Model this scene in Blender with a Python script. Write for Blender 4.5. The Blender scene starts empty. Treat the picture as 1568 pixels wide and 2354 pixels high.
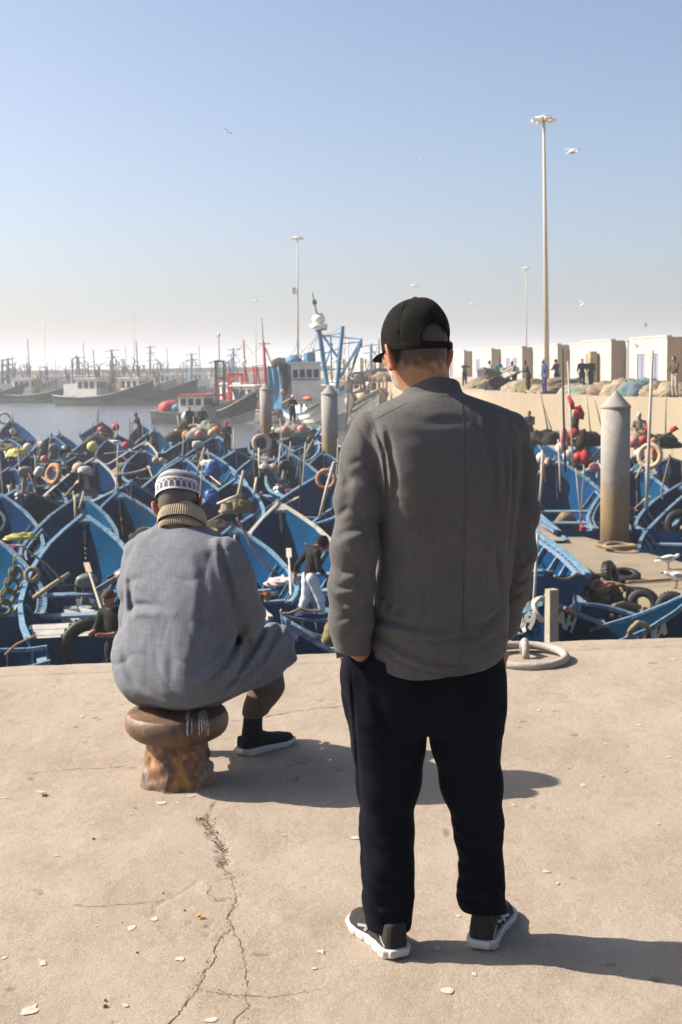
import bpy, bmesh, math, random
import numpy as np
from mathutils import Vector, Matrix, Euler, Quaternion

SC = bpy.context.scene
COL = SC.collection
R = math.radians
rnd = random.Random(7)

# ------------------------------------------------------------------ camera
EYE = 1.57
FPX = 2950.0                      # focal length in pixels of a 1568 x 2354 frame
CW, CH = 1568.0, 2354.0
cam = bpy.data.cameras.new('camera')
cam.sensor_fit = 'VERTICAL'
cam.sensor_height = 36.0
cam.lens = FPX / CH * 36.0
cam.clip_start = 0.1
cam.clip_end = 6000
cam.dof.use_dof = True
cam.dof.focus_distance = 3.9
cam.dof.aperture_fstop = 9.0
camo = bpy.data.objects.new('camera', cam)
COL.objects.link(camo)
PITCH = math.atan(337.0 / FPX)
CROT = Matrix.Rotation(math.pi / 2 - PITCH, 4, 'X') @ Matrix.Rotation(R(-0.92), 4, 'Z')
camo.matrix_world = Matrix.Translation((0, 0, EYE)) @ CROT
SC.camera = camo

# ------------------------------------------------------------------ sky, sun, exposure
SUN_EL = R(39.0)
SUN_DIR = Vector((-0.975 * math.cos(SUN_EL), 0.222 * math.cos(SUN_EL), math.sin(SUN_EL))).normalized()
SUN_AZ = math.atan2(SUN_DIR.x, SUN_DIR.y)
world = bpy.data.worlds.new('World')
SC.world = world
world.use_nodes = True
wn = world.node_tree.nodes
wl = world.node_tree.links
wn.clear()
sky = wn.new('ShaderNodeTexSky')
sky.sky_type = 'NISHITA'
sky.sun_disc = False
sky.sun_elevation = SUN_EL
sky.sun_rotation = SUN_AZ
sky.altitude = 0
sky.air_density = 0.72
sky.dust_density = 2.9
sky.ozone_density = 1.5
bg = wn.new('ShaderNodeBackground')
bg.inputs['Strength'].default_value = 0.078
wo = wn.new('ShaderNodeOutputWorld')
wl.new(sky.outputs[0], bg.inputs[0])
wl.new(bg.outputs[0], wo.inputs[0])
sun = bpy.data.lights.new('sun', 'SUN')
sun.energy = 5.0
sun.angle = R(0.53)
sun.color = (1.0, 0.90, 0.76)
suno = bpy.data.objects.new('sun', sun)
suno.rotation_euler = SUN_DIR.to_track_quat('Z', 'Y').to_euler()
suno.location = SUN_DIR * 60
COL.objects.link(suno)
SC.view_settings.view_transform = 'Standard'
SC.view_settings.look = 'None'
SC.view_settings.exposure = 1.28
SC.view_settings.gamma = 1.0
SC.view_settings.use_curve_mapping = False
SC.cycles.max_bounces = 5
SC.cycles.diffuse_bounces = 3
SC.cycles.glossy_bounces = 2
SC.cycles.transmission_bounces = 2
SC.cycles.volume_bounces = 0
SC.cycles.transparent_max_bounces = 6
SC.cycles.use_denoising = True
SC.cycles.use_adaptive_sampling = True
SC.cycles.adaptive_threshold = 0.015
SC.cycles.caustics_reflective = False
SC.cycles.caustics_refractive = False

# ------------------------------------------------------------------ picture -> place
_C3 = CROT.to_3x3()
def ray(px, py):
    return _C3 @ Vector(((px - CW / 2) / FPX, (CH / 2 - py) / FPX, -1.0))
def at(px, py, Y):
    """world point at depth Y (world y) seen at this pixel of the 1568x2354 frame"""
    d = ray(px, py)
    return Vector((0, 0, EYE)) + d * (Y / d.y)
def onz(px, py, z=0.0):
    d = ray(px, py)
    return Vector((0, 0, EYE)) + d * ((z - EYE) / d.z)
WATER = -3.3

# ------------------------------------------------------------------ object helpers
def link(o, parent=None):
    COL.objects.link(o)
    if parent is not None:
        o.parent = parent
    return o
def tag(o, label=None, cat=None, group=None, kind=None):
    if label: o['label'] = label
    if cat: o['category'] = cat
    if group: o['group'] = group
    if kind: o['kind'] = kind
    return o
def thing(name, label, cat, loc=(0, 0, 0), rotz=0.0, group=None):
    o = bpy.data.objects.new(name, None)
    o.empty_display_size = 0.2
    o.location = loc
    o.rotation_euler = (0, 0, rotz)
    link(o)
    return tag(o, label, cat, group)
def copy_tree(o, parent=None, kids=None):
    c = o.copy()
    COL.objects.link(c)
    if parent is not None:
        c.parent = parent
    for ch in KIDS.get(o.name, []):
        copy_tree(ch, c)
    return c
KIDS = {}
def npmesh(name, V, F, mats, parent=None, smooth=True, mi=None):
    """mesh object from numpy vertices and a list / array of faces"""
    me = bpy.data.meshes.new(name)
    V = np.asarray(V, dtype=np.float32)
    if isinstance(F, np.ndarray):
        nf, k = F.shape
        me.vertices.add(len(V)); me.vertices.foreach_set('co', V.ravel())
        me.loops.add(nf * k); me.loops.foreach_set('vertex_index', F.astype(np.int32).ravel())
        me.polygons.add(nf)
        me.polygons.foreach_set('loop_start', np.arange(nf, dtype=np.int32) * k)
        me.update(calc_edges=True)
    else:
        me.from_pydata(V.tolist(), [], F)
        me.update()
    for m in (mats if isinstance(mats, (list, tuple)) else [mats]):
        me.materials.append(m)
    me.polygons.foreach_set('use_smooth', np.full(len(me.polygons), bool(smooth)))
    if mi is not None:
        me.polygons.foreach_set('material_index', np.asarray(mi, dtype=np.int32))
    o = bpy.data.objects.new(name, me)
    link(o, parent)
    if parent is not None:
        KIDS.setdefault(parent.name, []).append(o)
    return o

class MB:
    """collects simple solids and links them as one mesh object"""
    def __init__(s):
        s.v, s.f, s.m = [], [], []
        s.cm = 0
    def add(s, V, F):
        n = len(s.v)
        s.v.extend([tuple(p) for p in V])
        s.f.extend([tuple(i + n for i in f) for f in F])
        s.m.extend([s.cm] * len(F))
        return s
    def box(s, c, size, rot=None, taper=1.0):
        x, y, z = size[0] / 2, size[1] / 2, size[2] / 2
        P = [(-x, -y, -z), (x, -y, -z), (x, y, -z), (-x, y, -z),
             (-x * taper, -y * taper, z), (x * taper, -y * taper, z), (x * taper, y * taper, z), (-x * taper, y * taper, z)]
        if rot is not None:
            M = Euler(rot).to_matrix()
            P = [M @ Vector(p) for p in P]
        P = [(p[0] + c[0], p[1] + c[1], p[2] + c[2]) for p in P]
        return s.add(P, [(0, 3, 2, 1), (4, 5, 6, 7), (0, 1, 5, 4), (1, 2, 6, 5), (2, 3, 7, 6), (3, 0, 4, 7)])
    def bar(s, p, q, w, h=None, up=(0, 0, 1)):
        h = h or w
        p, q = Vector(p), Vector(q)
        d = (q - p)
        if d.length < 1e-6: return s
        d.normalize()
        u = Vector(up)
        if abs(d.dot(u)) > 0.98: u = Vector((1, 0, 0))
        a = d.cross(u).normalized() * (w / 2)
        b = a.cross(d).normalized() * (h / 2)
        P = [p - a - b, p + a - b, p + a + b, p - a + b, q - a - b, q + a - b, q + a + b, q - a + b]
        return s.add(P, [(0, 1, 2, 3), (7, 6, 5, 4), (1, 0, 4, 5), (2, 1, 5, 6), (3, 2, 6, 7), (0, 3, 7, 4)])
    def tube(s, pts, r, n=6, closed=False, caps=True):
        pts = [Vector(p) for p in pts]
        rs = r if isinstance(r, (list, tuple)) else [r] * len(pts)
        rings = []
        N = len(pts)
        u = None
        for i, p in enumerate(pts):
            if closed: d = pts[(i + 1) % N] - pts[i - 1]
            else: d = pts[min(i + 1, N - 1)] - pts[max(i - 1, 0)]
            if d.length < 1e-9: d = Vector((0, 0, 1))
            d.normalize()
            if u is None:
                u = Vector((0, 0, 1)) if abs(d.z) < 0.9 else Vector((1, 0, 0))
            a = d.cross(u)
            if a.length < 1e-6: a = d.cross(Vector((0.3, 1, 0.2)))
            a.normalize()
            b = a.cross(d).normalized()
            u = b
            rings.append([p + a * math.cos(t) * rs[i] + b * math.sin(t) * rs[i] for t in [2 * math.pi * k / n for k in range(n)]])
        V = [p for rg in rings for p in rg]
        F = []
        M = N if closed else N - 1
        for i in range(M):
            j = (i + 1) % N
            for k in range(n):
                F.append((i * n + k, i * n + (k + 1) % n, j * n + (k + 1) % n, j * n + k))
        if caps and not closed:
            F.append(tuple(range(n))[::-1]); F.append(tuple((N - 1) * n + k for k in range(n)))
        return s.add(V, F)
    def lathe(s, prof, n=16, c=(0, 0, 0), axis='z', cap=True):
        V, F = [], []
        for r, z in prof:
            for k in range(n):
                t = 2 * math.pi * k / n
                p = (r * math.cos(t), r * math.sin(t), z)
                if axis == 'x': p = (p[2], p[0], p[1])
                if axis == 'y': p = (p[1], p[2], p[0])
                V.append((p[0] + c[0], p[1] + c[1], p[2] + c[2]))
        for i in range(len(prof) - 1):
            for k in range(n):
                F.append((i * n + k, i * n + (k + 1) % n, (i + 1) * n + (k + 1) % n, (i + 1) * n + k))
        if cap:
            F.append(tuple(range(n))[::-1]); F.append(tuple((len(prof) - 1) * n + k for k in range(n)))
        return s.add(V, F)
    def sphere(s, c, r, n=10, m=6, sq=(1, 1, 1)):
        prof = [(max(1e-4, math.sin(math.pi * i / m)), -math.cos(math.pi * i / m)) for i in range(m + 1)]
        V, F = [], []
        for a, z in prof:
            for k in range(n):
                t = 2 * math.pi * k / n
                V.append((c[0] + r * sq[0] * a * math.cos(t), c[1] + r * sq[1] * a * math.sin(t), c[2] + r * sq[2] * z))
        for i in range(m):
            for k in range(n):
                F.append((i * n + k, i * n + (k + 1) % n, (i + 1) * n + (k + 1) % n, (i + 1) * n + k))
        return s.add(V, F)
    def torus(s, c, R0, r, n=18, m=7, rot=None, arc=1.0):
        V, F = [], []
        M = Euler(rot).to_matrix() if rot is not None else Matrix.Identity(3)
        for i in range(n):
            a = 2 * math.pi * i / n
            for k in range(m):
                t = 2 * math.pi * k / m
                p = M @ Vector(((R0 + r * math.cos(t)) * math.cos(a), (R0 + r * math.cos(t)) * math.sin(a), r * math.sin(t)))
                V.append((p.x + c[0], p.y + c[1], p.z + c[2]))
        for i in range(n):
            for k in range(m):
                j = (i + 1) % n
                F.append((i * m + k, j * m + k, j * m + (k + 1) % m, i * m + (k + 1) % m))
        return s.add(V, F)
    def prism(s, poly, z0, z1):
        n = len(poly)
        V = [(x, y, z0) for x, y in poly] + [(x, y, z1) for x, y in poly]
        F = [tuple(range(n))[::-1], tuple(range(n, 2 * n))] + [(i, (i + 1) % n, n + (i + 1) % n, n + i) for i in range(n)]
        return s.add(V, F)
    def build(s, name, mats, parent=None, smooth=False):
        return npmesh(name, np.array(s.v, dtype=np.float32), s.f, mats, parent, smooth, s.m)

# ------------------------------------------------------------------ materials
MATS = {}
def mat(name, col, rough=0.7, var=0.18, scale=6.0, bump=0.0, bscale=40.0, col2=None, cscale=3.0, cthr=0.55, metallic=0.0,
        spec=0.3, cover=0.12, stretch=(1, 1, 1), tint=False):
    """painted / stone / cloth surface: base colour with soft variation, optional second colour in worn patches, fine relief"""
    if name in MATS: return MATS[name]
    m = bpy.data.materials.new(name)
    m.use_nodes = True
    nt = m.node_tree
    N, L = nt.nodes, nt.links
    b = N['Principled BSDF']
    tc = N.new('ShaderNodeTexCoord')
    oi = N.new('ShaderNodeObjectInfo')
    sc = N.new('ShaderNodeMath'); sc.operation = 'MULTIPLY'; sc.inputs[1].default_value = 37.0
    L.new(oi.outputs['Random'], sc.inputs[0])
    ad = N.new('ShaderNodeVectorMath'); ad.operation = 'ADD'
    mp = N.new('ShaderNodeMapping'); mp.inputs['Scale'].default_value = stretch
    L.new(tc.outputs['Object'], mp.inputs[0])
    L.new(mp.outputs[0], ad.inputs[0]); L.new(sc.outputs[0], ad.inputs[1])
    n1 = N.new('ShaderNodeTexNoise'); n1.inputs['Scale'].default_value = scale; n1.inputs['Detail'].default_value = 6; n1.inputs['Roughness'].default_value = 0.65
    L.new(ad.outputs[0], n1.inputs['Vector'])
    mr = N.new('ShaderNodeMapRange')
    mr.inputs[1].default_value = 0.25; mr.inputs[2].default_value = 0.75
    mr.inputs[3].default_value = 1 - var; mr.inputs[4].default_value = 1 + var
    L.new(n1.outputs[0], mr.inputs[0])
    mx = N.new('ShaderNodeVectorMath'); mx.operation = 'SCALE'
    mx.inputs[0].default_value = col[:3]
    L.new(mr.outputs[0], mx.inputs['Scale'])
    out = mx.outputs[0]
    if tint:
        hs = N.new('ShaderNodeHueSaturation'); hs.inputs['Saturation'].default_value = 1.0
        for sock, lo_, hi_, k_ in (('Value', .6, 1.35, 1.0), ('Hue', .488, .512, 7.3)):
            fr = N.new('ShaderNodeMath'); fr.operation = 'MULTIPLY'; fr.inputs[1].default_value = k_; L.new(oi.outputs['Random'], fr.inputs[0])
            fr2 = N.new('ShaderNodeMath'); fr2.operation = 'FRACT'; L.new(fr.outputs[0], fr2.inputs[0])
            tr = N.new('ShaderNodeMapRange'); tr.inputs[3].default_value = lo_; tr.inputs[4].default_value = hi_; L.new(fr2.outputs[0], tr.inputs[0]); L.new(tr.outputs[0], hs.inputs[sock])
        L.new(out, hs.inputs['Color']); out = hs.outputs[0]
    if col2 is not None:
        n2 = N.new('ShaderNodeTexNoise'); n2.inputs['Scale'].default_value = cscale; n2.inputs['Detail'].default_value = 8; n2.inputs['Roughness'].default_value = 0.7
        L.new(ad.outputs[0], n2.inputs['Vector'])
        m2 = N.new('ShaderNodeMapRange'); m2.inputs[1].default_value = cthr; m2.inputs[2].default_value = cthr + cover
        L.new(n2.outputs[0], m2.inputs[0])
        mi = N.new('ShaderNodeMixRGB'); mi.inputs[2].default_value = (*col2[:3], 1)
        L.new(m2.outputs[0], mi.inputs[0]); L.new(out, mi.inputs[1])
        out = mi.outputs[0]
    L.new(out, b.inputs['Base Color'])
    b.inputs['Roughness'].default_value = rough
    b.inputs['Metallic'].default_value = metallic
    b.inputs['Specular IOR Level'].default_value = spec
    if bump > 0:
        nb = N.new('ShaderNodeTexNoise'); nb.inputs['Scale'].default_value = bscale; nb.inputs['Detail'].default_value = 5
        L.new(ad.outputs[0], nb.inputs['Vector'])
        bp = N.new('ShaderNodeBump'); bp.inputs['Strength'].default_value = bump; bp.inputs['Distance'].default_value = 0.02
        L.new(nb.outputs[0], bp.inputs['Height'])
        L.new(bp.outputs[0], b.inputs['Normal'])
    MATS[name] = m
    return m

# ------------------------------------------------------------------ signed distance modelling
def grid_pts(lo, hi, h):
    ax = [np.arange(lo[i], hi[i] + h, h, dtype=np.float32) for i in range(3)]
    return np.meshgrid(*ax, indexing='ij')
_CORN = [(0, 0, 0), (1, 0, 0), (0, 1, 0), (1, 1, 0), (0, 0, 1), (1, 0, 1), (0, 1, 1), (1, 1, 1)]
_EDG = [(0, 1), (2, 3), (4, 5), (6, 7), (0, 2), (1, 3), (4, 6), (5, 7), (0, 4), (1, 5), (2, 6), (3, 7)]
def surface_nets(Fv, lo, h):
    ins = Fv < 0
    nx, ny, nz = Fv.shape
    cnt = np.zeros((nx - 1, ny - 1, nz - 1), np.int8)
    for a, b, c in _CORN:
        cnt += ins[a:nx - 1 + a, b:ny - 1 + b, c:nz - 1 + c]
    act = (cnt > 0) & (cnt < 8)
    I = np.argwhere(act)
    idx = np.full(act.shape, -1, np.int32)
    idx[act] = np.arange(len(I))
    vals = np.stack([Fv[I[:, 0] + a, I[:, 1] + b, I[:, 2] + c] for a, b, c in _CORN], 1)
    acc = np.zeros((len(I), 3)); n = np.zeros(len(I))
    cr = np.array(_CORN, float)
    for a, b in _EDG:
        va, vb = vals[:, a], vals[:, b]
        m = (va < 0) != (vb < 0)
        t = np.where(m, va / np.where(m, va - vb, 1), 0)
        p = cr[a] + (cr[b] - cr[a]) * t[:, None]
        acc[m] += p[m]; n[m] += 1
    V = (I + acc / n[:, None]) * h + np.asarray(lo)
    Q = []
    for ax in range(3):
        sl0 = [slice(None)] * 3; sl1 = [slice(None)] * 3
        sl0[ax] = slice(0, -1); sl1[ax] = slice(1, None)
        A, B = ins[tuple(sl0)], ins[tuple(sl1)]
        ch = np.argwhere(A != B)
        o1, o2 = [(1, 2), (2, 0), (0, 1)][ax]
        ok = (ch[:, o1] > 0) & (ch[:, o2] > 0) & (ch[:, o1] < Fv.shape[o1] - 1) & (ch[:, o2] < Fv.shape[o2] - 1)
        ch = ch[ok]
        flip = A[tuple(ch.T)]
        def cell(d1, d2):
            c = ch.copy(); c[:, o1] += d1; c[:, o2] += d2
            return idx[tuple(c.T)]
        q = np.stack([cell(-1, -1), cell(0, -1), cell(0, 0), cell(-1, 0)], 1)
        q[~flip] = q[~flip][:, ::-1]
        Q.append(q)
    Q = np.concatenate(Q)
    Q = Q[(Q >= 0).all(1)]
    return V, Q
def sdf_mesh(f, lo, hi, h):
    X, Y, Z = grid_pts(lo, hi, h)
    return surface_nets(f(X, Y, Z).astype(np.float32), lo, h)
def smin(a, b, k):
    hh = np.clip(0.5 + 0.5 * (b - a) / k, 0, 1)
    return b * (1 - hh) + a * hh - k * hh * (1 - hh)
def smax(a, b, k):
    return -smin(-a, -b, k)
def seg(X, Y, Z, a, b, ra, rb, fl=None, flv=1.0):
    """tapered capsule; fl = direction along which the section is squeezed (flv < 1) or widened (> 1)"""
    a = np.asarray(a, float); b = np.asarray(b, float)
    d = b - a
    L2 = float(d @ d) + 1e-12
    px, py, pz = X - a[0], Y - a[1], Z - a[2]
    t = np.clip((px * d[0] + py * d[1] + pz * d[2]) / L2, 0, 1)
    vx, vy, vz = px - t * d[0], py - t * d[1], pz - t * d[2]
    if fl is not None:
        n = np.asarray(fl, float); n = n / np.linalg.norm(n)
        k = (vx * n[0] + vy * n[1] + vz * n[2]) * (1 / flv - 1)
        vx, vy, vz = vx + n[0] * k, vy + n[1] * k, vz + n[2] * k
    return np.sqrt(vx * vx + vy * vy + vz * vz) - (ra + (rb - ra) * t)
def chain(X, Y, Z, pts, rs, k=0.03, fl=None, flv=1.0):
    d = None
    for i in range(len(pts) - 1):
        e = seg(X, Y, Z, pts[i], pts[i + 1], rs[i], rs[i + 1], fl, flv)
        d = e if d is None else smin(d, e, k)
    return d
def ell(X, Y, Z, c, r, rot=None):
    px, py, pz = X - c[0], Y - c[1], Z - c[2]
    if rot is not None:
        M = np.array(Euler(rot).to_matrix().transposed())
        px, py, pz = (M[0, 0] * px + M[0, 1] * py + M[0, 2] * pz, M[1, 0] * px + M[1, 1] * py + M[1, 2] * pz, M[2, 0] * px + M[2, 1] * py + M[2, 2] * pz)
    k0 = np.sqrt((px / r[0]) ** 2 + (py / r[1]) ** 2 + (pz / r[2]) ** 2)
    return (k0 - 1) * min(r)
def sines(X, Y, Z, seed, n, fmin, fmax, st=(1, 1, 1)):
    """soft band noise in -1..1 from a handful of plane waves"""
    g = np.random.RandomState(seed)
    s = 0
    for i in range(n):
        d = g.normal(size=3) * np.asarray(st)
        d = d / np.linalg.norm(d) * g.uniform(fmin, fmax)
        ph = g.uniform(0, 6.28)
        s = s + np.sin(d[0] * X + d[1] * Y + d[2] * Z + ph)
    return s / math.sqrt(n)
def crease(X, Z, pts, w, depth, ridge=0.6):
    """a cloth fold along a polyline in the x-z plane: a valley with a ridge beside it; returned as an addition to the distance"""
    best = None; sd = None
    T = len(pts) - 1
    for i in range(T):
        a, b = pts[i], pts[i + 1]
        dx, dz = b[0] - a[0], b[1] - a[1]
        L2 = dx * dx + dz * dz + 1e-12
        t = np.clip(((X - a[0]) * dx + (Z - a[1]) * dz) / L2, 0, 1)
        vx, vz = X - a[0] - t * dx, Z - a[1] - t * dz
        dd = np.sqrt(vx * vx + vz * vz)
        sg = (vx * dz - vz * dx) / math.sqrt(L2)
        fade = np.sin(np.clip((i + t) / T, 0.02, 0.98) * math.pi) ** 0.6
        if best is None: best, sd, fd = dd, sg, fade
        else:
            m = dd < best
            best = np.where(m, dd, best); sd = np.where(m, sg, sd); fd = np.where(m, fade, fd)
    g = np.exp(-(best / w) ** 2)
    g2 = np.exp(-((sd - 1.5 * w) / (1.1 * w)) ** 2) * (best < 4 * w)
    return depth * fd * (g - ridge * g2)
# ================================================================== water
def water_mat():
    m = bpy.data.materials.new('harbour_water'); m.use_nodes = True
    N, L = m.node_tree.nodes, m.node_tree.links
    b = N['Principled BSDF']
    b.inputs['Base Color'].default_value = (0.062, 0.068, 0.068, 1)
    b.inputs['Roughness'].default_value = 0.22
    b.inputs['IOR'].default_value = 1.33
    tc = N.new('ShaderNodeTexCoord')
    n1 = N.new('ShaderNodeTexNoise'); n1.inputs['Scale'].default_value = 1.7; n1.inputs['Detail'].default_value = 6
    L.new(tc.outputs['Object'], n1.inputs['Vector'])
    bp = N.new('ShaderNodeBump'); bp.inputs['Strength'].default_value = 0.55; bp.inputs['Distance'].default_value = 0.22
    L.new(n1.outputs[0], bp.inputs['Height']); L.new(bp.outputs[0], b.inputs['Normal'])
    return m
w = MB()
w.add([(-1500, -60, WATER), (1500, -60, WATER), (1500, 2400, WATER), (-1500, 2400, WATER)], [(0, 1, 2, 3)])
tag(w.build('water', water_mat()), kind='structure')

# ================================================================== quay we stand on
def zz(zx, zy):            # points read off an enlargement of the foreground
    return (zx / 2.0509, 1529.2 + zy / 2.0509)
def zr(zx, zy):
    return (732.7 + zx / 1.877, 1465.4 + zy / 1.877)
def gpts(l, f=zz):
    return [(lambda p: (p.x, p.y))(onz(*f(*q))) for q in l]
CRACKS = [  # (points, width m, depth m)
    (gpts([(1010, 640), (1000, 665), (985, 690), (962, 722), (985, 760), (1010, 800), (1035, 850), (1048, 900), (1045, 950), (1070, 975), (1110, 995), (1105, 1070), (1110, 1110), (1090, 1160), (1095, 1230)]), 0.0042, 0.010),
    (gpts([(1095, 1230), (1050, 1280), (1000, 1340), (990, 1400), (945, 1480), (935, 1520), (880, 1590), (860, 1620), (790, 1690), (700, 1760)]), 0.0050, 0.010),
    (gpts([(1100, 1230), (1130, 1300), (1160, 1400), (1152, 1550), (1170, 1610), (1110, 1690), (1060, 1760)]), 0.0035, 0.007),
    (gpts([(960, 1525), (1030, 1540), (1155, 1550), (1290, 1556), (1420, 1548), (1510, 1520)]), 0.004, 0.005),
    (gpts([(100, 520), (230, 500), (420, 485), (640, 480)]), 0.004, 0.005),
    (gpts([(1100, 262), (1160, 258), (1280, 238), (1400, 215), (1480, 205), (1568, 195), (1640, 188)]), 0.006, 0.010),
    (gpts([(980, 1025), (1040, 1010), (1110, 995), (1170, 985)]), 0.0035, 0.005),
    (gpts([(980, 1025), (995, 1080), (1020, 1110)]), 0.0035, 0.004),
    (gpts([(250, 1140), (600, 1135), (700, 1120), (790, 1110)]), 0.003, 0.003),
    (gpts([(700, 640), (1050, 630), (1430, 600)], lambda a, b: (1115 + a / 3.461 * 2.2, 1490 - (a - 700) / 30)), 0.003, 0.003),
]
SPALL = gpts([(962, 715), (975, 745), (1005, 790), (1035, 850), (1050, 900), (1045, 950)])
SPALL2 = gpts([(700, 1180), (740, 1140), (930, 1015)])
def pline_d(X, Y, pts):
    best = np.full(X.shape, 9.0, np.float32)
    for a, b in zip(pts[:-1], pts[1:]):
        dx, dy = b[0] - a[0], b[1] - a[1]
        L2 = dx * dx + dy * dy + 1e-9
        lo = (min(a[0], b[0]) - .12, min(a[1], b[1]) - .12); hi = (max(a[0], b[0]) + .12, max(a[1], b[1]) + .12)
        m = (X > lo[0]) & (X < hi[0]) & (Y > lo[1]) & (Y < hi[1])
        if not m.any(): continue
        x, y = X[m] - a[0], Y[m] - a[1]
        t = np.clip((x * dx + y * dy) / L2, 0, 1)
        best[m] = np.minimum(best[m], np.hypot(x - t * dx, y - t * dy))
    return best
_VN = {}
def vnoise(X, Y, seed, f):
    """value noise on a lattice, smooth, 0..1"""
    g = _VN.get(seed)
    if g is None:
        g = _VN[seed] = np.random.RandomState(seed).rand(256, 256).astype(np.float32)
    x, y = X * f + 91.3, Y * f + 57.7
    i, j = np.floor(x).astype(int), np.floor(y).astype(int)
    u, v = x - i, y - j
    u = u * u * (3 - 2 * u); v = v * v * (3 - 2 * v)
    i %= 255; j %= 255
    return (g[i, j] * (1 - u) + g[i + 1, j] * u) * (1 - v) + (g[i, j + 1] * (1 - u) + g[i + 1, j + 1] * u) * v
EA, EB = onz(0, 1533), onz(1568, 1463)          # the quay edge
def edge_y(x):
    return EA.y + (EB.y - EA.y) * (x - EA.x) / (EB.x - EA.x)
def ground_relief(X, Y):
    z = (vnoise(X, Y, 1, 1.3) - .5) * .010 + (vnoise(X, Y, 2, 5) - .5) * .004 + (vnoise(X, Y, 3, 22) - .5) * .0022 + (vnoise(X, Y, 4, 70) - .5) * .0016
    recess_tone = np.zeros(X.shape, np.float32)
    wx = X + (vnoise(X, Y, 5, 28) - .5) * .030 + (vnoise(X, Y, 6, 90) - .5) * .010
    wy = Y + (vnoise(X, Y, 7, 28) - .5) * .030 + (vnoise(X, Y, 8, 90) - .5) * .010
    for pts, w_, dp in CRACKS:
        d = pline_d(wx, wy, pts)
        ww = w_ * (0.22 + 0.55 * vnoise(X, Y, 9, 9))
        g = np.clip(1.5 - d / ww, 0, 1)
        z -= g * dp * .25
        recess_tone = np.maximum(recess_tone, g * .12)
    for sp, sw in ((SPALL, .020), (SPALL2, .012)):
        d = pline_d(wx, wy, sp)
        g = np.clip((sw * (0.6 + .8 * vnoise(X, Y, 10, 14)) - d) / .012, 0, 1)
        z -= g * (.002 + .004 * vnoise(X, Y, 11, 75))
        recess_tone = np.maximum(recess_tone, g * (.06 + .22 * (vnoise(X, Y, 12, 80) > .66)))
    # small chips
    c = vnoise(X, Y, 13, 34) * vnoise(X, Y, 14, 11)
    g = np.clip((c - .74) / .05, 0, 1)
    z -= g * .004
    recess_tone = np.maximum(recess_tone, g * .5)
    return z.astype(np.float32), recess_tone
def concrete_mat():
    m = bpy.data.materials.new('quay_concrete'); m.use_nodes = True
    N, L = m.node_tree.nodes, m.node_tree.links
    b = N['Principled BSDF']
    tc = N.new('ShaderNodeTexCoord')
    def noise(s, det=6, ro=.65, stretch=None):
        n = N.new('ShaderNodeTexNoise'); n.inputs['Scale'].default_value = s; n.inputs['Detail'].default_value = det; n.inputs['Roughness'].default_value = ro
        if stretch:
            mp = N.new('ShaderNodeMapping'); mp.inputs['Scale'].default_value = stretch
            L.new(tc.outputs['Object'], mp.inputs[0]); L.new(mp.outputs[0], n.inputs['Vector'])
        else: L.new(tc.outputs['Object'], n.inputs['Vector'])
        return n
    def ramp(src, a, b_, lo=0., hi=1.):
        r = N.new('ShaderNodeMapRange'); r.inputs[1].default_value = a; r.inputs[2].default_value = b_; r.inputs[3].default_value = lo; r.inputs[4].default_value = hi
        L.new(src, r.inputs[0]); return r.outputs[0]
    def mix(f, c1, c2, mode='MIX'):
        x = N.new('ShaderNodeMixRGB'); x.blend_type = mode
        if isinstance(f, float): x.inputs[0].default_value = f
        else: L.new(f, x.inputs[0])
        for i, c in ((1, c1), (2, c2)):
            if isinstance(c, tuple): x.inputs[i].default_value = (*c, 1)
            else: L.new(c, x.inputs[i])
        return x.outputs[0]
    c = mix(ramp(noise(1.1, 8, .7).outputs[0], .35, .68), (0.293, 0.248, 0.200), (0.243, 0.196, 0.149))
    c = mix(ramp(noise(.55, 6, .6).outputs[0], .52, .72, 0, .6), c, (0.227, 0.174, 0.127))
    c = mix(ramp(noise(4.5, 8, .75).outputs[0], .48, .75, 0, .75), c, (0.189, 0.145, 0.105))
    c = mix(ramp(noise(9, 7, .7, (0.565, 0.259, 0.602)).outputs[0], .52, .8, 0, .55), c, (0.323, 0.284, 0.243))
    c = mix(ramp(noise(2.1, 5, .6).outputs[0], .60, .78, 0, .5), c, (0.215, 0.192, 0.166))
    sp = noise(170, 3, .6)
    c = mix(ramp(sp.outputs[0], .53, .70, 0, .6), c, (0.120, 0.094, 0.074))
    sp2 = noise(95, 3, .6, (1, 1, 1.7))
    c = mix(ramp(sp2.outputs[0], .55, .72, 0, .6), c, (0.336, 0.305, 0.280))
    at_ = N.new('ShaderNodeAttribute'); at_.attribute_name = 'recess_tone'
    c = mix(ramp(at_.outputs['Fac'], 0, 1, 0, .85), c, (0.091, 0.060, 0.039))  # darker brown in cracks, spalled strips and chips
    L.new(c, b.inputs['Base Color'])
    b.inputs['Roughness'].default_value = .86
    b.inputs['Specular IOR Level'].default_value = .22
    n1 = noise(60, 6, .7); n2 = noise(240, 4, .6)
    bp = N.new('ShaderNodeBump'); bp.inputs['Strength'].default_value = .55; bp.inputs['Distance'].default_value = .006
    bp2 = N.new('ShaderNodeBump'); bp2.inputs['Strength'].default_value = .5; bp2.inputs['Distance'].default_value = .0025
    L.new(n1.outputs[0], bp.inputs['Height']); L.new(n2.outputs[0], bp2.inputs['Height'])
    L.new(bp.outputs[0], bp2.inputs['Normal']); L.new(bp2.outputs[0], b.inputs['Normal'])
    return m
CONC = concrete_mat()
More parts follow.
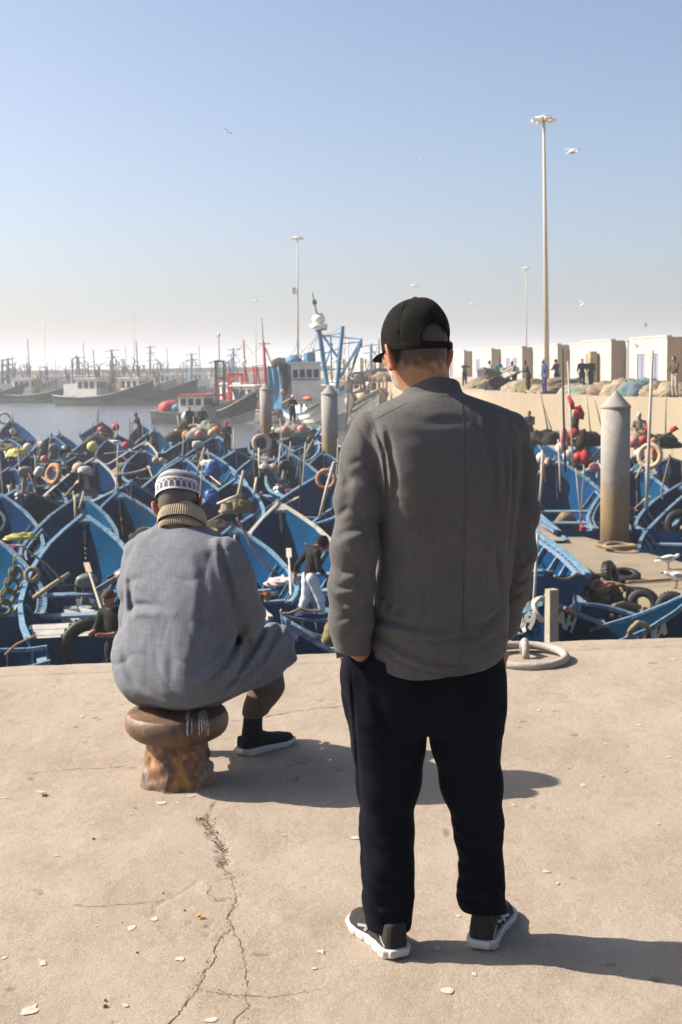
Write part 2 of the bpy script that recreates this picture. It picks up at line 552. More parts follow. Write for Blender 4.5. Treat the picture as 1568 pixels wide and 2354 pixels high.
def build_quay():
    xs = np.arange(-2.15, 2.30, .0095, dtype=np.float32)
    ts = np.arange(2.80, 7.02, .0095, dtype=np.float32)
    nx, nt = len(xs), len(ts)
    X = np.repeat(xs[:, None], nt, 1)
    T = np.repeat(ts[None, :], nx, 0)
    E = edge_y(X) + (vnoise(X, X * 0, 20, 6) - .5) * .03
    Y = 2.80 + (T - 2.80) / (ts[-1] - 2.80) * (E - 2.80)
    Zr, D = ground_relief(X, Y)
    df = E - Y
    Zr += np.where(df < .05, -(1 - np.sqrt(np.clip(1 - (1 - df / .05) ** 2, 0, 1))) * .035, 0)   # worn arris
    Zr += np.clip((df - .25) / .01, -1, 0) * -.006                                             # raised coping strip
    V = np.stack([X, Y, Zr], -1).reshape(-1, 3)
    i, j = np.meshgrid(np.arange(nx - 1), np.arange(nt - 1), indexing='ij')
    a = (i * nt + j).ravel()
    F = np.stack([a, a + nt, a + nt + 1, a + 1], 1)
    # wall under the edge
    n0 = len(V)
    top = np.arange(nx) * nt + nt - 1
    low = V[top].copy(); low[:, 2] = -4.6; low[:, 1] += .02
    V = np.concatenate([V, low])
    k = np.arange(nx - 1)
    F = np.concatenate([F, np.stack([top[k], top[k + 1], n0 + k + 1, n0 + k], 1)])
    # the rest of the slab round the part in view
    def quad(pts):
        nonlocal V, F
        s = len(V)
        V = np.concatenate([V, np.array(pts, np.float32)])
        F = np.concatenate([F, np.array([[s, s + 1, s + 2, s + 3]])])
    x0, x1 = float(xs[0]), float(xs[-1])
    quad([(-60, -25, 0), (60, -25, 0), (60, 2.80, 0), (-60, 2.80, 0)])
    quad([(-60, 2.80, 0), (x0, 2.80, 0), (x0, edge_y(x0), 0), (-60, edge_y(-60), 0)])
    quad([(x1, 2.80, 0), (60, 2.80, 0), (60, edge_y(60), 0), (x1, edge_y(x1), 0)])
    quad([(-60, edge_y(-60), 0), (x0, edge_y(x0), 0), (x0, edge_y(x0), -4.6), (-60, edge_y(-60), -4.6)])
    quad([(x1, edge_y(x1), 0), (60, edge_y(60), 0), (60, edge_y(60), -4.6), (x1, edge_y(x1), -4.6)])
    o = npmesh('quay', V, F, CONC)
    at_ = o.data.attributes.new('recess_tone', 'FLOAT', 'POINT')
    dd = np.zeros(len(V), np.float32); dd[:D.size] = D.ravel()
    at_.data.foreach_set('value', dd)
    tag(o, kind='structure')
    return o
QUAY = build_quay()
def gz(x, y):
    X, Y = np.array([x]), np.array([y])
    return float(((vnoise(X, Y, 1, 1.3) - .5) * .010 + (vnoise(X, Y, 2, 5) - .5) * .004 + (vnoise(X, Y, 3, 22) - .5) * .0022)[0])

# white gull droppings on the slab: irregular thin crusts
def droppings():
    L1 = [(270, 67, 1), (250, 98, 1), (110, 145, 1.2), (45, 152, .8), (430, 210, 1.4), (385, 240, 1.2), (580, 215, 1), (240, 380, .9), (25, 628, 1.3), (900, 620, 1.7), (760, 650, 2.2), (1050, 437, 1.8), (1075, 573, 1.4), (1335, 800, 1.3), (1430, 750, .9), (265, 905, .9), (730, 1197, 1.5), (620, 1238, 1.9), (850, 1380, 1.5), (205, 1408, 1.8), (20, 1385, 1), (140, 1635, 2.3), (590, 1605, 1.3), (1000, 1675, 2), (1510, 1345, 1.2), (1340, 553, .8), (840, 650, .9), (455, 1230, .7), (1480, 1425, 1)]
    L2 = [(1095, 42, 1.5), (1310, 50, 1.3), (1240, 178, 1.1), (1390, 195, 1.3), (1485, 127, 1.2), (1530, 95, 1.5), (950, 317, 1.5), (1035, 318, .8), (1380, 383, 1.8), (1240, 462, 1.1), (1325, 577, .9), (1225, 600, 1), (1140, 640, 1.7), (1510, 518, 1.1), (840, 727, 1), (1030, 1062, 1), (980, 1012, 1.2), (155, 865, 1.8), (515, 1340, 1.3), (600, 1198, 1.1), (670, 1450, 1.2), (550, 1525, 2), (1465, 805, .9), (75, 155, 1.4), (10, 135, 1), (520, 530, 1), (170, 730, .9), (1470, 545, 1), (860, 388, .8), (1190, 240, .6), (1420, 70, .8), (1250, 85, .8), (1500, 60, 1), (1180, 110, .7), (1340, 130, .6), (1160, 160, .7)]
    pts = [(onz(*zz(a, b)), s) for a, b, s in L1] + [(onz(*zr(a, b)), s) for a, b, s in L2]
    for _ in range(60):
        y = rnd.uniform(3.2, 6.6); x = rnd.uniform(-.27, .27) * y
        pts.append((Vector((x, y, 0)), rnd.uniform(.15, .45)))
    V, F = [], []
    for p, s in pts:
        n = 15
        r0 = .0105 * s
        el = rnd.uniform(.5, 1.0); an = rnd.uniform(0, 3.1)
        c = len(V)
        V.append((p.x, p.y, gz(p.x, p.y) + .0028))
        rr = [r0 * rnd.uniform(.5, 1.2) for _ in range(n)]
        rr = [(rr[k - 1] + 2 * rr[k] + rr[(k + 1) % n]) / 4 for k in range(n)]
        if rnd.random() < .5: rr[rnd.randrange(n)] *= 1.9
        for k in range(n):
            t = 2 * math.pi * k / n
            a, b = rr[k] * math.cos(t), rr[k] * el * math.sin(t)
            x = p.x + a * math.cos(an) - b * math.sin(an); y = p.y + a * math.sin(an) + b * math.cos(an)
            V.append((x, y, gz(x, y) + .0022))
        for k in range(n):
            F.append((c, c + 1 + k, c + 1 + (k + 1) % n))
    o = npmesh('bird_droppings', np.array(V), F, mat('dropping_white', (0.364, 0.343, 0.310), .85, .15, 90, col2=(0.273, 0.227, 0.176), cscale=60, cthr=.46, cover=.25))
    tag(o, kind='stuff')
droppings()
# loose grit and flakes along the crack and about the slab
def grit():
    V, F = [], []
    spots = []
    for a, b in zip(SPALL[:-1], SPALL[1:]):
        for _ in range(34):
            t = rnd.random()
            spots.append((a[0] + (b[0] - a[0]) * t + rnd.gauss(0, .012), a[1] + (b[1] - a[1]) * t + rnd.gauss(0, .012), rnd.uniform(.0015, .0055)))
    for pts, w_, dp in CRACKS[:6]:
        for a, b in zip(pts[:-1], pts[1:]):
            for _ in range(7):
                t = rnd.random()
                spots.append((a[0] + (b[0] - a[0]) * t + rnd.gauss(0, .012), a[1] + (b[1] - a[1]) * t + rnd.gauss(0, .012), rnd.uniform(.001, .003)))
    for _ in range(260):
        y = rnd.uniform(3.0, 6.9)
        spots.append((rnd.uniform(-.3, .3) * y, y, rnd.uniform(.0008, .003)))
    for zx, zy, s in ((440, 828, .008), (497, 1587, .007), (495, 1615, .009), (645, 1355, .006), (640, 675, .005), (768, 1077, .005), (870, 1155, .005)):
        p = onz(*zz(zx, zy)); spots.append((p.x, p.y, s))
    for x, y, s in spots:
        c = len(V); z = gz(x, y)
        for d in ((1, 0, .3), (-.5, .8, .3), (-.5, -.8, .3), (0.1, 0, 1.1), (.9, .6, .1)):
            V.append((x + d[0] * s * rnd.uniform(.6, 1.3), y + d[1] * s * rnd.uniform(.6, 1.3), z + d[2] * s))
        F += [(c, c + 1, c + 3), (c + 1, c + 2, c + 3), (c + 2, c, c + 3), (c, c + 4, c + 3)]
    o = npmesh('grit', np.array(V), F, mat('grit', (.21, .155, .105), .9, .4, 30), smooth=False)
    tag(o, kind='stuff')
grit()
# the cracks: ribbons coloured dark for the shade inside, jagged and of uneven width
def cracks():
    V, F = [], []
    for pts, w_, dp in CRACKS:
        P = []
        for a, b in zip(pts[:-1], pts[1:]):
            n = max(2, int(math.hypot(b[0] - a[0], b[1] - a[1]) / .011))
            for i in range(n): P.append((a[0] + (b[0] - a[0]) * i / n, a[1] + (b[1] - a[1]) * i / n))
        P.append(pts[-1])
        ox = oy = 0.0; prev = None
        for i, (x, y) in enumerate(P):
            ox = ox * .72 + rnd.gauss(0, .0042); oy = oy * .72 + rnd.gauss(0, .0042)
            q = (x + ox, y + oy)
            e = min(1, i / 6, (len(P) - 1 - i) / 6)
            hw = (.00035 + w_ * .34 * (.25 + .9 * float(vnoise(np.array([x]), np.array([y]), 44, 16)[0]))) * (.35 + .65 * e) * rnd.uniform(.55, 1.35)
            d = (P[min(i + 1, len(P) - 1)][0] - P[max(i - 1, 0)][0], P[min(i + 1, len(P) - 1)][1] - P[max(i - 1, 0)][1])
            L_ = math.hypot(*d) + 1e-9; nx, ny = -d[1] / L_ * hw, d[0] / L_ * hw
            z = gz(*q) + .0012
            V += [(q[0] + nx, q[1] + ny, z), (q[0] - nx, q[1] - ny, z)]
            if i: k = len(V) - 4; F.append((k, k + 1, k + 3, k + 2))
    o = npmesh('crack_shade', np.array(V), F, mat('crack_shade', (.085, .062, .043), .95, .5, 40), smooth=False)
    tag(o, kind='stuff')
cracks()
def scrap(zx, zy, label, n, col, ln):
    p = onz(*zz(zx, zy)); m = MB()
    for i in range(n):
        a = rnd.uniform(0, 3.1); c = Vector((p.x + rnd.uniform(-1, 1) * ln * .8, p.y + rnd.uniform(-1, 1) * ln * .5, gz(p.x, p.y) + .006 + .003 * i))
        d = Vector((math.cos(a), math.sin(a), rnd.uniform(-.1, .2))) * ln * rnd.uniform(.4, .8)
        m.bar(c - d, c + d, .006, .003)
    tag(m.build('straw_scrap', mat('straw_' + str(int(col[0] * 100)), col, .8, .2, 60)), label, 'scrap')
scrap(200, 615, 'small bundle of pale dry straw lying on the concrete, far left', 5, (.50, .40, .27), .022)
scrap(948, 1190, 'short orange scrap of rope lying by the long crack in the slab', 2, (.45, .23, .06), .012)

# ================================================================== pontoon and pilings
PZ = -2.78
PIERC = mat('pontoon_concrete', (0.198, 0.162, 0.115), .9, .18, 1.2, .35, 45, col2=(0.132, 0.102, 0.069), cscale=1.3, cthr=.52, cover=.25)
pdir = Vector((-.288, .958, 0)).normalized()
P1 = onz(1412, 1256, PZ)
pn = Vector((pdir.y, -pdir.x, 0))
def ponpt(s, o, z): 
    q = P1 + pdir * s + pn * o
    return (q.x, q.y, z)
pon = thing('pontoon', 'long low concrete walkway floating between the moored boats, round the pilings', 'pontoon', (P1.x, P1.y, PZ))
def rel(o, pts): return [(p[0] - o.location.x, p[1] - o.location.y, p[2] - o.location.z) for p in pts]
cuts = [-5.2, 9, 22, 36]
for a, b in zip(cuts[:-1], cuts[1:]):
    m = MB()
    a += .03
    P = [ponpt(a, -2.15, PZ), ponpt(b, -2.15, PZ), ponpt(b, .15, PZ), ponpt(a, .15, PZ)]
    Q = [(x, y, PZ - .75) for x, y, z in P]
    m.add(rel(pon, P + Q), [(0, 3, 2, 1), (0, 1, 5, 4), (1, 2, 6, 5), (2, 3, 7, 6), (3, 0, 4, 7)])
    s = m.build('float_section', PIERC, pon)
# the nearest section swings a little the other way
m = MB()
P = [(5.50, 24.85, PZ - .004), (7.95, 25.60, PZ - .004), (9.4, 13.0, PZ - .004), (7.0, 13.0, PZ - .004)]
m.add(rel(pon, P + [(x, y, z - .75) for x, y, z in P]), [(0, 3, 2, 1), (0, 1, 5, 4)[::-1], (1, 2, 6, 5)[::-1], (2, 3, 7, 6)[::-1], (3, 0, 4, 7)[::-1]])
m.build('float_section', PIERC, pon)
def piling_mat():
    m = bpy.data.materials.new('piling_paint'); m.use_nodes = True
    N, L = m.node_tree.nodes, m.node_tree.links
    b = N['Principled BSDF']; b.inputs['Roughness'].default_value = .9; b.inputs['Specular IOR Level'].default_value = .15
    tc = N.new('ShaderNodeTexCoord'); sx = N.new('ShaderNodeSeparateXYZ'); L.new(tc.outputs['Object'], sx.inputs[0])
    n = N.new('ShaderNodeTexNoise'); n.inputs['Scale'].default_value = 2.2; n.inputs['Detail'].default_value = 8; n.inputs['Roughness'].default_value = .7
    mp = N.new('ShaderNodeMapping'); mp.inputs['Scale'].default_value = (1.5, 1.5, .5)
    L.new(tc.outputs['Object'], mp.inputs[0]); L.new(mp.outputs[0], n.inputs['Vector'])
    a = N.new('ShaderNodeMath'); a.operation = 'MULTIPLY_ADD'; a.inputs[1].default_value = 1.7; L.new(n.outputs[0], a.inputs[0]); L.new(sx.outputs['Z'], a.inputs[2])
    cr = N.new('ShaderNodeValToRGB')
    L.new(a.outputs[0], cr.inputs[0])
    mr = N.new('ShaderNodeMapRange'); mr.inputs[1].default_value = 0.2; mr.inputs[2].default_value = 4.2; L.new(a.outputs[0], mr.inputs[0]); L.new(mr.outputs[0], cr.inputs[0])
    e = cr.color_ramp.elements
    e[0].position = 0.05; e[0].color = (0.052, 0.045, 0.032, 1)
    e[1].position = 1.0; e[1].color = (0.259, 0.241, 0.220, 1)
    for p, c in ((.22, (0.119, 0.087, 0.049)), (.40, (0.210, 0.140, 0.073)), (.52, (0.217, 0.175, 0.126)), (.60, (0.245, 0.224, 0.199))):
        q = e.new(p); q.color = (*c, 1)
    n2 = N.new('ShaderNodeTexNoise'); n2.inputs['Scale'].default_value = 14; n2.inputs['Detail'].default_value = 6
    L.new(mp.outputs[0], n2.inputs['Vector'])
    r2 = N.new('ShaderNodeMapRange'); r2.inputs[1].default_value = .3; r2.inputs[2].default_value = .7; r2.inputs[3].default_value = .86; r2.inputs[4].default_value = 1.1
    L.new(n2.outputs[0], r2.inputs[0])
    vm = N.new('ShaderNodeVectorMath'); vm.operation = 'SCALE'; L.new(cr.outputs[0], vm.inputs[0]); L.new(r2.outputs[0], vm.inputs['Scale'])
    L.new(vm.outputs[0], b.inputs['Base Color'])
    return m
PILM = piling_mat()
def piling(px, pyb, ytop, label, r=.335):
    p = onz(px, pyb, PZ)
    q = at(px, ytop, p.y)
    h = q.z - PZ
    o = thing('mooring_piling', label, 'piling', (p.x, p.y, PZ), 0, 'steel mooring pilings of the pontoon')
    m = MB()
    m.lathe([(r, -1.2), (r, .6), (r, h * .5), (r, h - .42)], 28)
    m.build('shaft', PILM, o, True)
    c = MB(); c.lathe([(r * .96, h - .42), (r * 1.04, h - .40), (r * 1.04, h - .36), (r * .05, h)], 28)
    c.build('conical_cap', PILM, o, False)
    g = MB(); g.torus((0, 0, .04), r + .07, .06, 20, 6)
    g.build('guide_collar', mat('collar_rust', (.16, .10, .06), .8, .3, 12), o, True)
    return o
piling(1413, 1256, 898, 'thick cream steel piling with pointed top and rusty foot, right of the standing man', .337)
piling(760, 1086, 884, 'cream steel piling with pointed top just left of the standing man', .335)
piling(613, 1020, 880, 'cream steel piling with pointed top behind the orange life ring, left of its twin', .335)

# ================================================================== far quay on the right, and the long mole
WALLC = mat('harbour_wall', (0.277, 0.228, 0.162), .9, .12, .35, .3, 3, col2=(0.218, 0.172, 0.115), cscale=.16, cthr=.5, cover=.25, stretch=(0.660, 0.660, 0.198))
DECKC = mat('quay_deck', (0.290, 0.244, 0.185), .9, .15, .4)
qe = [Vector((30, 12, 0)), onz(1568, 917, 0), onz(1290, 908.5, 0), onz(1120, 903, 0), onz(1000, 895, 0), Vector((-1, 262, 0)), Vector((-8, 320, 0)), Vector((-60, 345, 0)), Vector((-330, 400, 0))]
m = MB()
n = len(qe)
V = [(p.x, p.y, 0) for p in qe] + [(p.x, p.y, -5) for p in qe]
F = [(i, n + i, n + i + 1, i + 1) for i in range(n - 1)]
m.add(V, F)
tag(m.build('harbour_wall', WALLC), kind='structure')
m = MB()
m.add([(p.x, p.y, -.004) for p in qe] + [(-330, 640, -.004), (400, 640, -.004), (400, 12, -.004)], [tuple(range(n + 3))[::-1]])
tag(m.build('quay_deck', DECKC), kind='structure')
# low sea wall closing the horizon behind the mole
SEAW = mat('sea_wall', (0.264, 0.231, 0.185), .9, .12, .2)
m = MB()
sw = [(20, 420), (-25, 385), (-70, 385), (-400, 445)]
for a, b in zip(sw[:-1], sw[1:]):
    m.bar((a[0], a[1], .75), (b[0], b[1], .75), .6, 1.5)
tag(m.build('sea_wall', SEAW), 'low pale stone sea wall along the far breakwater', 'wall')

# coping kerb stones on the far quay edge
COPE = mat('coping_stone', (.40, .33, .24), .9, .15, 1.5)
# ---------------------------------------------------------------- store buildings
WHITE = mat('limewash', (0.356, 0.335, 0.292), .88, .06, .7, .15, 6, col2=(0.292, 0.255, 0.203), cscale=.5, cthr=.62, cover=.2)
SHADETAN = mat('shade_tan_render', (0.277, 0.205, 0.132), .88, .10, .8, .15, 6)  # shade of the walls turned from the sun, put into the colour
DOORB = mat('pale_blue_door', (.175, .185, .27), .6, .10, 2)
DOORD = mat('grey_door', (0.112, 0.112, 0.122), .6, .12, 2)
FRAMEM = mat('door_frame', (.25, .25, .29), .7, .1, 3)
FA = Vector((21.6, 81.0, 0)); FB = Vector((14.3, 162.0, 0))
fdir = (FB - FA).normalized(); fout = Vector((-fdir.y, fdir.x, 0))     # fout points to the water (-x)
def fac(px):
    """distance along the facade line whose point shows at this column"""
    lo_, hi_ = -40., 500.
    k = (px - 784) / FPX
    # solve (FA.x + s d.x) = k' (FA.y + s d.y) with the small roll left out
    return (k * FA.y - FA.x) / (fdir.x - k * fdir.y)
def store(s0, s1, proud, h, label, doors, ret_door=False, pill=None):
    """one store: a block whose white front faces the water, its near end wall coloured as the shaded side; doors = list of (s, width, height, material)"""
    base = FA + fdir * s0
    o = thing('store_building', label, 'building', base, 0, 'white flat-roofed harbour stores')
    D = 7.0
    L_ = s1 - s0
    def P(s, o_, z):
        q = fdir * s + fout * o_
        return (q.x, q.y, z)
    m = MB()
    # white front with openings left as recesses: built as piers and lintels
    ds = sorted(doors)
    edges = [0] + [e for d in ds for e in (d[0] - s0 - d[1] / 2, d[0] - s0 + d[1] / 2)] + [L_]
    for i in range(0, len(edges), 2):
        a, b = edges[i], edges[i + 1]
        if b - a > .02:
            m.add([P(a, proud, 0), P(b, proud, 0), P(b, proud, h), P(a, proud, h), P(a, proud - .3, 0), P(b, proud - .3, 0), P(b, proud - .3, h), P(a, proud - .3, h)],
                  [(0, 3, 2, 1), (4, 5, 6, 7), (3, 7, 6, 2), (1, 2, 6, 5), (0, 4, 7, 3)])
    for d in ds:
        a, b = d[0] - s0 - d[1] / 2, d[0] - s0 + d[1] / 2
        m.add([P(a, proud, d[2]), P(b, proud, d[2]), P(b, proud, h), P(a, proud, h), P(a, proud - .3, d[2]), P(b, proud - .3, d[2]), P(b, proud - .3, h), P(a, proud - .3, h)],
              [(0, 3, 2, 1), (4, 5, 6, 7), (3, 7, 6, 2), (0, 1, 5, 4)])
    m.build('front_wall', WHITE, o)
    m = MB()
    m.add([P(-.003, proud + .003, 0), P(-.003, -D, 0), P(-.003, -D, h), P(-.003, proud + .003, h), P(.25, proud - .31, 0), P(.25, -D, 0), P(.25, -D, h), P(.25, proud - .31, h)],
          [(0, 1, 2, 3), (3, 2, 6, 7), (1, 5, 6, 2)])
    m.build('end_wall', SHADETAN, o)
    m = MB()
    m.add([P(.26, proud - .31, h - .05), P(L_, proud - .31, h - .05), P(L_, -D, h - .05), P(.26, -D, h - .05)], [(0, 3, 2, 1)])
    m.build('roof', DECKC, o)
    m = MB()
    m.add([P(-.05, proud + .05, h + .003), P(L_ - .03, proud + .05, h + .003), P(L_ - .03, proud - .33, h + .003), P(-.05, proud - .33, h + .003),
           P(-.05, proud + .05, h + .12), P(L_ - .03, proud + .05, h + .12), P(L_ - .03, proud - .33, h + .12), P(-.05, proud - .33, h + .12)],
          [(0, 1, 2, 3)[::-1], (4, 5, 6, 7), (0, 1, 5, 4), (1, 2, 6, 5), (2, 3, 7, 6), (3, 0, 4, 7)])
    m.build('parapet', WHITE, o)
    for s, w_, dh, dm in ds:
        a, b = s - s0 - w_ / 2, s - s0 + w_ / 2
        m = MB()
        pr = proud - .07
        m.add([P(a, pr, 0), P(b, pr, 0), P(b, pr, dh), P(a, pr, dh)], [(0, 3, 2, 1)])
        dd = m.build('door', dm, o)
        k = MB()
        c = (a + b) / 2
        k.bar(P(c, pr + .03, .05), P(c, pr + .03, dh - .05), .10, .04)
        for f in (.3, .62, .9):
            for u, v in ((a + .1, c - .1), (c + .1, b - .1)):
                k.bar(P(u, pr + .02, dh * f), P(v, pr + .02, dh * f), .05, .06)
        k.build('door_rail', FRAMEM, dd)
    if ret_door:
        m = MB()
        m.add([P(-.03, proud - 1.0, 0), P(-.03, proud - 3.6, 0), P(-.03, proud - 3.6, 2.2), P(-.03, proud - 1.0, 2.2)], [(0, 1, 2, 3)])
        m.build('side_door', DOORD, o)
    if pill is not None:
        m = MB(); a = pill - s0
        m.box(P(a, proud + .45, h * .38), (.5, .9, h * .76), (0, 0, math.atan2(fdir.y, fdir.x) - math.pi / 2))
        m.build('buttress', SHADETAN, o)
    return o
def zf(zx): return fac((1600 + zx / 1.821) / 1.5695)
def dr(z0, z1, h, dm): 
    a, b = zf(z0), zf(z1)
    return ((a + b) / 2, abs(b - a), h, dm)
STORES = [
    (zf(1500) - 10, zf(1500) - .05, -.9, 3.0, 'set-back harbour store beyond the right edge of the picture', []),
    (zf(1500), zf(1255), .3, 3.05, 'white harbour store with two pale blue doors nearest the right edge', [dr(1355, 1303, 2.0, DOORB), dr(1445, 1390, 2.0, DOORB)]),
    (zf(1150), zf(955), .5, 3.05, 'white harbour store with a tan buttress beside one pale blue door', [dr(1036, 984, 2.15, DOORB)]),
    (zf(945), zf(868), -.2, 2.95, 'narrow white harbour store standing back behind the walking pair', [dr(938, 898, 2.0, DOORB)]),
    (zf(790), zf(700), .45, 3.0, 'white harbour store just right of the tall floodlight mast', []),
    (zf(555), zf(418), .45, 3.0, 'white harbour store with a pair of pale doors left of the floodlight mast', [dr(475, 448, 2., DOORB), dr(525, 492, 2., DOORB)]),
    (zf(352), zf(226), .45, 3.0, 'white harbour store third from the cap, one pale door', [dr(278, 248, 2., DOORB)]),
    (zf(170), zf(80), .45, 3.0, 'white harbour store nearest the cap of the standing man', [dr(100, 78, 2., DOORB)]),
]
prev = None
for i, (a, b, pr, h, lab, ds) in enumerate(STORES):
    store(a, b, pr, h, lab, ds, ret_door=(i == 2), pill=(zf(1062) if i == 2 else None))
# lower white links between the blocks, standing back
gaps = [(zf(1255), zf(1150)), (zf(868), zf(790)), (zf(700), zf(630)), (zf(630), zf(555)), (zf(418), zf(352)), (zf(226), zf(170))]
for (a, b), lab in zip(gaps, ['set-back tan and white store bay between the two-door store and the buttressed one', 'set-back white store bay behind the standing group of quay workers',
                              'set-back white store bay hidden in part by the floodlight mast', 'set-back tan store bay left of the floodlight mast', 'set-back tan store bay between two white blocks, mid row', 'set-back tan store bay near the standing man\'s ear']):
    store(a + .02, b - .02, -.55, 2.98, lab, [])
# the row goes on past the man's head
s = zf(80) + 1
k = 0
LABS = ['white store block of the far row showing left of the cap, nearest the man', 'second white store block of the far row left of the cap', 'third white store block of the far row left of the cap',
        'fourth white store block of the far row, by the blue trawler gantry', 'fifth white store block of the far row behind the blue trawler', 'farthest white store block behind the blue trawler']
while k < 6:
    ln = 15 + 4 * k
    store(s, s + ln, .35, 3.0, LABS[k], [(s + ln * .4, 2.4, 2.1, DOORB), (s + ln * .7, 2.4, 2.1, DOORD)])
    s += ln + 4 + k; k += 1

# ---------------------------------------------------------------- floodlight masts
POLEM = mat('mast_paint', (0.370, 0.323, 0.238), .6, .1, .8, col2=(0.277, 0.218, 0.132), cscale=.7, cthr=.6, cover=.2)
LAMPM = mat('lamp_housing', (.50, .48, .42), .5, .1, 2)
LAMPG = mat('lamp_glass', (.75, .75, .72), .2, .05, 2)
MASTS = [((1258, 835), 270, 95, .21, 'tall cream floodlight mast with a ring of lamps rising before the white stores'),
         ((684, 800), 545, 184, .17, 'floodlight mast standing beside the blue trawler, second tallest in view'),
         ((1210, 800), 615, 250, .17, 'thin distant floodlight mast just left of the tall cream one'),
         ((953, 800), 655, 298, .17, 'distant floodlight mast whose head shows above the black cap'),
         ((588, 800), 690, 355, .17, 'distant floodlight mast behind the red fishing boat mast'),
         ((308, 840), 717, 415, .18, 'distant floodlight mast above the green trawlers, second from the left'),
         ((103, 850), 737, 477, .18, 'distant floodlight mast farthest to the left of the picture')]
for (bx, by), ty, Y, r, lab in MASTS:
    t = at(bx - 8 if Y < 100 else bx, ty, Y); b_ = at(bx, by, Y)
    o = thing('floodlight_mast', lab, 'lamp post', (b_.x, Y, 0), 0, 'floodlight masts on the quays')
    h = t.z
    dx = t.x - b_.x
    m = MB(); m.tube([(0, 0, 0), (dx * .5, 0, h * .5), (dx, 0, h)], [r, r * .72, r * .45], 12)
    m.build('pole', POLEM, o, True)
    m = MB(); m.torus((dx, 0, h - .05), .62, .07, 18, 6)
    for k in range(3):
        a = k * math.pi / 3
        m.bar((dx + .62 * math.cos(a), .62 * math.sin(a), h - .05), (dx - .62 * math.cos(a), -.62 * math.sin(a), h - .05), .06)
    m.lathe([(.30, h - .22), (.34, h + .02), (.1, h + .16)], 12, (dx, 0, 0))
    m.build('lamp_ring', LAMPM, o, False)
    for k in range(8):
        a = k * math.pi / 4 + .2
        m = MB()
        m.box((dx + .72 * math.cos(a), .72 * math.sin(a), h - .16), (.36, .44, .16), (0, .38, a))
        q = m.build('floodlight', LAMPM, o)
        if Y < 100:
            g = MB(); g.box((dx + .75 * math.cos(a), .75 * math.sin(a), h - .255), (.28, .36, .02), (0, .38, a))
            g.build('lens', LAMPG, q)
    if Y > 150 and Y < 200:
        m = MB(); m.box((-.3, -.1, h * .62), (.5, .4, .9)); m.build('control_box', LAMPM, o)
# ================================================================== cloth and skin
def cloth(name, col, var=.16, weave=700., slub=.25, rough=.85, sheen=.25, bump=.25, col2=None, spec=.12):
    m = bpy.data.materials.new(name); m.use_nodes = True
    N, L = m.node_tree.nodes, m.node_tree.links
    b = N['Principled BSDF']
    b.inputs['Roughness'].default_value = rough
    b.inputs['Specular IOR Level'].default_value = spec
    b.inputs['Sheen Weight'].default_value = sheen
    b.inputs['Sheen Roughness'].default_value = .5
    tc = N.new('ShaderNodeTexCoord')
    def nz(scale, st, det=2):
        mp = N.new('ShaderNodeMapping'); mp.inputs['Scale'].default_value = st
        L.new(tc.outputs['Object'], mp.inputs[0])
        n = N.new('ShaderNodeTexNoise'); n.inputs['Scale'].default_value = scale; n.inputs['Detail'].default_value = det
        L.new(mp.outputs[0], n.inputs['Vector']); return n
    h = nz(weave, (.05, .05, 1)); v = nz(weave, (1, .04, .04)); big = nz(7, (1, 1, 1), 6)
    a = N.new('ShaderNodeMath'); a.operation = 'ADD'; L.new(h.outputs[0], a.inputs[0]); L.new(v.outputs[0], a.inputs[1])
    r = N.new('ShaderNodeMapRange'); r.inputs[1].default_value = .75; r.inputs[2].default_value = 1.25; r.inputs[3].default_value = 1 - slub; r.inputs[4].default_value = 1 + slub
    L.new(a.outputs[0], r.inputs[0])
    r2 = N.new('ShaderNodeMapRange'); r2.inputs[1].default_value = .3; r2.inputs[2].default_value = .7; r2.inputs[3].default_value = 1 - var; r2.inputs[4].default_value = 1 + var
    L.new(big.outputs[0], r2.inputs[0])
    mu = N.new('ShaderNodeMath'); mu.operation = 'MULTIPLY'; L.new(r.outputs[0], mu.inputs[0]); L.new(r2.outputs[0], mu.inputs[1])
    vm = N.new('ShaderNodeVectorMath'); vm.operation = 'SCALE'; vm.inputs[0].default_value = col; L.new(mu.outputs[0], vm.inputs['Scale'])
    L.new(vm.outputs[0], b.inputs['Base Color'])
    bp = N.new('ShaderNodeBump'); bp.inputs['Strength'].default_value = bump; bp.inputs['Distance'].default_value = .0015
    L.new(a.outputs[0], bp.inputs['Height']); L.new(bp.outputs[0], b.inputs['Normal'])
    return m
def attr_mat(name, rough=.6, sss=.0, spec=.3, bump=0, bs=300):
    m = bpy.data.materials.new(name); m.use_nodes = True
    N, L = m.node_tree.nodes, m.node_tree.links
    b = N['Principled BSDF']
    a = N.new('ShaderNodeAttribute'); a.attribute_name = 'col'
    tc = N.new('ShaderNodeTexCoord')
    n = N.new('ShaderNodeTexNoise'); n.inputs['Scale'].default_value = bs; n.inputs['Detail'].default_value = 4
    L.new(tc.outputs['Object'], n.inputs['Vector'])
    r = N.new('ShaderNodeMapRange'); r.inputs[1].default_value = .3; r.inputs[2].default_value = .7; r.inputs[3].default_value = .8; r.inputs[4].default_value = 1.2
    L.new(n.outputs[0], r.inputs[0])
    vm = N.new('ShaderNodeVectorMath'); vm.operation = 'SCALE'; L.new(a.outputs['Color'], vm.inputs[0]); L.new(r.outputs[0], vm.inputs['Scale'])
    L.new(vm.outputs[0], b.inputs['Base Color'])
    b.inputs['Roughness'].default_value = rough
    b.inputs['Specular IOR Level'].default_value = spec
    if sss:
        b.inputs['Subsurface Weight'].default_value = sss
        b.inputs['Subsurface Radius'].default_value = (1, .3, .15)
        b.inputs['Subsurface Scale'].default_value = .012
    if bump:
        bp = N.new('ShaderNodeBump'); bp.inputs['Strength'].default_value = bump; bp.inputs['Distance'].default_value = .002
        L.new(n.outputs[0], bp.inputs['Height']); L.new(bp.outputs[0], b.inputs['Normal'])
    return m
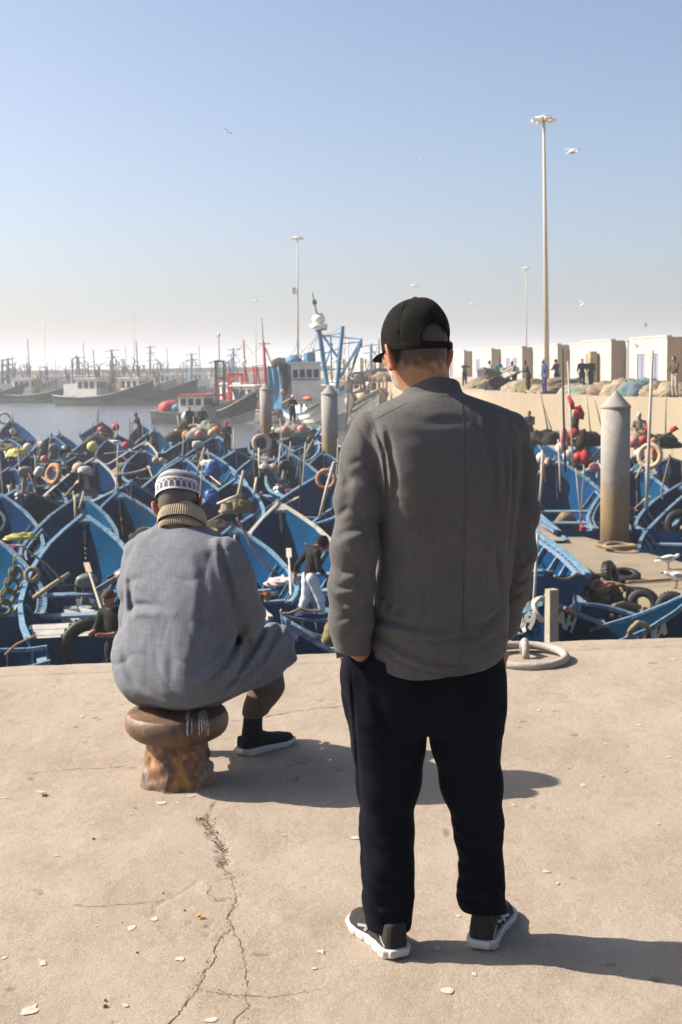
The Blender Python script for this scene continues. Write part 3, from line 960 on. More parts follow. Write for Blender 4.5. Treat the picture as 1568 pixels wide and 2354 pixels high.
SKIN = attr_mat('skin', .55, .25, .35, .15, 260)
def set_col(o, C):
    a = o.data.attributes.new('col', 'FLOAT_COLOR', 'POINT')
    C = np.concatenate([C, np.ones((len(C), 1))], 1).astype(np.float32)
    a.data.foreach_set('color', C.ravel())
def A3(px, py, Y):
    p = at(px, py, Y); return (p.x, p.y, p.z)
def rows_to_profile(rows, blur=.012):
    """rows: (py, left px, right px, half depth, Y of the axis) -> smooth functions of z"""
    z, cx, a, b, cy = [], [], [], [], []
    for py, l, r, hb, Y in rows:
        pl, pr = at(l, py, Y), at(r, py, Y)
        z.append((pl.z + pr.z) / 2); cx.append((pl.x + pr.x) / 2); a.append((pr.x - pl.x) / 2); b.append(hb); cy.append(Y)
    o = np.argsort(z)
    z = np.array(z)[o]
    zs = np.linspace(z[0], z[-1], 400)
    K = np.exp(-((np.arange(-40, 41) * (zs[1] - zs[0])) / blur) ** 2); K /= K.sum()
    def f(v):
        w = np.interp(zs, z, np.array(v)[o])
        return np.convolve(np.pad(w, 40, mode='edge'), K, 'valid')
    return zs, f(cx), f(a), f(b), f(cy)
def prof_sdf(X, Y, Z, P, n=2.4, yaw=0.0):
    zs, cx, a, b, cy = P
    Cx, A_, B_, Cy = [np.interp(Z, zs, q).astype(np.float32) for q in (cx, a, b, cy)]
    dx, dy = X - Cx, Y - Cy
    c, s = math.cos(yaw), math.sin(yaw)
    u, v = dx * c + dy * s, -dx * s + dy * c
    k = (np.abs(u / A_) ** n + np.abs(v / B_) ** n) ** (1 / n)
    d = (k - 1) * B_
    return np.maximum(d, np.maximum(Z - zs[-1], zs[0] - Z))
def pxz(l, Y):
    """points of a fold line, picture -> (x, z) at depth Y"""
    return [(lambda p: (p.x, p.z))(at(a, b, Y)) for a, b in l]
def ridge(X, Y, Z, seed, f0, f1, st):
    return (1 - np.clip(np.abs(sines(X, Y, Z, seed, 5, f0, f1, st)) * 1.6, 0, 1)) ** 2 - .25

def shoe(parent, heel, toe, base, L_, upper_mat, sole_mat, names=('shoe', 'sole'), high=.095, accent=None, sneaker=True):
    """shoe lying on z=ground from heel to toe (world points); returns shoe object"""
    heel = Vector((heel[0], heel[1], 0)); toe = Vector((toe[0], toe[1], 0))
    f = (toe - heel).normalized(); r = Vector((f.y, -f.x, 0))
    tt = np.array([0, .04, .12, .28, .45, .62, .75, .88, .96, 1.0])
    ww = np.array([.020, .032, .036, .034, .036, .045, .050, .043, .028, .010])
    def loc(X, Y):
        return (X - heel.x) * f.x + (Y - heel.y) * f.y, (X - heel.x) * r.x + (Y - heel.y) * r.y
    z0 = gz(heel.x, heel.y)
    def outline(t, s, g=0):
        w_ = np.interp(t / L_, tt, ww) + g
        de = np.maximum(-t - g, t - L_ - g)
        return np.maximum(np.abs(s) - w_, de * 1.0)
    def sole_f(X, Y, Z):
        t, s = loc(X, Y); z = Z - z0
        th = np.interp(t / L_, [0, .1, .4, .6, 1], [.030, .028, .025, .022, .021])
        lift = np.interp(t / L_, [0, .06, .7, 1], [.006, 0, 0, .014])
        fl = .004 * np.sin(z * 190)
        o_ = outline(t, s, .004) - .004 + fl * .35
        groove = .003 * (np.sin(t * 150) > .75) * (z < lift + .010)
        return smax(o_ + groove, np.abs(z - (lift + th) / 2) - (th - lift) / 2, .006)
    def upper_f(X, Y, Z):
        t, s = loc(X, Y); z = Z - z0
        k = t / L_
        hgt = np.interp(k, [-.02, .0, .08, .28, .40, .55, .8, .95, 1.0], [.06, high, high, high * .96, .082, .066, .052, .040, .02])
        side = np.interp(k, tt, ww) - .002
        zz_ = np.clip(z / hgt, 0, 1.3)
        w_ = side * np.sqrt(np.clip(1 - np.clip(zz_, 0, 1) ** 3.2 * np.interp(k, [0, .3, .5, 1], [.25, .35, .75, .95]), .01, 1))
        d = np.maximum(np.abs(s) - w_, np.maximum(-t + .002 + .10 * z * (z < .05) * .2, t - L_ + .004))
        d = smax(d, z - hgt, .010)
        open_ = seg(t, s, z, (.062, 0, .075), (.066, 0, .2), .030, .034)
        return np.maximum(smax(d, -open_, .004), .010 - z) + .0012 * sines(t, s, z, 5, 8, 60, 160)
    lo = (min(heel.x, toe.x) - .10, min(heel.y, toe.y) - .10, -.01); hi = (max(heel.x, toe.x) + .10, max(heel.y, toe.y) + .10, .15)
    V, Q = sdf_mesh(upper_f, lo, hi, .0032)
    u = npmesh(names[0], V - base, Q, upper_mat, parent)
    V, Q = sdf_mesh(sole_f, lo, (hi[0], hi[1], .05), .0026)
    npmesh(names[1], V - base, Q, sole_mat, u)
    if accent:
        # stripes laid on the outer side of the shoe
        for sd in (-1, 1):
            for pts, w_ in (([(.50, .030), (.44, .050), (.39, .066)], .008), ([(.62, .034), (.46, .046), (.32, .048), (.24, .060)], .007), ([(.06, .034), (.13, .048), (.17, .056)], .005)):
                mb = MB(); P = []
                for k, z in pts:
                    t = k * L_
                    best = None
                    sv = np.linspace(.06, 0, 61)
                    wx = heel.x + f.x * t + r.x * sv * sd; wy = heel.y + f.y * t + r.y * sv * sd
                    dv = upper_f(wx, wy, np.full(61, z + z0))
                    i = int(np.argmax(dv < 0.0006)) if (dv < .0006).any() else 60
                    P.append(Vector((wx[i] - base[0], wy[i] - base[1], z + z0 - base[2])) + r * sd * .0015)
                for a, b in zip(P[:-1], P[1:]):
                    mb.bar(a, b, .003, w_, up=(0, 0, 1))
                mb.build('shoe_stripe', accent, u)
    return u

# ================================================================== the standing man
Yb = 3.37
JACKET = cloth('jacket_wool', (.076, .0735, .0735), .14, 620, .16, .95, .08, .25)
TROUS = cloth('black_trousers', (.0036, .0042, .0085), .15, 700, .2, .9, .01, .2, spec=.05)
CAPM = cloth('black_cap_cotton', (.0058, .0060, .0060), .15, 700, .25, .9, .02, .3, spec=.06)
BLACKM = mat('black_mesh_shoe', (.022, .021, .020), .9, .25, 160, .5, 400)
SOLEW = mat('white_sole', (.43, .405, .39), .6, .06, 25, .1, 80, col2=(.40, .35, .31), cscale=30, cthr=.62, cover=.2)
GREYST = mat('grey_stripe', (.30, .28, .29), .5, .1, 50)
METAL = mat('buckle_metal', (.75, .75, .76), .25, .05, 20, metallic=.9)
mb0 = onz(1000, 2190)
man = thing('person', 'man standing in black cap, grey blazer and black trousers, back turned, hands in pockets', 'person', (.26, 3.45, 0))
MB0 = np.array([.26, 3.45, 0], np.float32)
YAW = .26

trows = [(885, 962, 1024, .062, Yb + .045), (903, 935, 1052, .082, Yb + .04), (922, 882, 1120, .098, Yb + .03), (946, 838, 1184, .112, Yb + .02), (972, 832, 1200, .120, Yb + .012), (1010, 834, 1206, .126, Yb),
         (1070, 848, 1204, .132, Yb - .01), (1150, 862, 1196, .136, Yb - .01), (1250, 862, 1186, .130, Yb), (1350, 856, 1174, .128, Yb), (1420, 850, 1170, .138, Yb), (1470, 846, 1170, .146, Yb), (1530, 848, 1154, .148, Yb), (1590, 852, 1146, .148, Yb)]
TP = rows_to_profile(trows, .016)
LARM = [A3(852, 992, Yb - .03), A3(834, 1060, Yb - .045), A3(824, 1150, Yb - .07), A3(815, 1260, Yb - .09), A3(809, 1350, Yb - .09), A3(806, 1425, Yb - .085), A3(810, 1520, Yb - .075)]
LRAD = [.054, .0585, .0585, .0575, .056, .052, .046]
RARM = [A3(1170, 992, Yb + .03), A3(1184, 1080, Yb + .03), A3(1191, 1180, Yb + .02), A3(1188, 1270, Yb + .03), A3(1178, 1350, Yb + .07), A3(1160, 1440, Yb + .12)]
RRAD = [.053, .054, .051, .049, .045, .040]
yk = Yb - .13
FOLDS = [  # fold lines on the back of the blazer: points, width m, depth m
    ([(846, 1440), (900, 1432), (970, 1447), (1040, 1452)], .011, .011),
    ([(850, 1462), (920, 1492), (1000, 1520), (1090, 1530)], .012, .009),
    ([(852, 1478), (930, 1524), (1010, 1545), (1100, 1533)], .008, .005),
    ([(1172, 1400), (1120, 1436), (1060, 1440)], .012, .006),
    ([(1165, 1455), (1110, 1490), (1030, 1500)], .012, .006),
    ([(890, 985), (896, 1030), (908, 1090), (905, 1180)], .010, .008),
    ([(1128, 950), (1140, 1020), (1136, 1120), (1150, 1250)], .012, .008),
    ([(1158, 1010), (1168, 1090), (1160, 1180)], .009, .006),
    ([(1140, 1230), (1150, 1320), (1160, 1400)], .010, .006),
    ([(900, 1250), (930, 1340), (920, 1430)], .014, .005),
    ([(905, 1280), (980, 1220), (1050, 1140)], .030, .004),
    ([(1030, 1410), (1060, 1360), (1080, 1290)], .022, .004),
    ([(870, 1360), (905, 1400), (960, 1425)], .016, .005),
    ([(930, 962), (990, 972), (1050, 968), (1090, 975)], .016, .0045),
    ([(1068, 1060), (1067, 1250), (1066, 1500)], .0055, .0045),
    ([(862, 975), (884, 1040), (892, 1120), (884, 1230)], .006, .006),
    ([(1178, 975), (1186, 1060), (1182, 1180), (1172, 1300)], .006, .006),
    ([(940, 1180), (1000, 1160), (1050, 1180)], .03, .003),
    ([(1150, 1420), (1090, 1462), (1000, 1470), (920, 1452)], .009, .006),
    ([(1090, 1420), (1110, 1380), (1120, 1310)], .012, .004),
    ([(880, 1440), (890, 1400), (920, 1360)], .010, .005),
]
SFOLD = [  # folds on the left sleeve
    ([(795, 1075), (825, 1062), (860, 1075)], .010, .006),
    ([(780, 1130), (815, 1100), (850, 1120)], .012, .007),
    ([(772, 1195), (800, 1170), (835, 1185)], .010, .007),
    ([(765, 1245), (795, 1225), (830, 1215), (862, 1190)], .011, .009),
    ([(757, 1300), (785, 1318), (820, 1310), (868, 1262)], .011, .011),
    ([(757, 1340), (775, 1352), (800, 1350), (850, 1310)], .009, .010),
    ([(760, 1372), (790, 1388), (822, 1385), (852, 1345)], .010, .009),
    ([(772, 1432), (800, 1418), (848, 1385)], .008, .006),
    ([(790, 1475), (815, 1450), (845, 1425)], .008, .007),
    ([(800, 1495), (825, 1470), (846, 1455)], .007, .005),
    ([(785, 1040), (800, 1120), (790, 1190)], .016, .006),
    ([(840, 1010), (856, 1100), (856, 1200)], .012, .005),
]
RFOLD = [([(1200, 1240), (1215, 1285), (1235, 1310)], .010, .007), ([(1172, 1330), (1195, 1345), (1220, 1335)], .009, .008), ([(1170, 1300), (1195, 1305), (1225, 1280)], .010, .007),
         ([(1195, 1050), (1205, 1120), (1202, 1200)], .012, .004), ([(1170, 1385), (1190, 1380), (1212, 1365)], .008, .006)]
def fold_sum(X, Z, L_, Y, k=1.0):
    s = 0
    for pts, w_, dp in L_:
        s = s + crease(X, Z, pxz(pts, Y), w_ * .85, dp * .9 * k)
    return s
zb_, zs_ = at(985, 1560, Yb - .148).z, at(850, 1498, Yb - .02).z
NECKC = A3(990, 890, Yb + .05)
def jacket_f(X, Y, Z):
    back = np.clip((Yb + .05 - Y) / .08, 0, 1)
    t = prof_sdf(X, Y, Z, TP, 2.45, YAW)
    t = t + fold_sum(X, Z, FOLDS, yk) * back
    t = t + .0026 * sines(X, Y, Z, 31, 8, 9, 30, (1, 1, .4)) + .0010 * sines(X, Y, Z, 32, 8, 50, 110, (.5, 1, 1)) + .0030 * ridge(X, Y, Z, 35, 14, 40, (.8, .3, 1)) * np.clip((1.30 - Z) / .15, .25, 1)
    # shoulder blades
    for px in (940, 1085):
        p = A3(px, 1075, Yb - .128)
        t = t - .006 * np.exp(-(((X - p[0]) / .055) ** 2 + ((Z - p[2]) / .075) ** 2)) * back
    la = chain(X, Y, Z, LARM, LRAD, .03)
    la = la + fold_sum(X, Z, SFOLD, Yb - .14, .6) * np.clip((Yb + .02 - Y) / .05, 0, 1) + .0014 * sines(X, Y, Z, 33, 8, 15, 50, (.5, 1, 1.4)) +   .0026 * ridge(X, Y, Z, 36, 22, 60, (.55, .3, 1))
    cut = at(808, 1503, Yb - .09).z
    la = smax(la, cut - Z + (X - LARM[-1][0]) * -.15, .005)
    ra = chain(X, Y, Z, RARM, RRAD, .03)
    ra = ra + fold_sum(X, Z, RFOLD, Yb - .03) * np.clip((Yb + .08 - Y) / .06, 0, 1) + .0014 * sines(X, Y, Z, 34, 8, 15, 50, (.5, 1, 1.4)) + .0036 * ridge(X, Y, Z, 37, 22, 60, (.55, .3, 1))
    hem = zb_ + (Y - (Yb - .148)) * (zs_ - zb_) / .128 + .003 * np.sin(X * 30)
    t = t + .0016 * np.exp(-((Z - hem - .028) / .0035) ** 2)
    t = smax(t, hem - Z, .003)
    top = np.clip((Z - 1.28) / .1, 0, 1)
    d = smin(t, la, .006)
    d = smin(d, ra, .007)
    # collar: a standing fall of cloth round the neck, lower towards the front
    cz = Z - NECKC[2]
    rx = np.interp(cz, [-.09, -.03, 0, .035], [.105, .079, .069, .062]); 
    cd = (np.sqrt(((X - NECKC[0] - .004) / rx) ** 2 + ((Y - NECKC[1] + .006 - .2 * cz) / (rx * .98)) ** 2) - 1) * .065
    ctop = .022 - (Y - NECKC[1] + .07) * .38 + (X - NECKC[0]) * .10
    cd = smax(smax(cd, cz - ctop, .006), -.12 - cz, .01)
    edge = -.016 - .32 * np.abs(X - NECKC[0] - .004) ** 1.15 * 1.6
    cd = cd - .0055 * np.clip((cz - edge) / .003, 0, 1) * (Y < NECKC[1] + .05)
    cd = cd + crease(X, Z, pxz([(940, 912), (965, 905), (1000, 901), (1040, 903), (1075, 912)], Yb - .05), .0045, .006, 1.0) * (Y < NECKC[1])
    d = smin(d, cd, .012)
    return d
V, Q = sdf_mesh(jacket_f, (A3(735, 1500, Yb)[0], Yb - .26, .66), (A3(1265, 1500, Yb)[0], Yb + .24, 1.56), .0033)
npmesh('jacket', V - MB0, Q, JACKET, man)
SEAM = mat('seam_thread', (.030, .028, .028), .9, .2, 60)
def seam(parent, f, pts, Y0, base, r=.0008):
    """a sewn line lying on the cloth, followed along the picture points"""
    D = [ray(a + (c - a) * i / 14, b + (d - b) * i / 14) for (a, b), (c, d) in zip(pts[:-1], pts[1:]) for i in range(14)]
    D = np.array([[q.x / q.y, q.z / q.y] for q in D], np.float32)
    T = np.linspace(Y0 - .32, Y0 + .12, 170, dtype=np.float32)
    X, Y, Z = D[:, :1] * T, np.repeat(T[None], len(D), 0), D[:, 1:] * T + EYE
    dv = f(X, Y, Z)
    k = (dv < 0).argmax(1); n = np.arange(len(D)); ok = (dv[n, k] < 0) & (k > 0)
    n, k = n[ok], k[ok]
    if len(n) < 4: return None
    w_ = dv[n, k - 1] / (dv[n, k - 1] - dv[n, k])
    P = [Vector((X[i, j - 1] + (X[i, j] - X[i, j - 1]) * w, Y[i, j - 1] + (Y[i, j] - Y[i, j - 1]) * w, Z[i, j - 1] + (Z[i, j] - Z[i, j - 1]) * w)) - Vector(base.tolist()) for i, j, w in zip(n, k, w_)]
    m = MB(); m.tube(P, r, 5)
    return m.build('seam', SEAM, parent, True)
JK = man.children[0]
for pts in ([(1062, 910), (1068, 1000), (1069, 1150), (1066, 1350), (1060, 1540)], [(838, 960), (868, 1010), (884, 1080), (888, 1160)], [(1166, 946), (1186, 1010), (1188, 1090), (1184, 1170)], [(862, 964), (905, 942), (940, 924)], [(1072, 912), (1120, 932), (1160, 952)]):
    seam(JK, jacket_f, pts, Yb, MB0)
# cuff flap with its three buttons, on the left sleeve
m = MB()
cb = [Vector(A3(a, b, Yb - .10)) for a, b in ((768, 1462), (790, 1470), (793, 1509), (774, 1514))]
V_ = [p - Vector(MB0.tolist()) for p in cb]; V2 = [p + Vector((0.004, .02, 0)) for p in V_]
m.add(V_ + V2, [(0, 3, 2, 1), (4, 5, 6, 7), (0, 1, 5, 4), (1, 2, 6, 5), (2, 3, 7, 6), (3, 0, 4, 7)])
cf = m.build('cuff', JACKET, man)
m = MB()
for i in range(4):
    p = Vector(A3(774 + i * 4.4, 1466 + i * 11, Yb - .107)) - Vector(MB0.tolist())
    m.lathe([(.005, -.002), (.005, .002)], 8, p, 'y')
m.build('cuff_buttons', mat('button', (.05, .045, .04), .4), cf)
# shirt collar
def shirt_f(X, Y, Z):
    cz = Z - NECKC[2]
    rx = np.interp(cz, [-.06, 0, .045], [.066, .0625, .0565])
    cd = (np.sqrt(((X - NECKC[0] - .003) / rx) ** 2 + ((Y - NECKC[1] + .006 - .2 * cz) / rx) ** 2) - 1) * .06
    ctop = .0285 - (Y - NECKC[1] + .07) * .40 + (X - NECKC[0]) * .10
    return np.maximum(cd, np.maximum(cz - ctop, -.05 - cz))
V, Q = sdf_mesh(shirt_f, (NECKC[0] - .09, NECKC[1] - .1, NECKC[2] - .06), (NECKC[0] + .09, NECKC[1] + .1, NECKC[2] + .06), .003)
PLAID = bpy.data.materials.new('plaid_shirt'); PLAID.use_nodes = True
_n, _l = PLAID.node_tree.nodes, PLAID.node_tree.links
_c = _n.new('ShaderNodeTexChecker'); _c.inputs['Scale'].default_value = 130; _c.inputs[1].default_value = (.55, .57, .62, 1); _c.inputs[2].default_value = (.10, .13, .28, 1)
_t = _n.new('ShaderNodeTexCoord'); _l.new(_t.outputs['Object'], _c.inputs[0]); _l.new(_c.outputs[0], _n['Principled BSDF'].inputs['Base Color'])
npmesh('shirt_collar', V - MB0, Q, PLAID, man)

# ---- trousers
hipr = [(1400, 880, 1130, .115, Yb), (1480, 850, 1150, .122, Yb), (1520, 812, 1152, .126, Yb), (1580, 806, 1156, .125, Yb), (1640, 812, 1154, .112, Yb), (1668, 840, 1140, .09, Yb)]
HP = rows_to_profile(hipr, .012)
hl, tl = onz(917, 2203), onz(815, 2104)
hr_, tr_ = onz(1104, 2184), onz(1152, 2092)
ayl, ayr = hl.y + .075, hr_.y + .07
LL = [(895, 1560, 92, Yb), (893, 1640, 90, Yb), (893, 1700, 84, Yb), (894, 1800, 73, Yb + .005), (889, 1900, 61, Yb + .005), (889, 2000, 57, ayl + .01), (891, 2080, 53, ayl), (894, 2148, 50, ayl - .005)]
RL = [(1066, 1560, 86, Yb), (1068, 1640, 85, Yb), (1072, 1700, 80, Yb), (1083, 1800, 67, Yb + .005), (1098, 1900, 54, Yb + .01), (1105, 2000, 51, ayr + .01), (1105, 2060, 54, ayr), (1119, 2118, 48, ayr)]
def legs(L_): return [A3(a, b, Y) for a, b, w, Y in L_], [w * Y / FPX * 1.0 for a, b, w, Y in L_]
LLp, LLr = legs(LL); RLp, RLr = legs(RL)
TF = [([(1048, 1905), (1085, 1925), (1130, 1915)], .010, .007), ([(1050, 1935), (1080, 1960), (1120, 1955)], .012, .008), ([(1046, 2000), (1075, 2010), (1110, 1995)], .010, .009), ([(1044, 2040), (1080, 2052), (1120, 2036), (1160, 2050)], .010, .011),
      ([(1050, 2075), (1085, 2082), (1130, 2075)], .008, .009), ([(835, 2060), (870, 2080), (930, 2070)], .010, .007), ([(836, 2010), (880, 2030), (940, 2020)], .014, .006), ([(828, 1905), (870, 1930), (940, 1915)], .016, .005),
      ([(850, 1560), (880, 1640), (930, 1700)], .020, .006), ([(985, 1640), (960, 1720), (940, 1790)], .014, .006), ([(990, 1650), (1030, 1740), (1060, 1800)], .014, .006), ([(806, 1530), (818, 1700), (832, 1900), (840, 2060)], .005, .004),
      ([(1145, 2045), (1160, 2065), (1165, 2100)], .008, .008)]
hz_l, hz_r = at(894, 2148, ayl - .05).z, at(1119, 2112, ayr - .05).z
def trous_f(X, Y, Z):
    d = prof_sdf(X, Y, Z, HP, 2.3, YAW * .6)
    l = chain(X, Y, Z, LLp, LLr, .03); r = chain(X, Y, Z, RLp, RLr, .03)
    f = fold_sum(X, Z, TF, Yb - .08) * np.clip((Yb + .04 - Y) / .08, .25, 1) + .0028 * sines(X, Y, Z, 41, 9, 12, 40, (.7, 1, 1)) + .001 * sines(X, Y, Z, 42, 8, 50, 100)
    low = np.clip((.35 - Z) / .2, 0, 1)
    f = f + .0035 * ridge(X, Y, Z, 44, 10, 30, (.7, .3, 1)) + low * .005 * sines(X * .3, Y * .6, Z, 43, 6, 60, 110)
    # trouser backs fall onto the heel, fronts ride on the instep
    l = smax(l, (hz_l - Z) + np.clip(Y - ayl + .02, 0, 1) * .5, .004)
    r = smax(r, (hz_r - Z) + np.clip(Y - ayr + .02, 0, 1) * .5, .004)
    lg = smin(l, r, .006)
    d = smin(d, lg, .035)
    pk = ell(X, Y, Z, A3(806, 1545, Yb - .02), (.030, .06, .07))
    d = smin(d, pk, .03)
    return d + f
V, Q = sdf_mesh(trous_f, (A3(770, 1500, Yb)[0], Yb - .22, .02), (A3(1200, 1500, Yb)[0], Yb + .24, 1.02), .0048)
npmesh('trousers', V - MB0, Q, TROUS, man)

# ---- shoes
shoe(man, hl, tl, MB0, .280, BLACKM, SOLEW, accent=GREYST)
shoe(man, hr_, tr_, MB0, .280, BLACKM, SOLEW, accent=GREYST)

# ---- head, neck, hands: one body
HY = .46                                   # the head is turned to the left
HC = np.array(A3(957, 792, Yb + .055))
def head_local(X, Y, Z, HC, yaw, pitch, roll=0.0):
    c, s = math.cos(yaw), math.sin(yaw)
    dx, dy, dz = X - HC[0], Y - HC[1], Z - HC[2]
    r_ = dx * c + dy * s; f = -dx * s + dy * c
    cp, sp = math.cos(pitch), math.sin(pitch)
    f, u = f * cp - dz * sp, f * sp + dz * cp       # pitch > 0: looking down
    if roll:
        cr, sr = math.cos(roll), math.sin(roll)
        r_, u = r_ * cr - u * sr, r_ * sr + u * cr
    return r_, f, u
def head_sdf(r_, f, u, S=1.0):
    d = ell(r_, f, u, (0, -.004, .012), (.0755 * S, .096 * S, .100 * S))
    d = smin(d, ell(r_, f, u, (0, .030, -.052), (.058, .060, .066)), .035)
    d = smin(d, ell(r_, f, u, (0, .066, -.088), (.030, .026, .024)), .03)           # chin
    d = smin(d, ell(r_, f, u, (0, .088, .022), (.05, .014, .012)), .02)             # brow
    d = smin(d, seg(r_, f, u, (0, .094, .012), (0, .112, -.024), .009, .015), .012) # nose
    for s_ in (-1, 1):
        d = smax(d, -ell(r_, f, u, (s_ * .033, .104, .004), (.018, .016, .012)), .012)
        d = smin(d, ell(r_, f, u, (s_ * .033, .081, .003), (.013, .012, .011)), .004)
        d = smin(d, ell(r_, f, u, (s_ * .042, .070, -.030), (.022, .02, .02)), .025)
        # ear: a tilted shell with a rim
        e = ell(r_, f, u, (s_ * .086, -.008, -.030), (.0085, .021, .034), (0, s_ * .28, s_ * .55))
        e = smax(e, -ell(r_, f, u, (s_ * .095, .004, -.026), (.008, .013, .021), (0, s_ * .28, s_ * .55)), .006)
        e = smin(e, ell(r_, f, u, (s_ * .080, .002, -.058), (.007, .010, .011)), .008)
        d = smin(d, e, .010)
    d = smin(d, ell(r_, f, u, (0, .090, -.055), (.022, .012, .006)), .006)           # lips
    d = smin(d, ell(r_, f, u, (0, .090, -.066), (.019, .012, .006)), .006)
    return d
HB = A3(985, 905, Yb + .045)
def body_f(X, Y, Z):
    r_, f, u = head_local(X, Y, Z, HC, HY, .10)
    d = head_sdf(r_, f, u)
    nk = seg(X, Y, Z, (HC[0] + .012, HC[1] - .012, HC[2] - .05), HB, .057, .061)
    d = smin(d, nk, .03)
    return d
V, Q = sdf_mesh(body_f, (HC[0] - .16, HC[1] - .16, HC[2] - .20), (HC[0] + .16, HC[1] + .17, HC[2] + .15), .0031)
def paint_head(V, HC, yaw, pitch, hairline, skin, hair, beard, roll=0.):
    r_, f, u = head_local(V[:, 0], V[:, 1], V[:, 2], HC, yaw, pitch, roll)
    n = sines(V[:, 0], V[:, 1], V[:, 2], 51, 10, 120, 400)
    C = np.repeat(np.array([skin]), len(V), 0)
    ear = (np.abs(r_) > .0725) & (u < .012) & (u > -.08) & (f > -.045)
    hl_ = hairline + .012 * np.clip(np.abs(r_) / .07, 0, 1) ** 2
    w_ = np.clip((u - hl_) / .030 + .3 * n, 0, 1) * np.clip((.045 - f) / .02, 0, 1) * (~ear)
    C = C * (1 - w_[:, None]) + np.array([hair]) * w_[:, None]
    b_ = np.clip((f - .012) / .02, 0, 1) * np.clip((-.045 - u) / .012, 0, 1) * (.55 + .25 * n)
    b_ = np.clip(b_, 0, .8)
    C = C * (1 - b_[:, None]) + np.array([beard]) * b_[:, None]
    lip = np.exp(-(((f - .1) / .012) ** 2 + ((u + .06) / .01) ** 2 + (r_ / .02) ** 2))[:, None]
    C = C * (1 - .6 * lip) + np.array([(.35, .12, .1)]) * .6 * lip
    eye = (np.abs(np.abs(r_) - .033) < .009) & (np.abs(u - .003) < .006) & (f > .086)
    C[eye] = (.55, .52, .48)
    C[ear] = np.array(skin) * np.array((1.05, .80, .74))
    return C
o = npmesh('body', V - MB0, Q, SKIN, man)
set_col(o, paint_head(V, HC, HY, .10, -.080, (.30, .150, .090), (.050, .037, .028), (.55, .50, .45)))

def hand_pts(S, wrist, palm_dir, curl_dir, side_dir, kind=1):
    """skeleton of a relaxed hand: list of (points, radii) chains; lengths scaled by S, thumb towards side_dir"""
    w_ = np.array(wrist, float); p = np.array(palm_dir, float); p /= np.linalg.norm(p)
    c = np.array(curl_dir, float); c -= p * (c @ p); c /= np.linalg.norm(c)
    s = np.cross(p, c)
    if s @ np.array(side_dir, float) < 0: s = -s
    out = []
    kn = w_ + p * .085 * S
    out.append(([w_, w_ + p * .045 * S, kn], [.026 * S, .033 * S, .030 * S]))
    for i, (off, ln) in enumerate(((.030, .078), (.010, .088), (-.011, .080), (-.030, .062))):
        a0 = kn + s * off * S - p * .012 * S
        a1 = a0 + (p * .85 + c * .5) * ln * .48 * S
        a2 = a1 + (p * .45 + c * .9) * ln * .30 * S
        a3 = a2 + (p * .1 + c * 1.0) * ln * .25 * S
        out.append(([a0, a1, a2, a3], [.0095 * S, .0088 * S, .0080 * S, .0068 * S]))
    t0 = w_ + p * .022 * S + s * .022 * S
    t1 = t0 + (p * .7 + s * .75 + c * .2) * .042 * S
    t2 = t1 + (p * .95 + s * .2 + c * .4) * .034 * S
    t3 = t2 + (p * .9 - s * .05 + c * .5) * .026 * S
    out.append(([t0, t1, t2, t3], [.016 * S, .0125 * S, .0105 * S, .008 * S]))
    return out
def hand_sdf(X, Y, Z, H, flat=None):
    d = chain(X, Y, Z, H[0][0], H[0][1], .01)
    for pts, rs in H[1:]:
        d = smin(d, chain(X, Y, Z, pts, rs, .004), .006)
    return d
# the left hand going into its pocket
wl_ = np.array(A3(826, 1468, Yb - .04))
HL = hand_pts(1.0, wl_, (.12, .12, -1), (.3, .8, -.1), (0.2, 1, 0))
V, Q = sdf_mesh(lambda X, Y, Z: smin(hand_sdf(X, Y, Z, HL), seg(X, Y, Z, wl_ + np.array((0, 0, .12)), wl_, .03, .027), .02), wl_ + np.array((-.1, -.1, -.2)), wl_ + np.array((.1, .18, .1)), .003)
o = npmesh('hand', V - MB0, Q, SKIN, man); set_col(o, np.repeat(np.array([(.31, .155, .092)]), len(V), 0))
wr_ = np.array(A3(1128, 1470, Yb + .06))
HR = hand_pts(1.0, wr_, (-.1, .12, -1), (-.3, .7, -.1), (-.2, 1, 0))
V, Q = sdf_mesh(lambda X, Y, Z: smin(hand_sdf(X, Y, Z, HR), seg(X, Y, Z, wr_ + np.array((0, 0, .12)), wr_, .03, .027), .02), wr_ + np.array((-.1, -.1, -.2)), wr_ + np.array((.1, .18, .1)), .004)
o = npmesh('hand', V - MB0, Q, SKIN, man); set_col(o, np.repeat(np.array([(.31, .155, .092)]), len(V), 0))

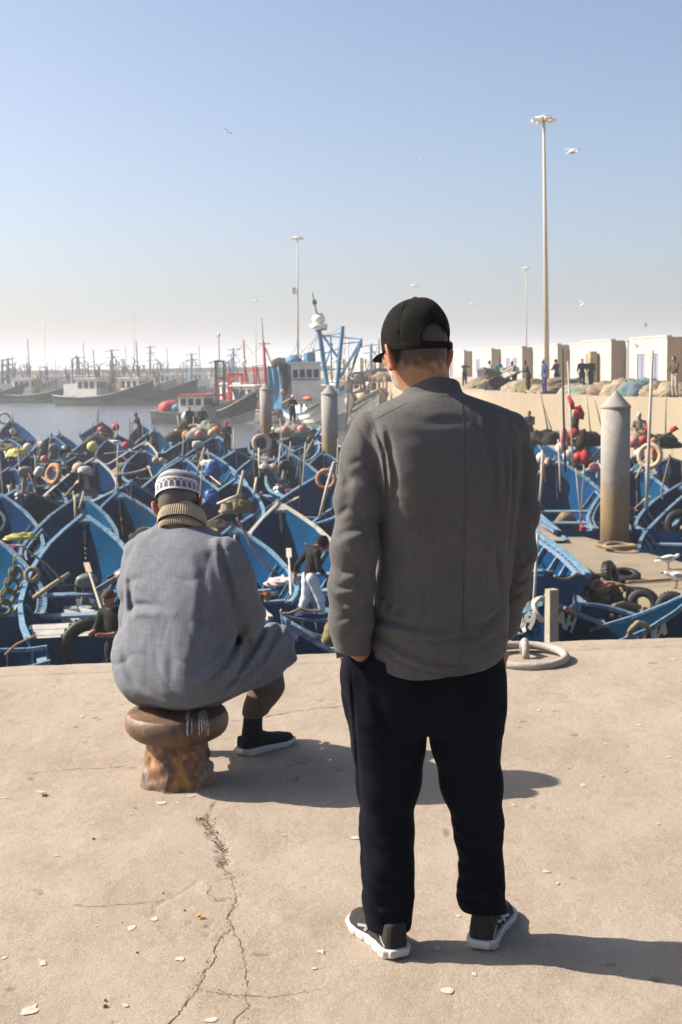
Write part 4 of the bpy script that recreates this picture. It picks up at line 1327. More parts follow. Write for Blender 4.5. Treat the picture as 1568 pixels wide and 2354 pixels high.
# ---- cap
def cap_local(X, Y, Z): return head_local(X, Y, Z, HC, HY, .05)
def cap_f(X, Y, Z):
    r_, f, u = cap_local(X, Y, Z)
    crown = (np.sqrt((r_ / .0865) ** 2 + ((f + .003) / .108) ** 2 + (np.clip(u - .018, 0, 1) / .1025) ** 2.2) - 1) * .0865
    d = crown
    ang = np.arctan2(f + .003, r_)
    dome = np.clip((u + .03) / .05, 0, 1)
    # six panel seams and a soft slouch
    sm = np.abs((ang - math.pi / 2 + math.pi / 6) / (math.pi / 3) % 1 - .5) * (math.pi / 3)
    d = d + .0016 * np.exp(-(sm * .09 / .0036) ** 2) * dome
    d = d + .0026 * sines(r_, f, u, 61, 8, 14, 45) + .0008 * sines(r_, f, u, 62, 8, 60, 130)
    d = smax(d, -u - .017 + .06 * f * 0, .003)
    inner = ell(r_, f, u, (0, -.004, .012), (.081, .102, .107))
    d = np.maximum(d, -np.maximum(inner, u - .115))
    # opening over the strap at the back
    op = np.sqrt((r_ / .041) ** 2 + ((u - .006) / .042) ** 2) - 1
    op = np.maximum(op * .04, np.maximum(f + .03, .002 - u))
    rim = np.abs(np.sqrt((r_ / .041) ** 2 + ((u - .006) / .042) ** 2) - 1) * .04
    d = np.where(f < 0, d - .0016 * np.exp(-((rim - .003) / .003) ** 2) * (u > -.01), d)
    d = smax(d, -op, .002)
    btn = ell(r_, f, u, (0, -.003, .1205), (.009, .009, .005))
    return np.minimum(d, btn)
V, Q = sdf_mesh(cap_f, (HC[0] - .14, HC[1] - .15, HC[2] - .06), (HC[0] + .14, HC[1] + .15, HC[2] + .15), .0027)
capo = npmesh('cap', V - MB0, Q, CAPM, man)
def strap_f(X, Y, Z):
    r_, f, u = cap_local(X, Y, Z)
    ring = np.abs((np.sqrt((r_ / .0862) ** 2 + ((f + .003) / .1075) ** 2) - 1) * .088) - .0022
    return np.maximum(ring, np.maximum(np.abs(u + .009) - .0085, f + .02))
V, Q = sdf_mesh(strap_f, (HC[0] - .13, HC[1] - .14, HC[2] - .06), (HC[0] + .13, HC[1] + .1, HC[2] + .03), .0026)
st = npmesh('strap', V - MB0, Q, CAPM, capo)
def visor_f(X, Y, Z):
    r_, f, u = cap_local(X, Y, Z)
    zc = -.008 - .28 * np.clip(f - .075, 0, 1) - 2.6 * r_ * r_
    pl = np.sqrt((r_ / .078) ** 2 + ((f - .07) / .105) ** 2) - 1
    return np.maximum(np.maximum(np.abs(u - zc) - .0028, pl * .07), .060 - f)
V, Q = sdf_mesh(visor_f, (HC[0] - .2, HC[1] - .05, HC[2] - .12), (HC[0] + .12, HC[1] + .24, HC[2] + .05), .0029)
npmesh('visor', V - MB0, Q, CAPM, capo)
# buckle on the strap, to the right
def cap_world(r_, f, u):
    cp, sp = math.cos(.05), math.sin(.05)
    f2, z = f * cp + u * sp, -f * sp + u * cp
    c, s = math.cos(HY), math.sin(HY)
    return Vector((HC[0] + r_ * c - f2 * s, HC[1] + r_ * s + f2 * c, HC[2] + z)) - Vector(MB0.tolist())
m = MB()
q = [cap_world(*p) for p in ((.0705, -.0648, -.019), (.0818, -.0400, -.019), (.0818, -.0400, .004), (.0705, -.0648, .004))]
nrm = (q[1] - q[0]).cross(q[3] - q[0]).normalized() * -.003
if nrm.y > 0: nrm = -nrm
m.add(q + [p + nrm for p in q], [(0, 1, 2, 3), (4, 7, 6, 5), (0, 4, 5, 1), (1, 5, 6, 2), (2, 6, 7, 3), (3, 7, 4, 0)])
m.build('buckle', METAL, st)
# ================================================================== rusty bollard
BX = onz(411, 1795)
Ys = BX.y
def rust_mat():
    m = bpy.data.materials.new('rusty_iron'); m.use_nodes = True
    N, L = m.node_tree.nodes, m.node_tree.links
    b = N['Principled BSDF']
    tc = N.new('ShaderNodeTexCoord')
    def nz(s, d=7, r=.7, st=(1, 1, 1)):
        mp = N.new('ShaderNodeMapping'); mp.inputs['Scale'].default_value = st; L.new(tc.outputs['Object'], mp.inputs[0])
        n = N.new('ShaderNodeTexNoise'); n.inputs['Scale'].default_value = s; n.inputs['Detail'].default_value = d; n.inputs['Roughness'].default_value = r
        L.new(mp.outputs[0], n.inputs['Vector']); return n.outputs[0]
    cr = N.new('ShaderNodeValToRGB'); L.new(nz(9), cr.inputs[0])
    e = cr.color_ramp.elements
    e[0].position = .30; e[0].color = (.034, .021, .015, 1); e[1].position = .72; e[1].color = (.190, .112, .064, 1)
    q = e.new(.48); q.color = (.090, .051, .030, 1); q = e.new(.58); q.color = (.145, .075, .034, 1)
    c2 = N.new('ShaderNodeMapRange'); c2.inputs[1].default_value = .49; c2.inputs[2].default_value = .60; L.new(nz(22, 6, .7, (1, 1, .6)), c2.inputs[0])
    sx = N.new('ShaderNodeSeparateXYZ'); L.new(tc.outputs['Object'], sx.inputs[0])
    lw = N.new('ShaderNodeMapRange'); lw.inputs[1].default_value = .19; lw.inputs[2].default_value = .13; L.new(sx.outputs['Z'], lw.inputs[0])
    mu = N.new('ShaderNodeMath'); mu.operation = 'MULTIPLY'; L.new(c2.outputs[0], mu.inputs[0]); L.new(lw.outputs[0], mu.inputs[1])
    mx = N.new('ShaderNodeMixRGB'); mx.inputs[2].default_value = (.30, .13, .03, 1); L.new(mu.outputs[0], mx.inputs[0]); L.new(cr.outputs[0], mx.inputs[1])
    c3 = N.new('ShaderNodeMapRange'); c3.inputs[1].default_value = .60; c3.inputs[2].default_value = .68; L.new(nz(13, 6, .7, (1, 1, .7)), c3.inputs[0])
    mu3 = N.new('ShaderNodeMath'); mu3.operation = 'MULTIPLY'; L.new(c3.outputs[0], mu3.inputs[0]); L.new(lw.outputs[0], mu3.inputs[1])
    mx2 = N.new('ShaderNodeMixRGB'); mx2.inputs[2].default_value = (.21, .175, .14, 1); L.new(mu3.outputs[0], mx2.inputs[0]); L.new(mx.outputs[0], mx2.inputs[1])
    L.new(mx2.outputs[0], b.inputs['Base Color'])
    b.inputs['Roughness'].default_value = .5
    b.inputs['Specular IOR Level'].default_value = .5
    bp = N.new('ShaderNodeBump'); bp.inputs['Strength'].default_value = .5; bp.inputs['Distance'].default_value = .006
    L.new(nz(45), bp.inputs['Height']); L.new(bp.outputs[0], b.inputs['Normal'])
    return m
RUST = rust_mat()
bol = thing('bollard', 'rusty mushroom-shaped iron mooring bollard under the seated man', 'bollard', (BX.x, BX.y, 0))
SX = Ys / FPX
def bollard_f(X, Y, Z):
    rr = np.sqrt(X * X + Y * Y)
    st = np.interp(Z, [0, .03, .08, .15, .22], [.152, .140, .124, .113, .108]) 
    ns = sines(X, Y, Z, 71, 10, 20, 70) 
    ns2 = sines(X, Y, Z, 72, 10, 70, 190)
    low = np.clip((.19 - Z) / .05, 0, 1)
    d = rr - st + (.0045 * ns + .0035 * ns2) * low + .009 * np.clip(ns - .6, 0, 1) * low
    d = np.maximum(d, Z - .21)
    cap = np.sqrt((np.clip(rr - .135, 0, 9)) ** 2 + ((Z - .238) / 1.0) ** 2) - .062
    cap = np.maximum(cap, Z - .296 + .6 * rr * rr)
    return smin(d, cap + .001 * ns, .012)
V, Q = sdf_mesh(bollard_f, (-.22, -.22, -.02), (.22, .22, .31), .0042)
npmesh('casting', V, Q, RUST, bol)
# streaks of droppings down its head
m = MB()
for px0, y0, y1, w0 in ((431, 1636, 1692, .0045), (434, 1634, 1660, .006), (428, 1640, 1655, .003), (441, 1650, 1688, .002), (458, 1636, 1690, .004), (464, 1634, 1684, .005), (470, 1632, 1676, .005), (476, 1636, 1690, .003), (461, 1633, 1650, .007), (480, 1660, 1694, .002)):
    pts = []
    n_ = 12
    for i_ in range(n_):
        yy = y0 + (y1 - y0) * i_ / (n_ - 1)
        d = ray(px0 + .5 * math.sin(i_ * .9 + px0), yy); t = np.linspace(4.2, 5.2, 900)
        q_ = [np.array(t * d[k] / d.length) for k in range(3)]
        dv = bollard_f(q_[0] - BX.x, q_[1] - BX.y, q_[2] + EYE)
        k = int(np.argmax(dv < .0015))
        pts.append((q_[0][k] - BX.x, q_[1][k] - BX.y - .001, q_[2][k] + EYE))
    ww = [w0 * (.5 + rnd.random()) * (1 - .6 * i_ / n_) for i_ in range(n_)]
    V_ = [(p[0] + s_ * ww[i_], p[1], p[2]) for i_, p in enumerate(pts) for s_ in (-1, 1)]
    m.add(V_, [(2 * i_, 2 * i_ + 1, 2 * i_ + 3, 2 * i_ + 2) for i_ in range(n_ - 1)])
m.build('dropping_streaks', mat('dropping_streak', (.40, .385, .36), .85, .4, 60, col2=(.2, .12, .08), cscale=60, cthr=.5), bol)

# ================================================================== the seated man
LINEN = cloth('grey_linen', (.113, .121, .143), .10, 420, .17, .92, .08, .6)
TROUB = cloth('brown_trousers', (.085, .064, .053), .12, 700, .2, .9, .15, .2)
SOCKM = mat('black_sock', (.010, .010, .010), .95, .2, 200)
SHOEB = mat('black_canvas', (.012, .011, .012), .9, .2, 200, .3, 400)
seat = thing('person', 'old man in grey robe and patterned skullcap sitting hunched on the bollard', 'person', (BX.x, BX.y, 0))
SB0 = np.array([BX.x, BX.y, 0], np.float32)
D0 = Ys
srows = [(1203, 366, 462, .070, D0 + .19), (1214, 350, 476, .090, D0 + .18), (1228, 318, 516, .110, D0 + .175), (1250, 296, 545, .130, D0 + .165), (1290, 286, 560, .148, D0 + .14), (1350, 284, 556, .160, D0 + .10), (1420, 284, 545, .168, D0 + .06), (1480, 272, 540, .178, D0 + .03),
         (1530, 270, 548, .188, D0 + .015), (1570, 284, 540, .185, D0 + .005), (1595, 312, 522, .165, D0), (1610, 350, 492, .125, D0), (1616, 385, 460, .08, D0)]
SPf = rows_to_profile(srows, .016)
yk2 = D0 - .10
GF = [  # fold lines of the robe seen from behind
    ([(280, 1425), (300, 1405), (330, 1400), (372, 1398)], .012, .012),
    ([(275, 1345), (285, 1380), (292, 1430)], .010, .010),
    ([(278, 1360), (300, 1345), (330, 1345)], .010, .005),
    ([(500, 1240), (512, 1300), (530, 1360), (535, 1410)], .010, .012),
    ([(470, 1560), (520, 1520), (552, 1470), (560, 1430)], .012, .010),
    ([(500, 1590), (550, 1555), (590, 1500), (600, 1465)], .012, .012),
    ([(530, 1596), (590, 1560), (625, 1510), (640, 1470)], .012, .010),
    ([(556, 1470), (562, 1505), (556, 1540)], .008, .008),
    ([(610, 1450), (628, 1480), (630, 1510)], .008, .008),
    ([(640, 1445), (655, 1475), (662, 1510)], .008, .007),
    ([(575, 1440), (600, 1452), (635, 1448)], .008, .007),
    ([(440, 1545), (490, 1500), (530, 1440)], .020, .006),
    ([(360, 1440), (362, 1500), (368, 1560)], .016, .003), ([(395, 1450), (400, 1520), (402, 1570)], .014, .003), ([(340, 1470), (345, 1540)], .014, .003),
    ([(300, 1560), (380, 1590), (470, 1592), (540, 1570)], .014, .004),
    ([(272, 1490), (290, 1540), (320, 1580)], .014, .005),
    ([(545, 1300), (562, 1350), (575, 1400)], .010, .006), ([(530, 1275), (548, 1330), (556, 1390)], .010, .005),
    ([(330, 1240), (420, 1232), (500, 1244)], .030, .004),
]
GFX = [(pxz(p, yk2), w_ * 1.25, d_ * 1.25) for p, w_, d_ in GF] + [(pxz([(452, 1270), (470, 1350), (468, 1440), (452, 1530)], yk2), .020, .006)]
la_p = [A3(326, 1282, D0 + .24), A3(316, 1350, D0 + .26), A3(320, 1425, D0 + .32), A3(350, 1465, D0 + .44), A3(420, 1480, D0 + .54)]
ra_p = [A3(515, 1277, D0 + .04), A3(538, 1340, D0 + .04), A3(558, 1412, D0 + .10), A3(560, 1448, D0 + .28), A3(505, 1475, D0 + .46)]
th_r = [A3(470, 1552, D0 + .06), A3(555, 1500, D0 + .26), A3(632, 1473, D0 + .42)]
th_l = [A3(350, 1552, D0 + .06), A3(318, 1500, D0 + .26), A3(300, 1475, D0 + .44)]
def robe_f(X, Y, Z):
    t = prof_sdf(X, Y, Z, (SPf[0], SPf[1], SPf[2] * 1.07, SPf[3] * 1.0, SPf[4]), 2.75, -.62)
    la = chain(X, Y, Z, la_p, [.068, .068, .074, .062, .052], .04)
    ra = chain(X, Y, Z, ra_p, [.074, .076, .080, .066, .052], .04)
    d = smin(t, la, .035); d = smin(d, ra, .016)
    tr = chain(X, Y, Z, th_r, [.125, .100, .076], .05)
    tl = chain(X, Y, Z, th_l, [.125, .100, .076], .05)
    # cloth hanging from the right thigh and knee
    hang = seg(X, Y, Z, A3(490, 1572, D0 + .10), A3(612, 1535, D0 + .35), .075, .066)
    hang2 = seg(X, Y, Z, A3(640, 1480, D0 + .41), A3(666, 1512, D0 + .40), .058, .020)
    hang3 = seg(X, Y, Z, A3(590, 1548, D0 + .34), A3(672, 1514, D0 + .40), .054, .014)
    tr = smin(smin(tr, hang, .04), smin(hang2, hang3, .03), .04)
    d = smin(d, tr, .035)
    d = smin(d, tl, .04)
    d = smin(d, ell(X, Y, Z, A3(300, 1505, D0 + .10), (.065, .10, .075)), .04)
    f = 0
    for p, w_, dp in GFX: f = f + crease(X, Z, p, w_, dp)
    f = f * np.clip((D0 + .45 - Y) / .1, 0, 1)
    low = np.clip((Z - .30) / .02, 0, 1)
    return d + f * low + .0026 * sines(X, Y, Z, 81, 9, 12, 36) + .0045 * ridge(X, Y, Z, 85, 12, 40, (.7, .4, 1)) * low + .0009 * sines(X, Y, Z, 82, 8, 50, 120)
V, Q = sdf_mesh(robe_f, (A3(235, 1500, D0)[0], D0 - .26, .24), (A3(705, 1500, D0 + .3)[0], D0 + .62, 1.02), .0052)
npmesh('robe', V - SB0, Q, LINEN, seat)
# trouser legs, socks, shoes
hl2, tl2 = onz(552, 1738), onz(664, 1706)
ank = Vector(hl2) + (Vector(tl2) - Vector(hl2)).normalized() * .065
f2 = (Vector(tl2) - Vector(hl2)).normalized()
hl3 = Vector((A3(395, 1700, hl2.y)[0], hl2.y + .02, 0)); tl3 = hl3 + Vector((-.10, .26, 0))
ank3 = hl3 + (tl3 - hl3).normalized() * .065
def pants2_f(X, Y, Z):
    a = chain(X, Y, Z, [A3(560, 1530, D0 + .22), A3(622, 1500, D0 + .42), A3(612, 1580, ank.y + .02), (ank.x + .012, ank.y, .165)], [.05, .056, .066, .052], .03)
    b = chain(X, Y, Z, [A3(330, 1530, D0 + .22), A3(300, 1490, D0 + .44), (ank3.x, ank3.y + .02, .3), (ank3.x, ank3.y, .165)], [.08, .07, .064, .050], .03)
    hp = seg(X, Y, Z, A3(560, 1530, D0 + .22), A3(330, 1530, D0 + .22), .05, .05)
    d = smax(smin(smin(a, b, .01), hp, .02), .155 - Z + .2 * (X - ank.x) * 0, .006)
    return d + .003 * sines(X, Y, Z, 83, 8, 15, 50, (1, 1, .4)) + .0022 * sines(X, Y, Z, 84, 8, 50, 90, (.4, .4, 1)) 
V, Q = sdf_mesh(pants2_f, (A3(250, 1500, D0)[0], D0, .12), (A3(690, 1500, D0 + .5)[0], D0 + .75, .62), .0058)
npmesh('trousers', V - SB0, Q, TROUB, seat)
for an in (ank, ank3):
    m = MB(); m.tube([Vector((an.x, an.y, .05)) - Vector(SB0.tolist()), Vector((an.x + .004, an.y, .12)) - Vector(SB0.tolist()), Vector((an.x + .010, an.y, .18)) - Vector(SB0.tolist())], [.046, .040, .038], 16)
    m.build('sock', SOCKM, seat, True)
shoe(seat, hl2, tl2, SB0, .285, SHOEB, SOLEW, high=.075)
shoe(seat, hl3, tl3, SB0, .285, SHOEB, SOLEW, high=.075)
# head, neck, arms and hands as one body
H2 = np.array(A3(408, 1148, D0 + .235)) 
H2Y, H2P, H2R = -.06, .42, -.10
def body2_f(X, Y, Z):
    r_, f, u = head_local(X, Y, Z, H2, H2Y, H2P, H2R)
    d = head_sdf(r_, f, u, 1.0)
    d = smin(d, seg(X, Y, Z, tuple(H2 + np.array((.003, -.02, -.05))), A3(414, 1225, D0 + .17), .058, .062), .03)
    return d
V, Q = sdf_mesh(body2_f, (H2[0] - .15, H2[1] - .16, H2[2] - .22), (H2[0] + .15, H2[1] + .18, H2[2] + .16), .0034)
o = npmesh('body', V - SB0, Q, SKIN, seat)
set_col(o, paint_head(V, H2, H2Y, H2P, -.105, (.27, .130, .078), (.085, .080, .072), (.5, .48, .45), H2R))
for wr, sd in ((np.array(la_p[-1]), 1), (np.array(ra_p[-1]), -1)):
    Hh = hand_pts(1.0, wr, (sd * .55, .75, -.25), (sd * .6, -.2, -.8), (0, .3, 1))
    V, Q = sdf_mesh(lambda X, Y, Z: smin(hand_sdf(X, Y, Z, Hh), seg(X, Y, Z, wr - np.array((sd * .06, .07, 0)), wr, .032, .028), .02), wr + np.array((-.2, -.14, -.18)), wr + np.array((.2, .22, .14)), .0042)
    o = npmesh('hand', V - SB0, Q, SKIN, seat); set_col(o, np.repeat(np.array([(.27, .130, .078)]), len(V), 0))

# ---- skullcap: a lathe in the head's own frame with its woven pattern
def hw(r_, f, u):
    cr, sr = math.cos(-H2R), math.sin(-H2R)
    r_, u = r_ * cr - u * sr, r_ * sr + u * cr
    cp, sp = math.cos(H2P), math.sin(H2P)
    f, z = f * cp + u * sp, -f * sp + u * cp
    c, s = math.cos(H2Y), math.sin(H2Y)
    return np.stack([H2[0] + r_ * c - f * s, H2[1] + r_ * s + f * c, H2[2] + z], -1)
na, nh = 420, 110
th = np.linspace(0, 2 * np.pi, na, endpoint=False)
hh = np.linspace(0, 1, nh)
TH, HH = np.meshgrid(th, hh, indexing='ij')
BAND = .46
zc = np.where(HH < BAND, HH / BAND * .046, .046 + .056 * np.sin((HH - BAND) / (1 - BAND) * math.pi / 2))
rr = np.where(HH < BAND, 1.0 - .03 * HH / BAND, .97 * np.cos((HH - BAND) / (1 - BAND) * math.pi / 2) ** .75)
rr = rr + .012 * np.exp(-((HH - BAND) / .02) ** 2) + .012 * np.exp(-((HH - .02) / .03) ** 2)
off = .002 * np.sin(TH * 3 + 1)
P = hw(rr * .0835 * np.cos(TH), -.004 + rr * .104 * np.sin(TH), zc + .008 + off - .018 * np.sin(TH) * 0)
C = np.zeros(TH.shape + (3,)); C[:] = (.44, .43, .43)
hb = HH / BAND
k = 22
ph = (TH / (2 * np.pi) * k) % 1 - .5
arch = (np.abs(ph) < .37 * np.sqrt(np.clip(1 - np.clip((hb - .50) / .32, 0, 1) ** 2, 0, 1))) & (hb > .20) & (hb < .83)
arch2 = (np.abs(ph) < .42 * np.sqrt(np.clip(1 - np.clip((hb - .50) / .42, 0, 1) ** 2, 0, 1))) & (hb > .18) & (hb < .93)
C[arch2 & ~arch] = (.62, .60, .60)
C[arch] = (.125, .128, .165)
spand = (~arch2) & (hb > .74) & (hb < .93) & (np.abs(ph) < .44)
C[spand] = (.05, .05, .065)
C[(hb > .96) & (hb < 1.02)] = (.66, .64, .63)
up = (HH - BAND) / (1 - BAND)
k2 = 64
for lo_, hi_, kk, wd in ((.08, .26, 62, .32), (.34, .42, 54, .28), (.47, .56, 46, .3), (.62, .70, 36, .3), (.76, .84, 26, .3)):
    p2 = (TH / (2 * np.pi) * kk + .13 * np.sin(up * 60)) % 1 - .5
    C[(up > lo_) & (up < hi_) & (np.abs(p2) < wd)] = (.035, .035, .048)
for c_ in (.29, .45, .59, .73):
    C[np.abs(up - c_) < .010] = (.06, .06, .075)
bumpz = (C.mean(-1) > .3) * .0012
P = P + (P - H2) / np.linalg.norm(P - H2, axis=-1, keepdims=True) * bumpz[..., None]
i, j = np.meshgrid(np.arange(na), np.arange(nh - 1), indexing='ij')
i2 = (i + 1) % na
F = np.stack([i * nh + j, i2 * nh + j, i2 * nh + j + 1, i * nh + j + 1], -1).reshape(-1, 4)
KUFI = attr_mat('skullcap_weave', .9, 0, .1, .3, 500)
o = npmesh('skullcap', P.reshape(-1, 3) - SB0, F, KUFI, seat); set_col(o, C.reshape(-1, 3))
# ---- rolled knitted collar
def knit_ring(cen, axis, r0, r1, h, th_, name, parent, lean=0):
    ax = Vector(axis).normalized(); u = ax.cross(Vector((0, 1, 0))); u = Vector((1, 0, 0)) - ax * ax.x; u.normalize(); v = ax.cross(u)
    na, nb = 460, 28
    V = np.zeros((na, nb, 3))
    for b in range(nb):
        t = b / (nb - 1)
        # section: outer face from bottom to top, over the rim, down the inside
        if t < .6: q = t / .6; rad = r0 + (r1 - r0) * q + .006 * math.sin(q * math.pi); z = h * q
        elif t < .8: q = (t - .6) / .2; rad = r1 - th_ * (1 - math.cos(q * math.pi)) / 2; z = h + .006 * math.sin(q * math.pi)
        else: q = (t - .8) / .2; rad = r1 - th_ ; z = h * (1 - q)
        a = np.linspace(0, 2 * np.pi, na, endpoint=False)
        rib = .0017 * np.sign(np.sin(a * 66)) * np.abs(np.sin(a * 66)) ** .6 * (1 if t < .8 else 0)
        rad = rad + rib + .002 * np.sin(a * 5 + 1)
        for d in range(3):
            V[:, b, d] = cen[d] + ax[d] * (z + .003 * np.sin(a * 3)) + (u[d] * np.cos(a) + v[d] * np.sin(a)) * rad
    i, j = np.meshgrid(np.arange(na), np.arange(nb - 1), indexing='ij'); i2 = (i + 1) % na
    F = np.stack([i * nb + j, i2 * nb + j, i2 * nb + j + 1, i * nb + j + 1], -1).reshape(-1, 4)
    return npmesh(name, V.reshape(-1, 3) - SB0, F, KNIT, parent)
KNIT = cloth('cream_knit', (.34, .275, .195), .10, 800, .18, .95, .3, .3)
nc = A3(417, 1207, D0 + .185)
knit_ring((nc[0], nc[1], nc[2] + .004), (.06, .50, .86), .094, .080, .060, .016, 'knitted_collar', seat)
knit_ring((nc[0], nc[1] - .004, nc[2] - .022), (.06, .42, .9), .088, .084, .030, .012, 'knitted_collar', seat)
# ================================================================== blue wooden fishing boats
BLUE = mat('boat_blue', (.0035, .031, .084), .5, .3, 1.8, .15, 12, col2=(0.021, 0.056, 0.098), cscale=4.5, cthr=.58, cover=.15, stretch=(0.348, 0.697, 0.697), tint=True, spec=0.0)
BLUEIN = mat('boat_blue_inside', (.0028, .028, .074), .6, .3, 1.5, .12, 10, col2=(0.006, 0.035, 0.085), cscale=2.6, cthr=.6, cover=.2, tint=True, spec=0.0)
NAVY = mat('boat_navy', (.006, .009, .020), .5, .25, 2.5, .15, 12, col2=(.016, .021, .032), cscale=3, cthr=.6, cover=.2, spec=0.0)
RAIL = mat('rail_light_blue', (0.061, 0.139, 0.230), .65, .25, 3, .2, 20, col2=(0.279, 0.287, 0.271), cscale=13, cthr=.46, cover=.25, tint=True, spec=.04)
RAILW = mat('rail_worn_white', (0.312, 0.303, 0.279), .75, .15, 4, .3, 25, col2=(0.115, 0.139, 0.156), cscale=6, cthr=.56, cover=.12, spec=.04)
BENCH = mat('bench_pale_blue', (0.098, 0.164, 0.230), .7, .2, 3, .2, 20, col2=(0.279, 0.262, 0.230), cscale=4, cthr=.54, cover=.12, tint=True, spec=.04)
WOODB = mat('bare_wood', (0.295, 0.246, 0.189), .8, .2, 5, .3, 20, col2=(0.148, 0.115, 0.082), cscale=5, cthr=.56)
WHITEP = mat('white_paint_mark', (0.366, 0.360, 0.343), .7, .1, 8, col2=(0.018, 0.030, 0.053), cscale=14, cthr=.62, cover=.05)
YELL = mat('yellow_paint_mark', (.42, .27, .04), .7, .15, 6)
US = np.array([0, .15, .35, .55, .70, .85, .95, 1.0])
FS = np.array([.74, .88, 1.0, .99, .93, .70, .33, .03])
SS = np.array([.64, .60, .60, .66, .76, 1.03, 1.32, 1.53])
SSL = np.array([.64, .60, .60, .64, .70, .80, .88, .92])
BL, BH = 6.8, 1.14
def spl(x, xs, ys):
    xs_ = np.linspace(0, 1, 101); y = np.interp(xs_, xs, ys)
    k = np.array([1, 2, 3, 2, 1]) / 9.
    for _ in range(2):
        yp = np.concatenate([2 * y[0] - y[2:0:-1], y, 2 * y[-1] - y[-2:-4:-1]]); y = np.convolve(yp, k, 'valid')
    return np.interp(x, xs_, y)
class Hull:
    def __init__(s, L_=BL, B_=BH, sheer=SS): s.L, s.B, s.sh = L_, B_, sheer
    def pt(s, u, t, side, inset=0.0):
        """t 0 keel .. 1 sheer"""
        b = float(spl(u, US, FS)) * s.B; sh = float(spl(u, US, s.sh)); k = -.35 + .45 * max(0, (u - .72) / .28) ** 2
        e = 1.0 - .55 * (1 - max(0., (u - .45) / .55))
        y = max(0, b * t ** e - inset * min(1, t * 3))
        x = u * s.L - (1 - t) ** 1.2 * .55 * u ** 6 - inset * 1.2 * (u > .9)
        z = k + (sh - k) * t
        return Vector((x, side * y, z))
def build_boat(name, hull, dark=True, knees=5, deck=True, marks=None, rail=RAIL, benches=(.16, .37, .58), band=None, spacers=False, strake=True):
    """one boat with all its parts, bow along +x, at the origin"""
    o = thing(name, None, 'boat')
    N, T = 15, 7
    us = [i / (N - 1) for i in range(N)]
    ts = [0, .12, .28, .45, .62, .78, 1.0]
    m = MB()
    for side in (1, -1):
        V = [hull.pt(u, t, side) for u in us for t in ts]
        F = []
        for i in range(N - 1):
            for j in range(T - 1):
                f = (i * T + j, (i + 1) * T + j, (i + 1) * T + j + 1, i * T + j + 1)
                F.append(f if side < 0 else f[::-1])
        n0 = len(m.f)
        m.add(V, F)
        for i in range(N - 1):
            for j in range(T - 1):
                m.m[n0 + i * (T - 1) + j] = 0 if j >= 4 else 1
    # transom
    V = [hull.pt(0, t, 1) for t in ts] + [hull.pt(0, t, -1) for t in ts]
    n0 = len(m.f)
    m.add(V, [(i, i + 1, T + i + 1, T + i) for i in range(T - 1)])
    for i in range(T - 1): m.m[n0 + i] = 0 if i >= 3 else 1
    m.build('hull', [BLUE, NAVY if dark else BLUE], o, True)
    # inner skin with a flat sole
    m = MB()
    ti = [.22, .45, .7, .985]
    for side in (1, -1):
        V = []
        for u in us:
            for t in ti:
                p = hull.pt(min(u, .985) * .985 + .008, t, side, .045); p.z = max(p.z, .06) ; V.append(p)
        F = []
        n = len(ti)
        for i in range(N - 1):
            for j in range(n - 1):
                f = (i * n + j, i * n + j + 1, (i + 1) * n + j + 1, (i + 1) * n + j)
                F.append(f if side < 0 else f[::-1])
        m.add(V, F)
    V = [hull.pt(min(u, .985) * .985 + .008, .22, s, .045) for u in us for s in (1, -1)]
    for p in V: p.z = max(p.z, .06)
    m.add(V, [(2 * i, 2 * i + 1, 2 * i + 3, 2 * i + 2) for i in range(N - 1)])
    V = [hull.pt(.008, t, s, .045) for t in ti for s in (1, -1)]
    m.add(V, [(2 * i, 2 * i + 2, 2 * i + 3, 2 * i + 1) for i in range(len(ti) - 1)])
    m.build('lining', BLUEIN, o, True)
    # gunwale rails
    for side in (1, -1):
        m = MB()
        P = [hull.pt(u, 1, side) for u in us]
        w_ = .058
        V = []
        for i, p in enumerate(P):
            q = Vector((0, -side * 1.0, 0))
            a = p + Vector((0, side * .03, .0)); b = p + q * w_
            V += [a + Vector((0, 0, -.05)), a + Vector((0, 0, .025)), b + Vector((0, 0, .025)), b + Vector((0, 0, -.05))]
        F = []
        for i in range(N - 1):
            for k in range(4):
                f = (i * 4 + k, i * 4 + (k + 1) % 4, (i + 1) * 4 + (k + 1) % 4, (i + 1) * 4 + k)
                F.append(f if side < 0 else f[::-1])
        F += [(0, 1, 2, 3), tuple((N - 1) * 4 + k for k in (3, 2, 1, 0))]
        m.add(V, F)
        m.build('gunwale', rail, o)
        m = MB()
        V = []
        for u in us:
            p = hull.pt(u, .80, side); V += [p + Vector((0, side * .004, -.03)), p + Vector((0, side * .045, -.02)), p + Vector((0, side * .045, .02)), p + Vector((0, side * .004, .03))]
        F = []
        for i in range(N - 1):
            for k in range(3):
                f = (i * 4 + k, i * 4 + k + 1, (i + 1) * 4 + k + 1, (i + 1) * 4 + k)
                F.append(f if side < 0 else f[::-1])
        m.add(V, F)
        if strake: m.build('rubbing_strake', BLUE if dark else rail, o)
        # knees inside the rail
        for k in range(knees):
            u = .12 + k * .62 / max(1, knees - 1)
            a, b = hull.pt(u, .97, side, .09), hull.pt(u, .35, side, .075)
            q = MB(); q.bar(a, b, .055, .08, up=(1, 0, 0)); q.build('knee', RAIL, o)
        if spacers:
            q = MB()
            for k in range(14):
                u = .05 + k * .045
                a = hull.pt(u, 1, side, .10); q.box((a.x, a.y, a.z - .045), (.14, .05, .07))
            a = [hull.pt(.03 + .7 * i / 8, 1, side, .14) for i in range(9)]
            for x, y in zip(a[:-1], a[1:]): q.bar(x - Vector((0, 0, .02)), y - Vector((0, 0, .02)), .035, .05)
            q.build('inwale', BENCH, o)
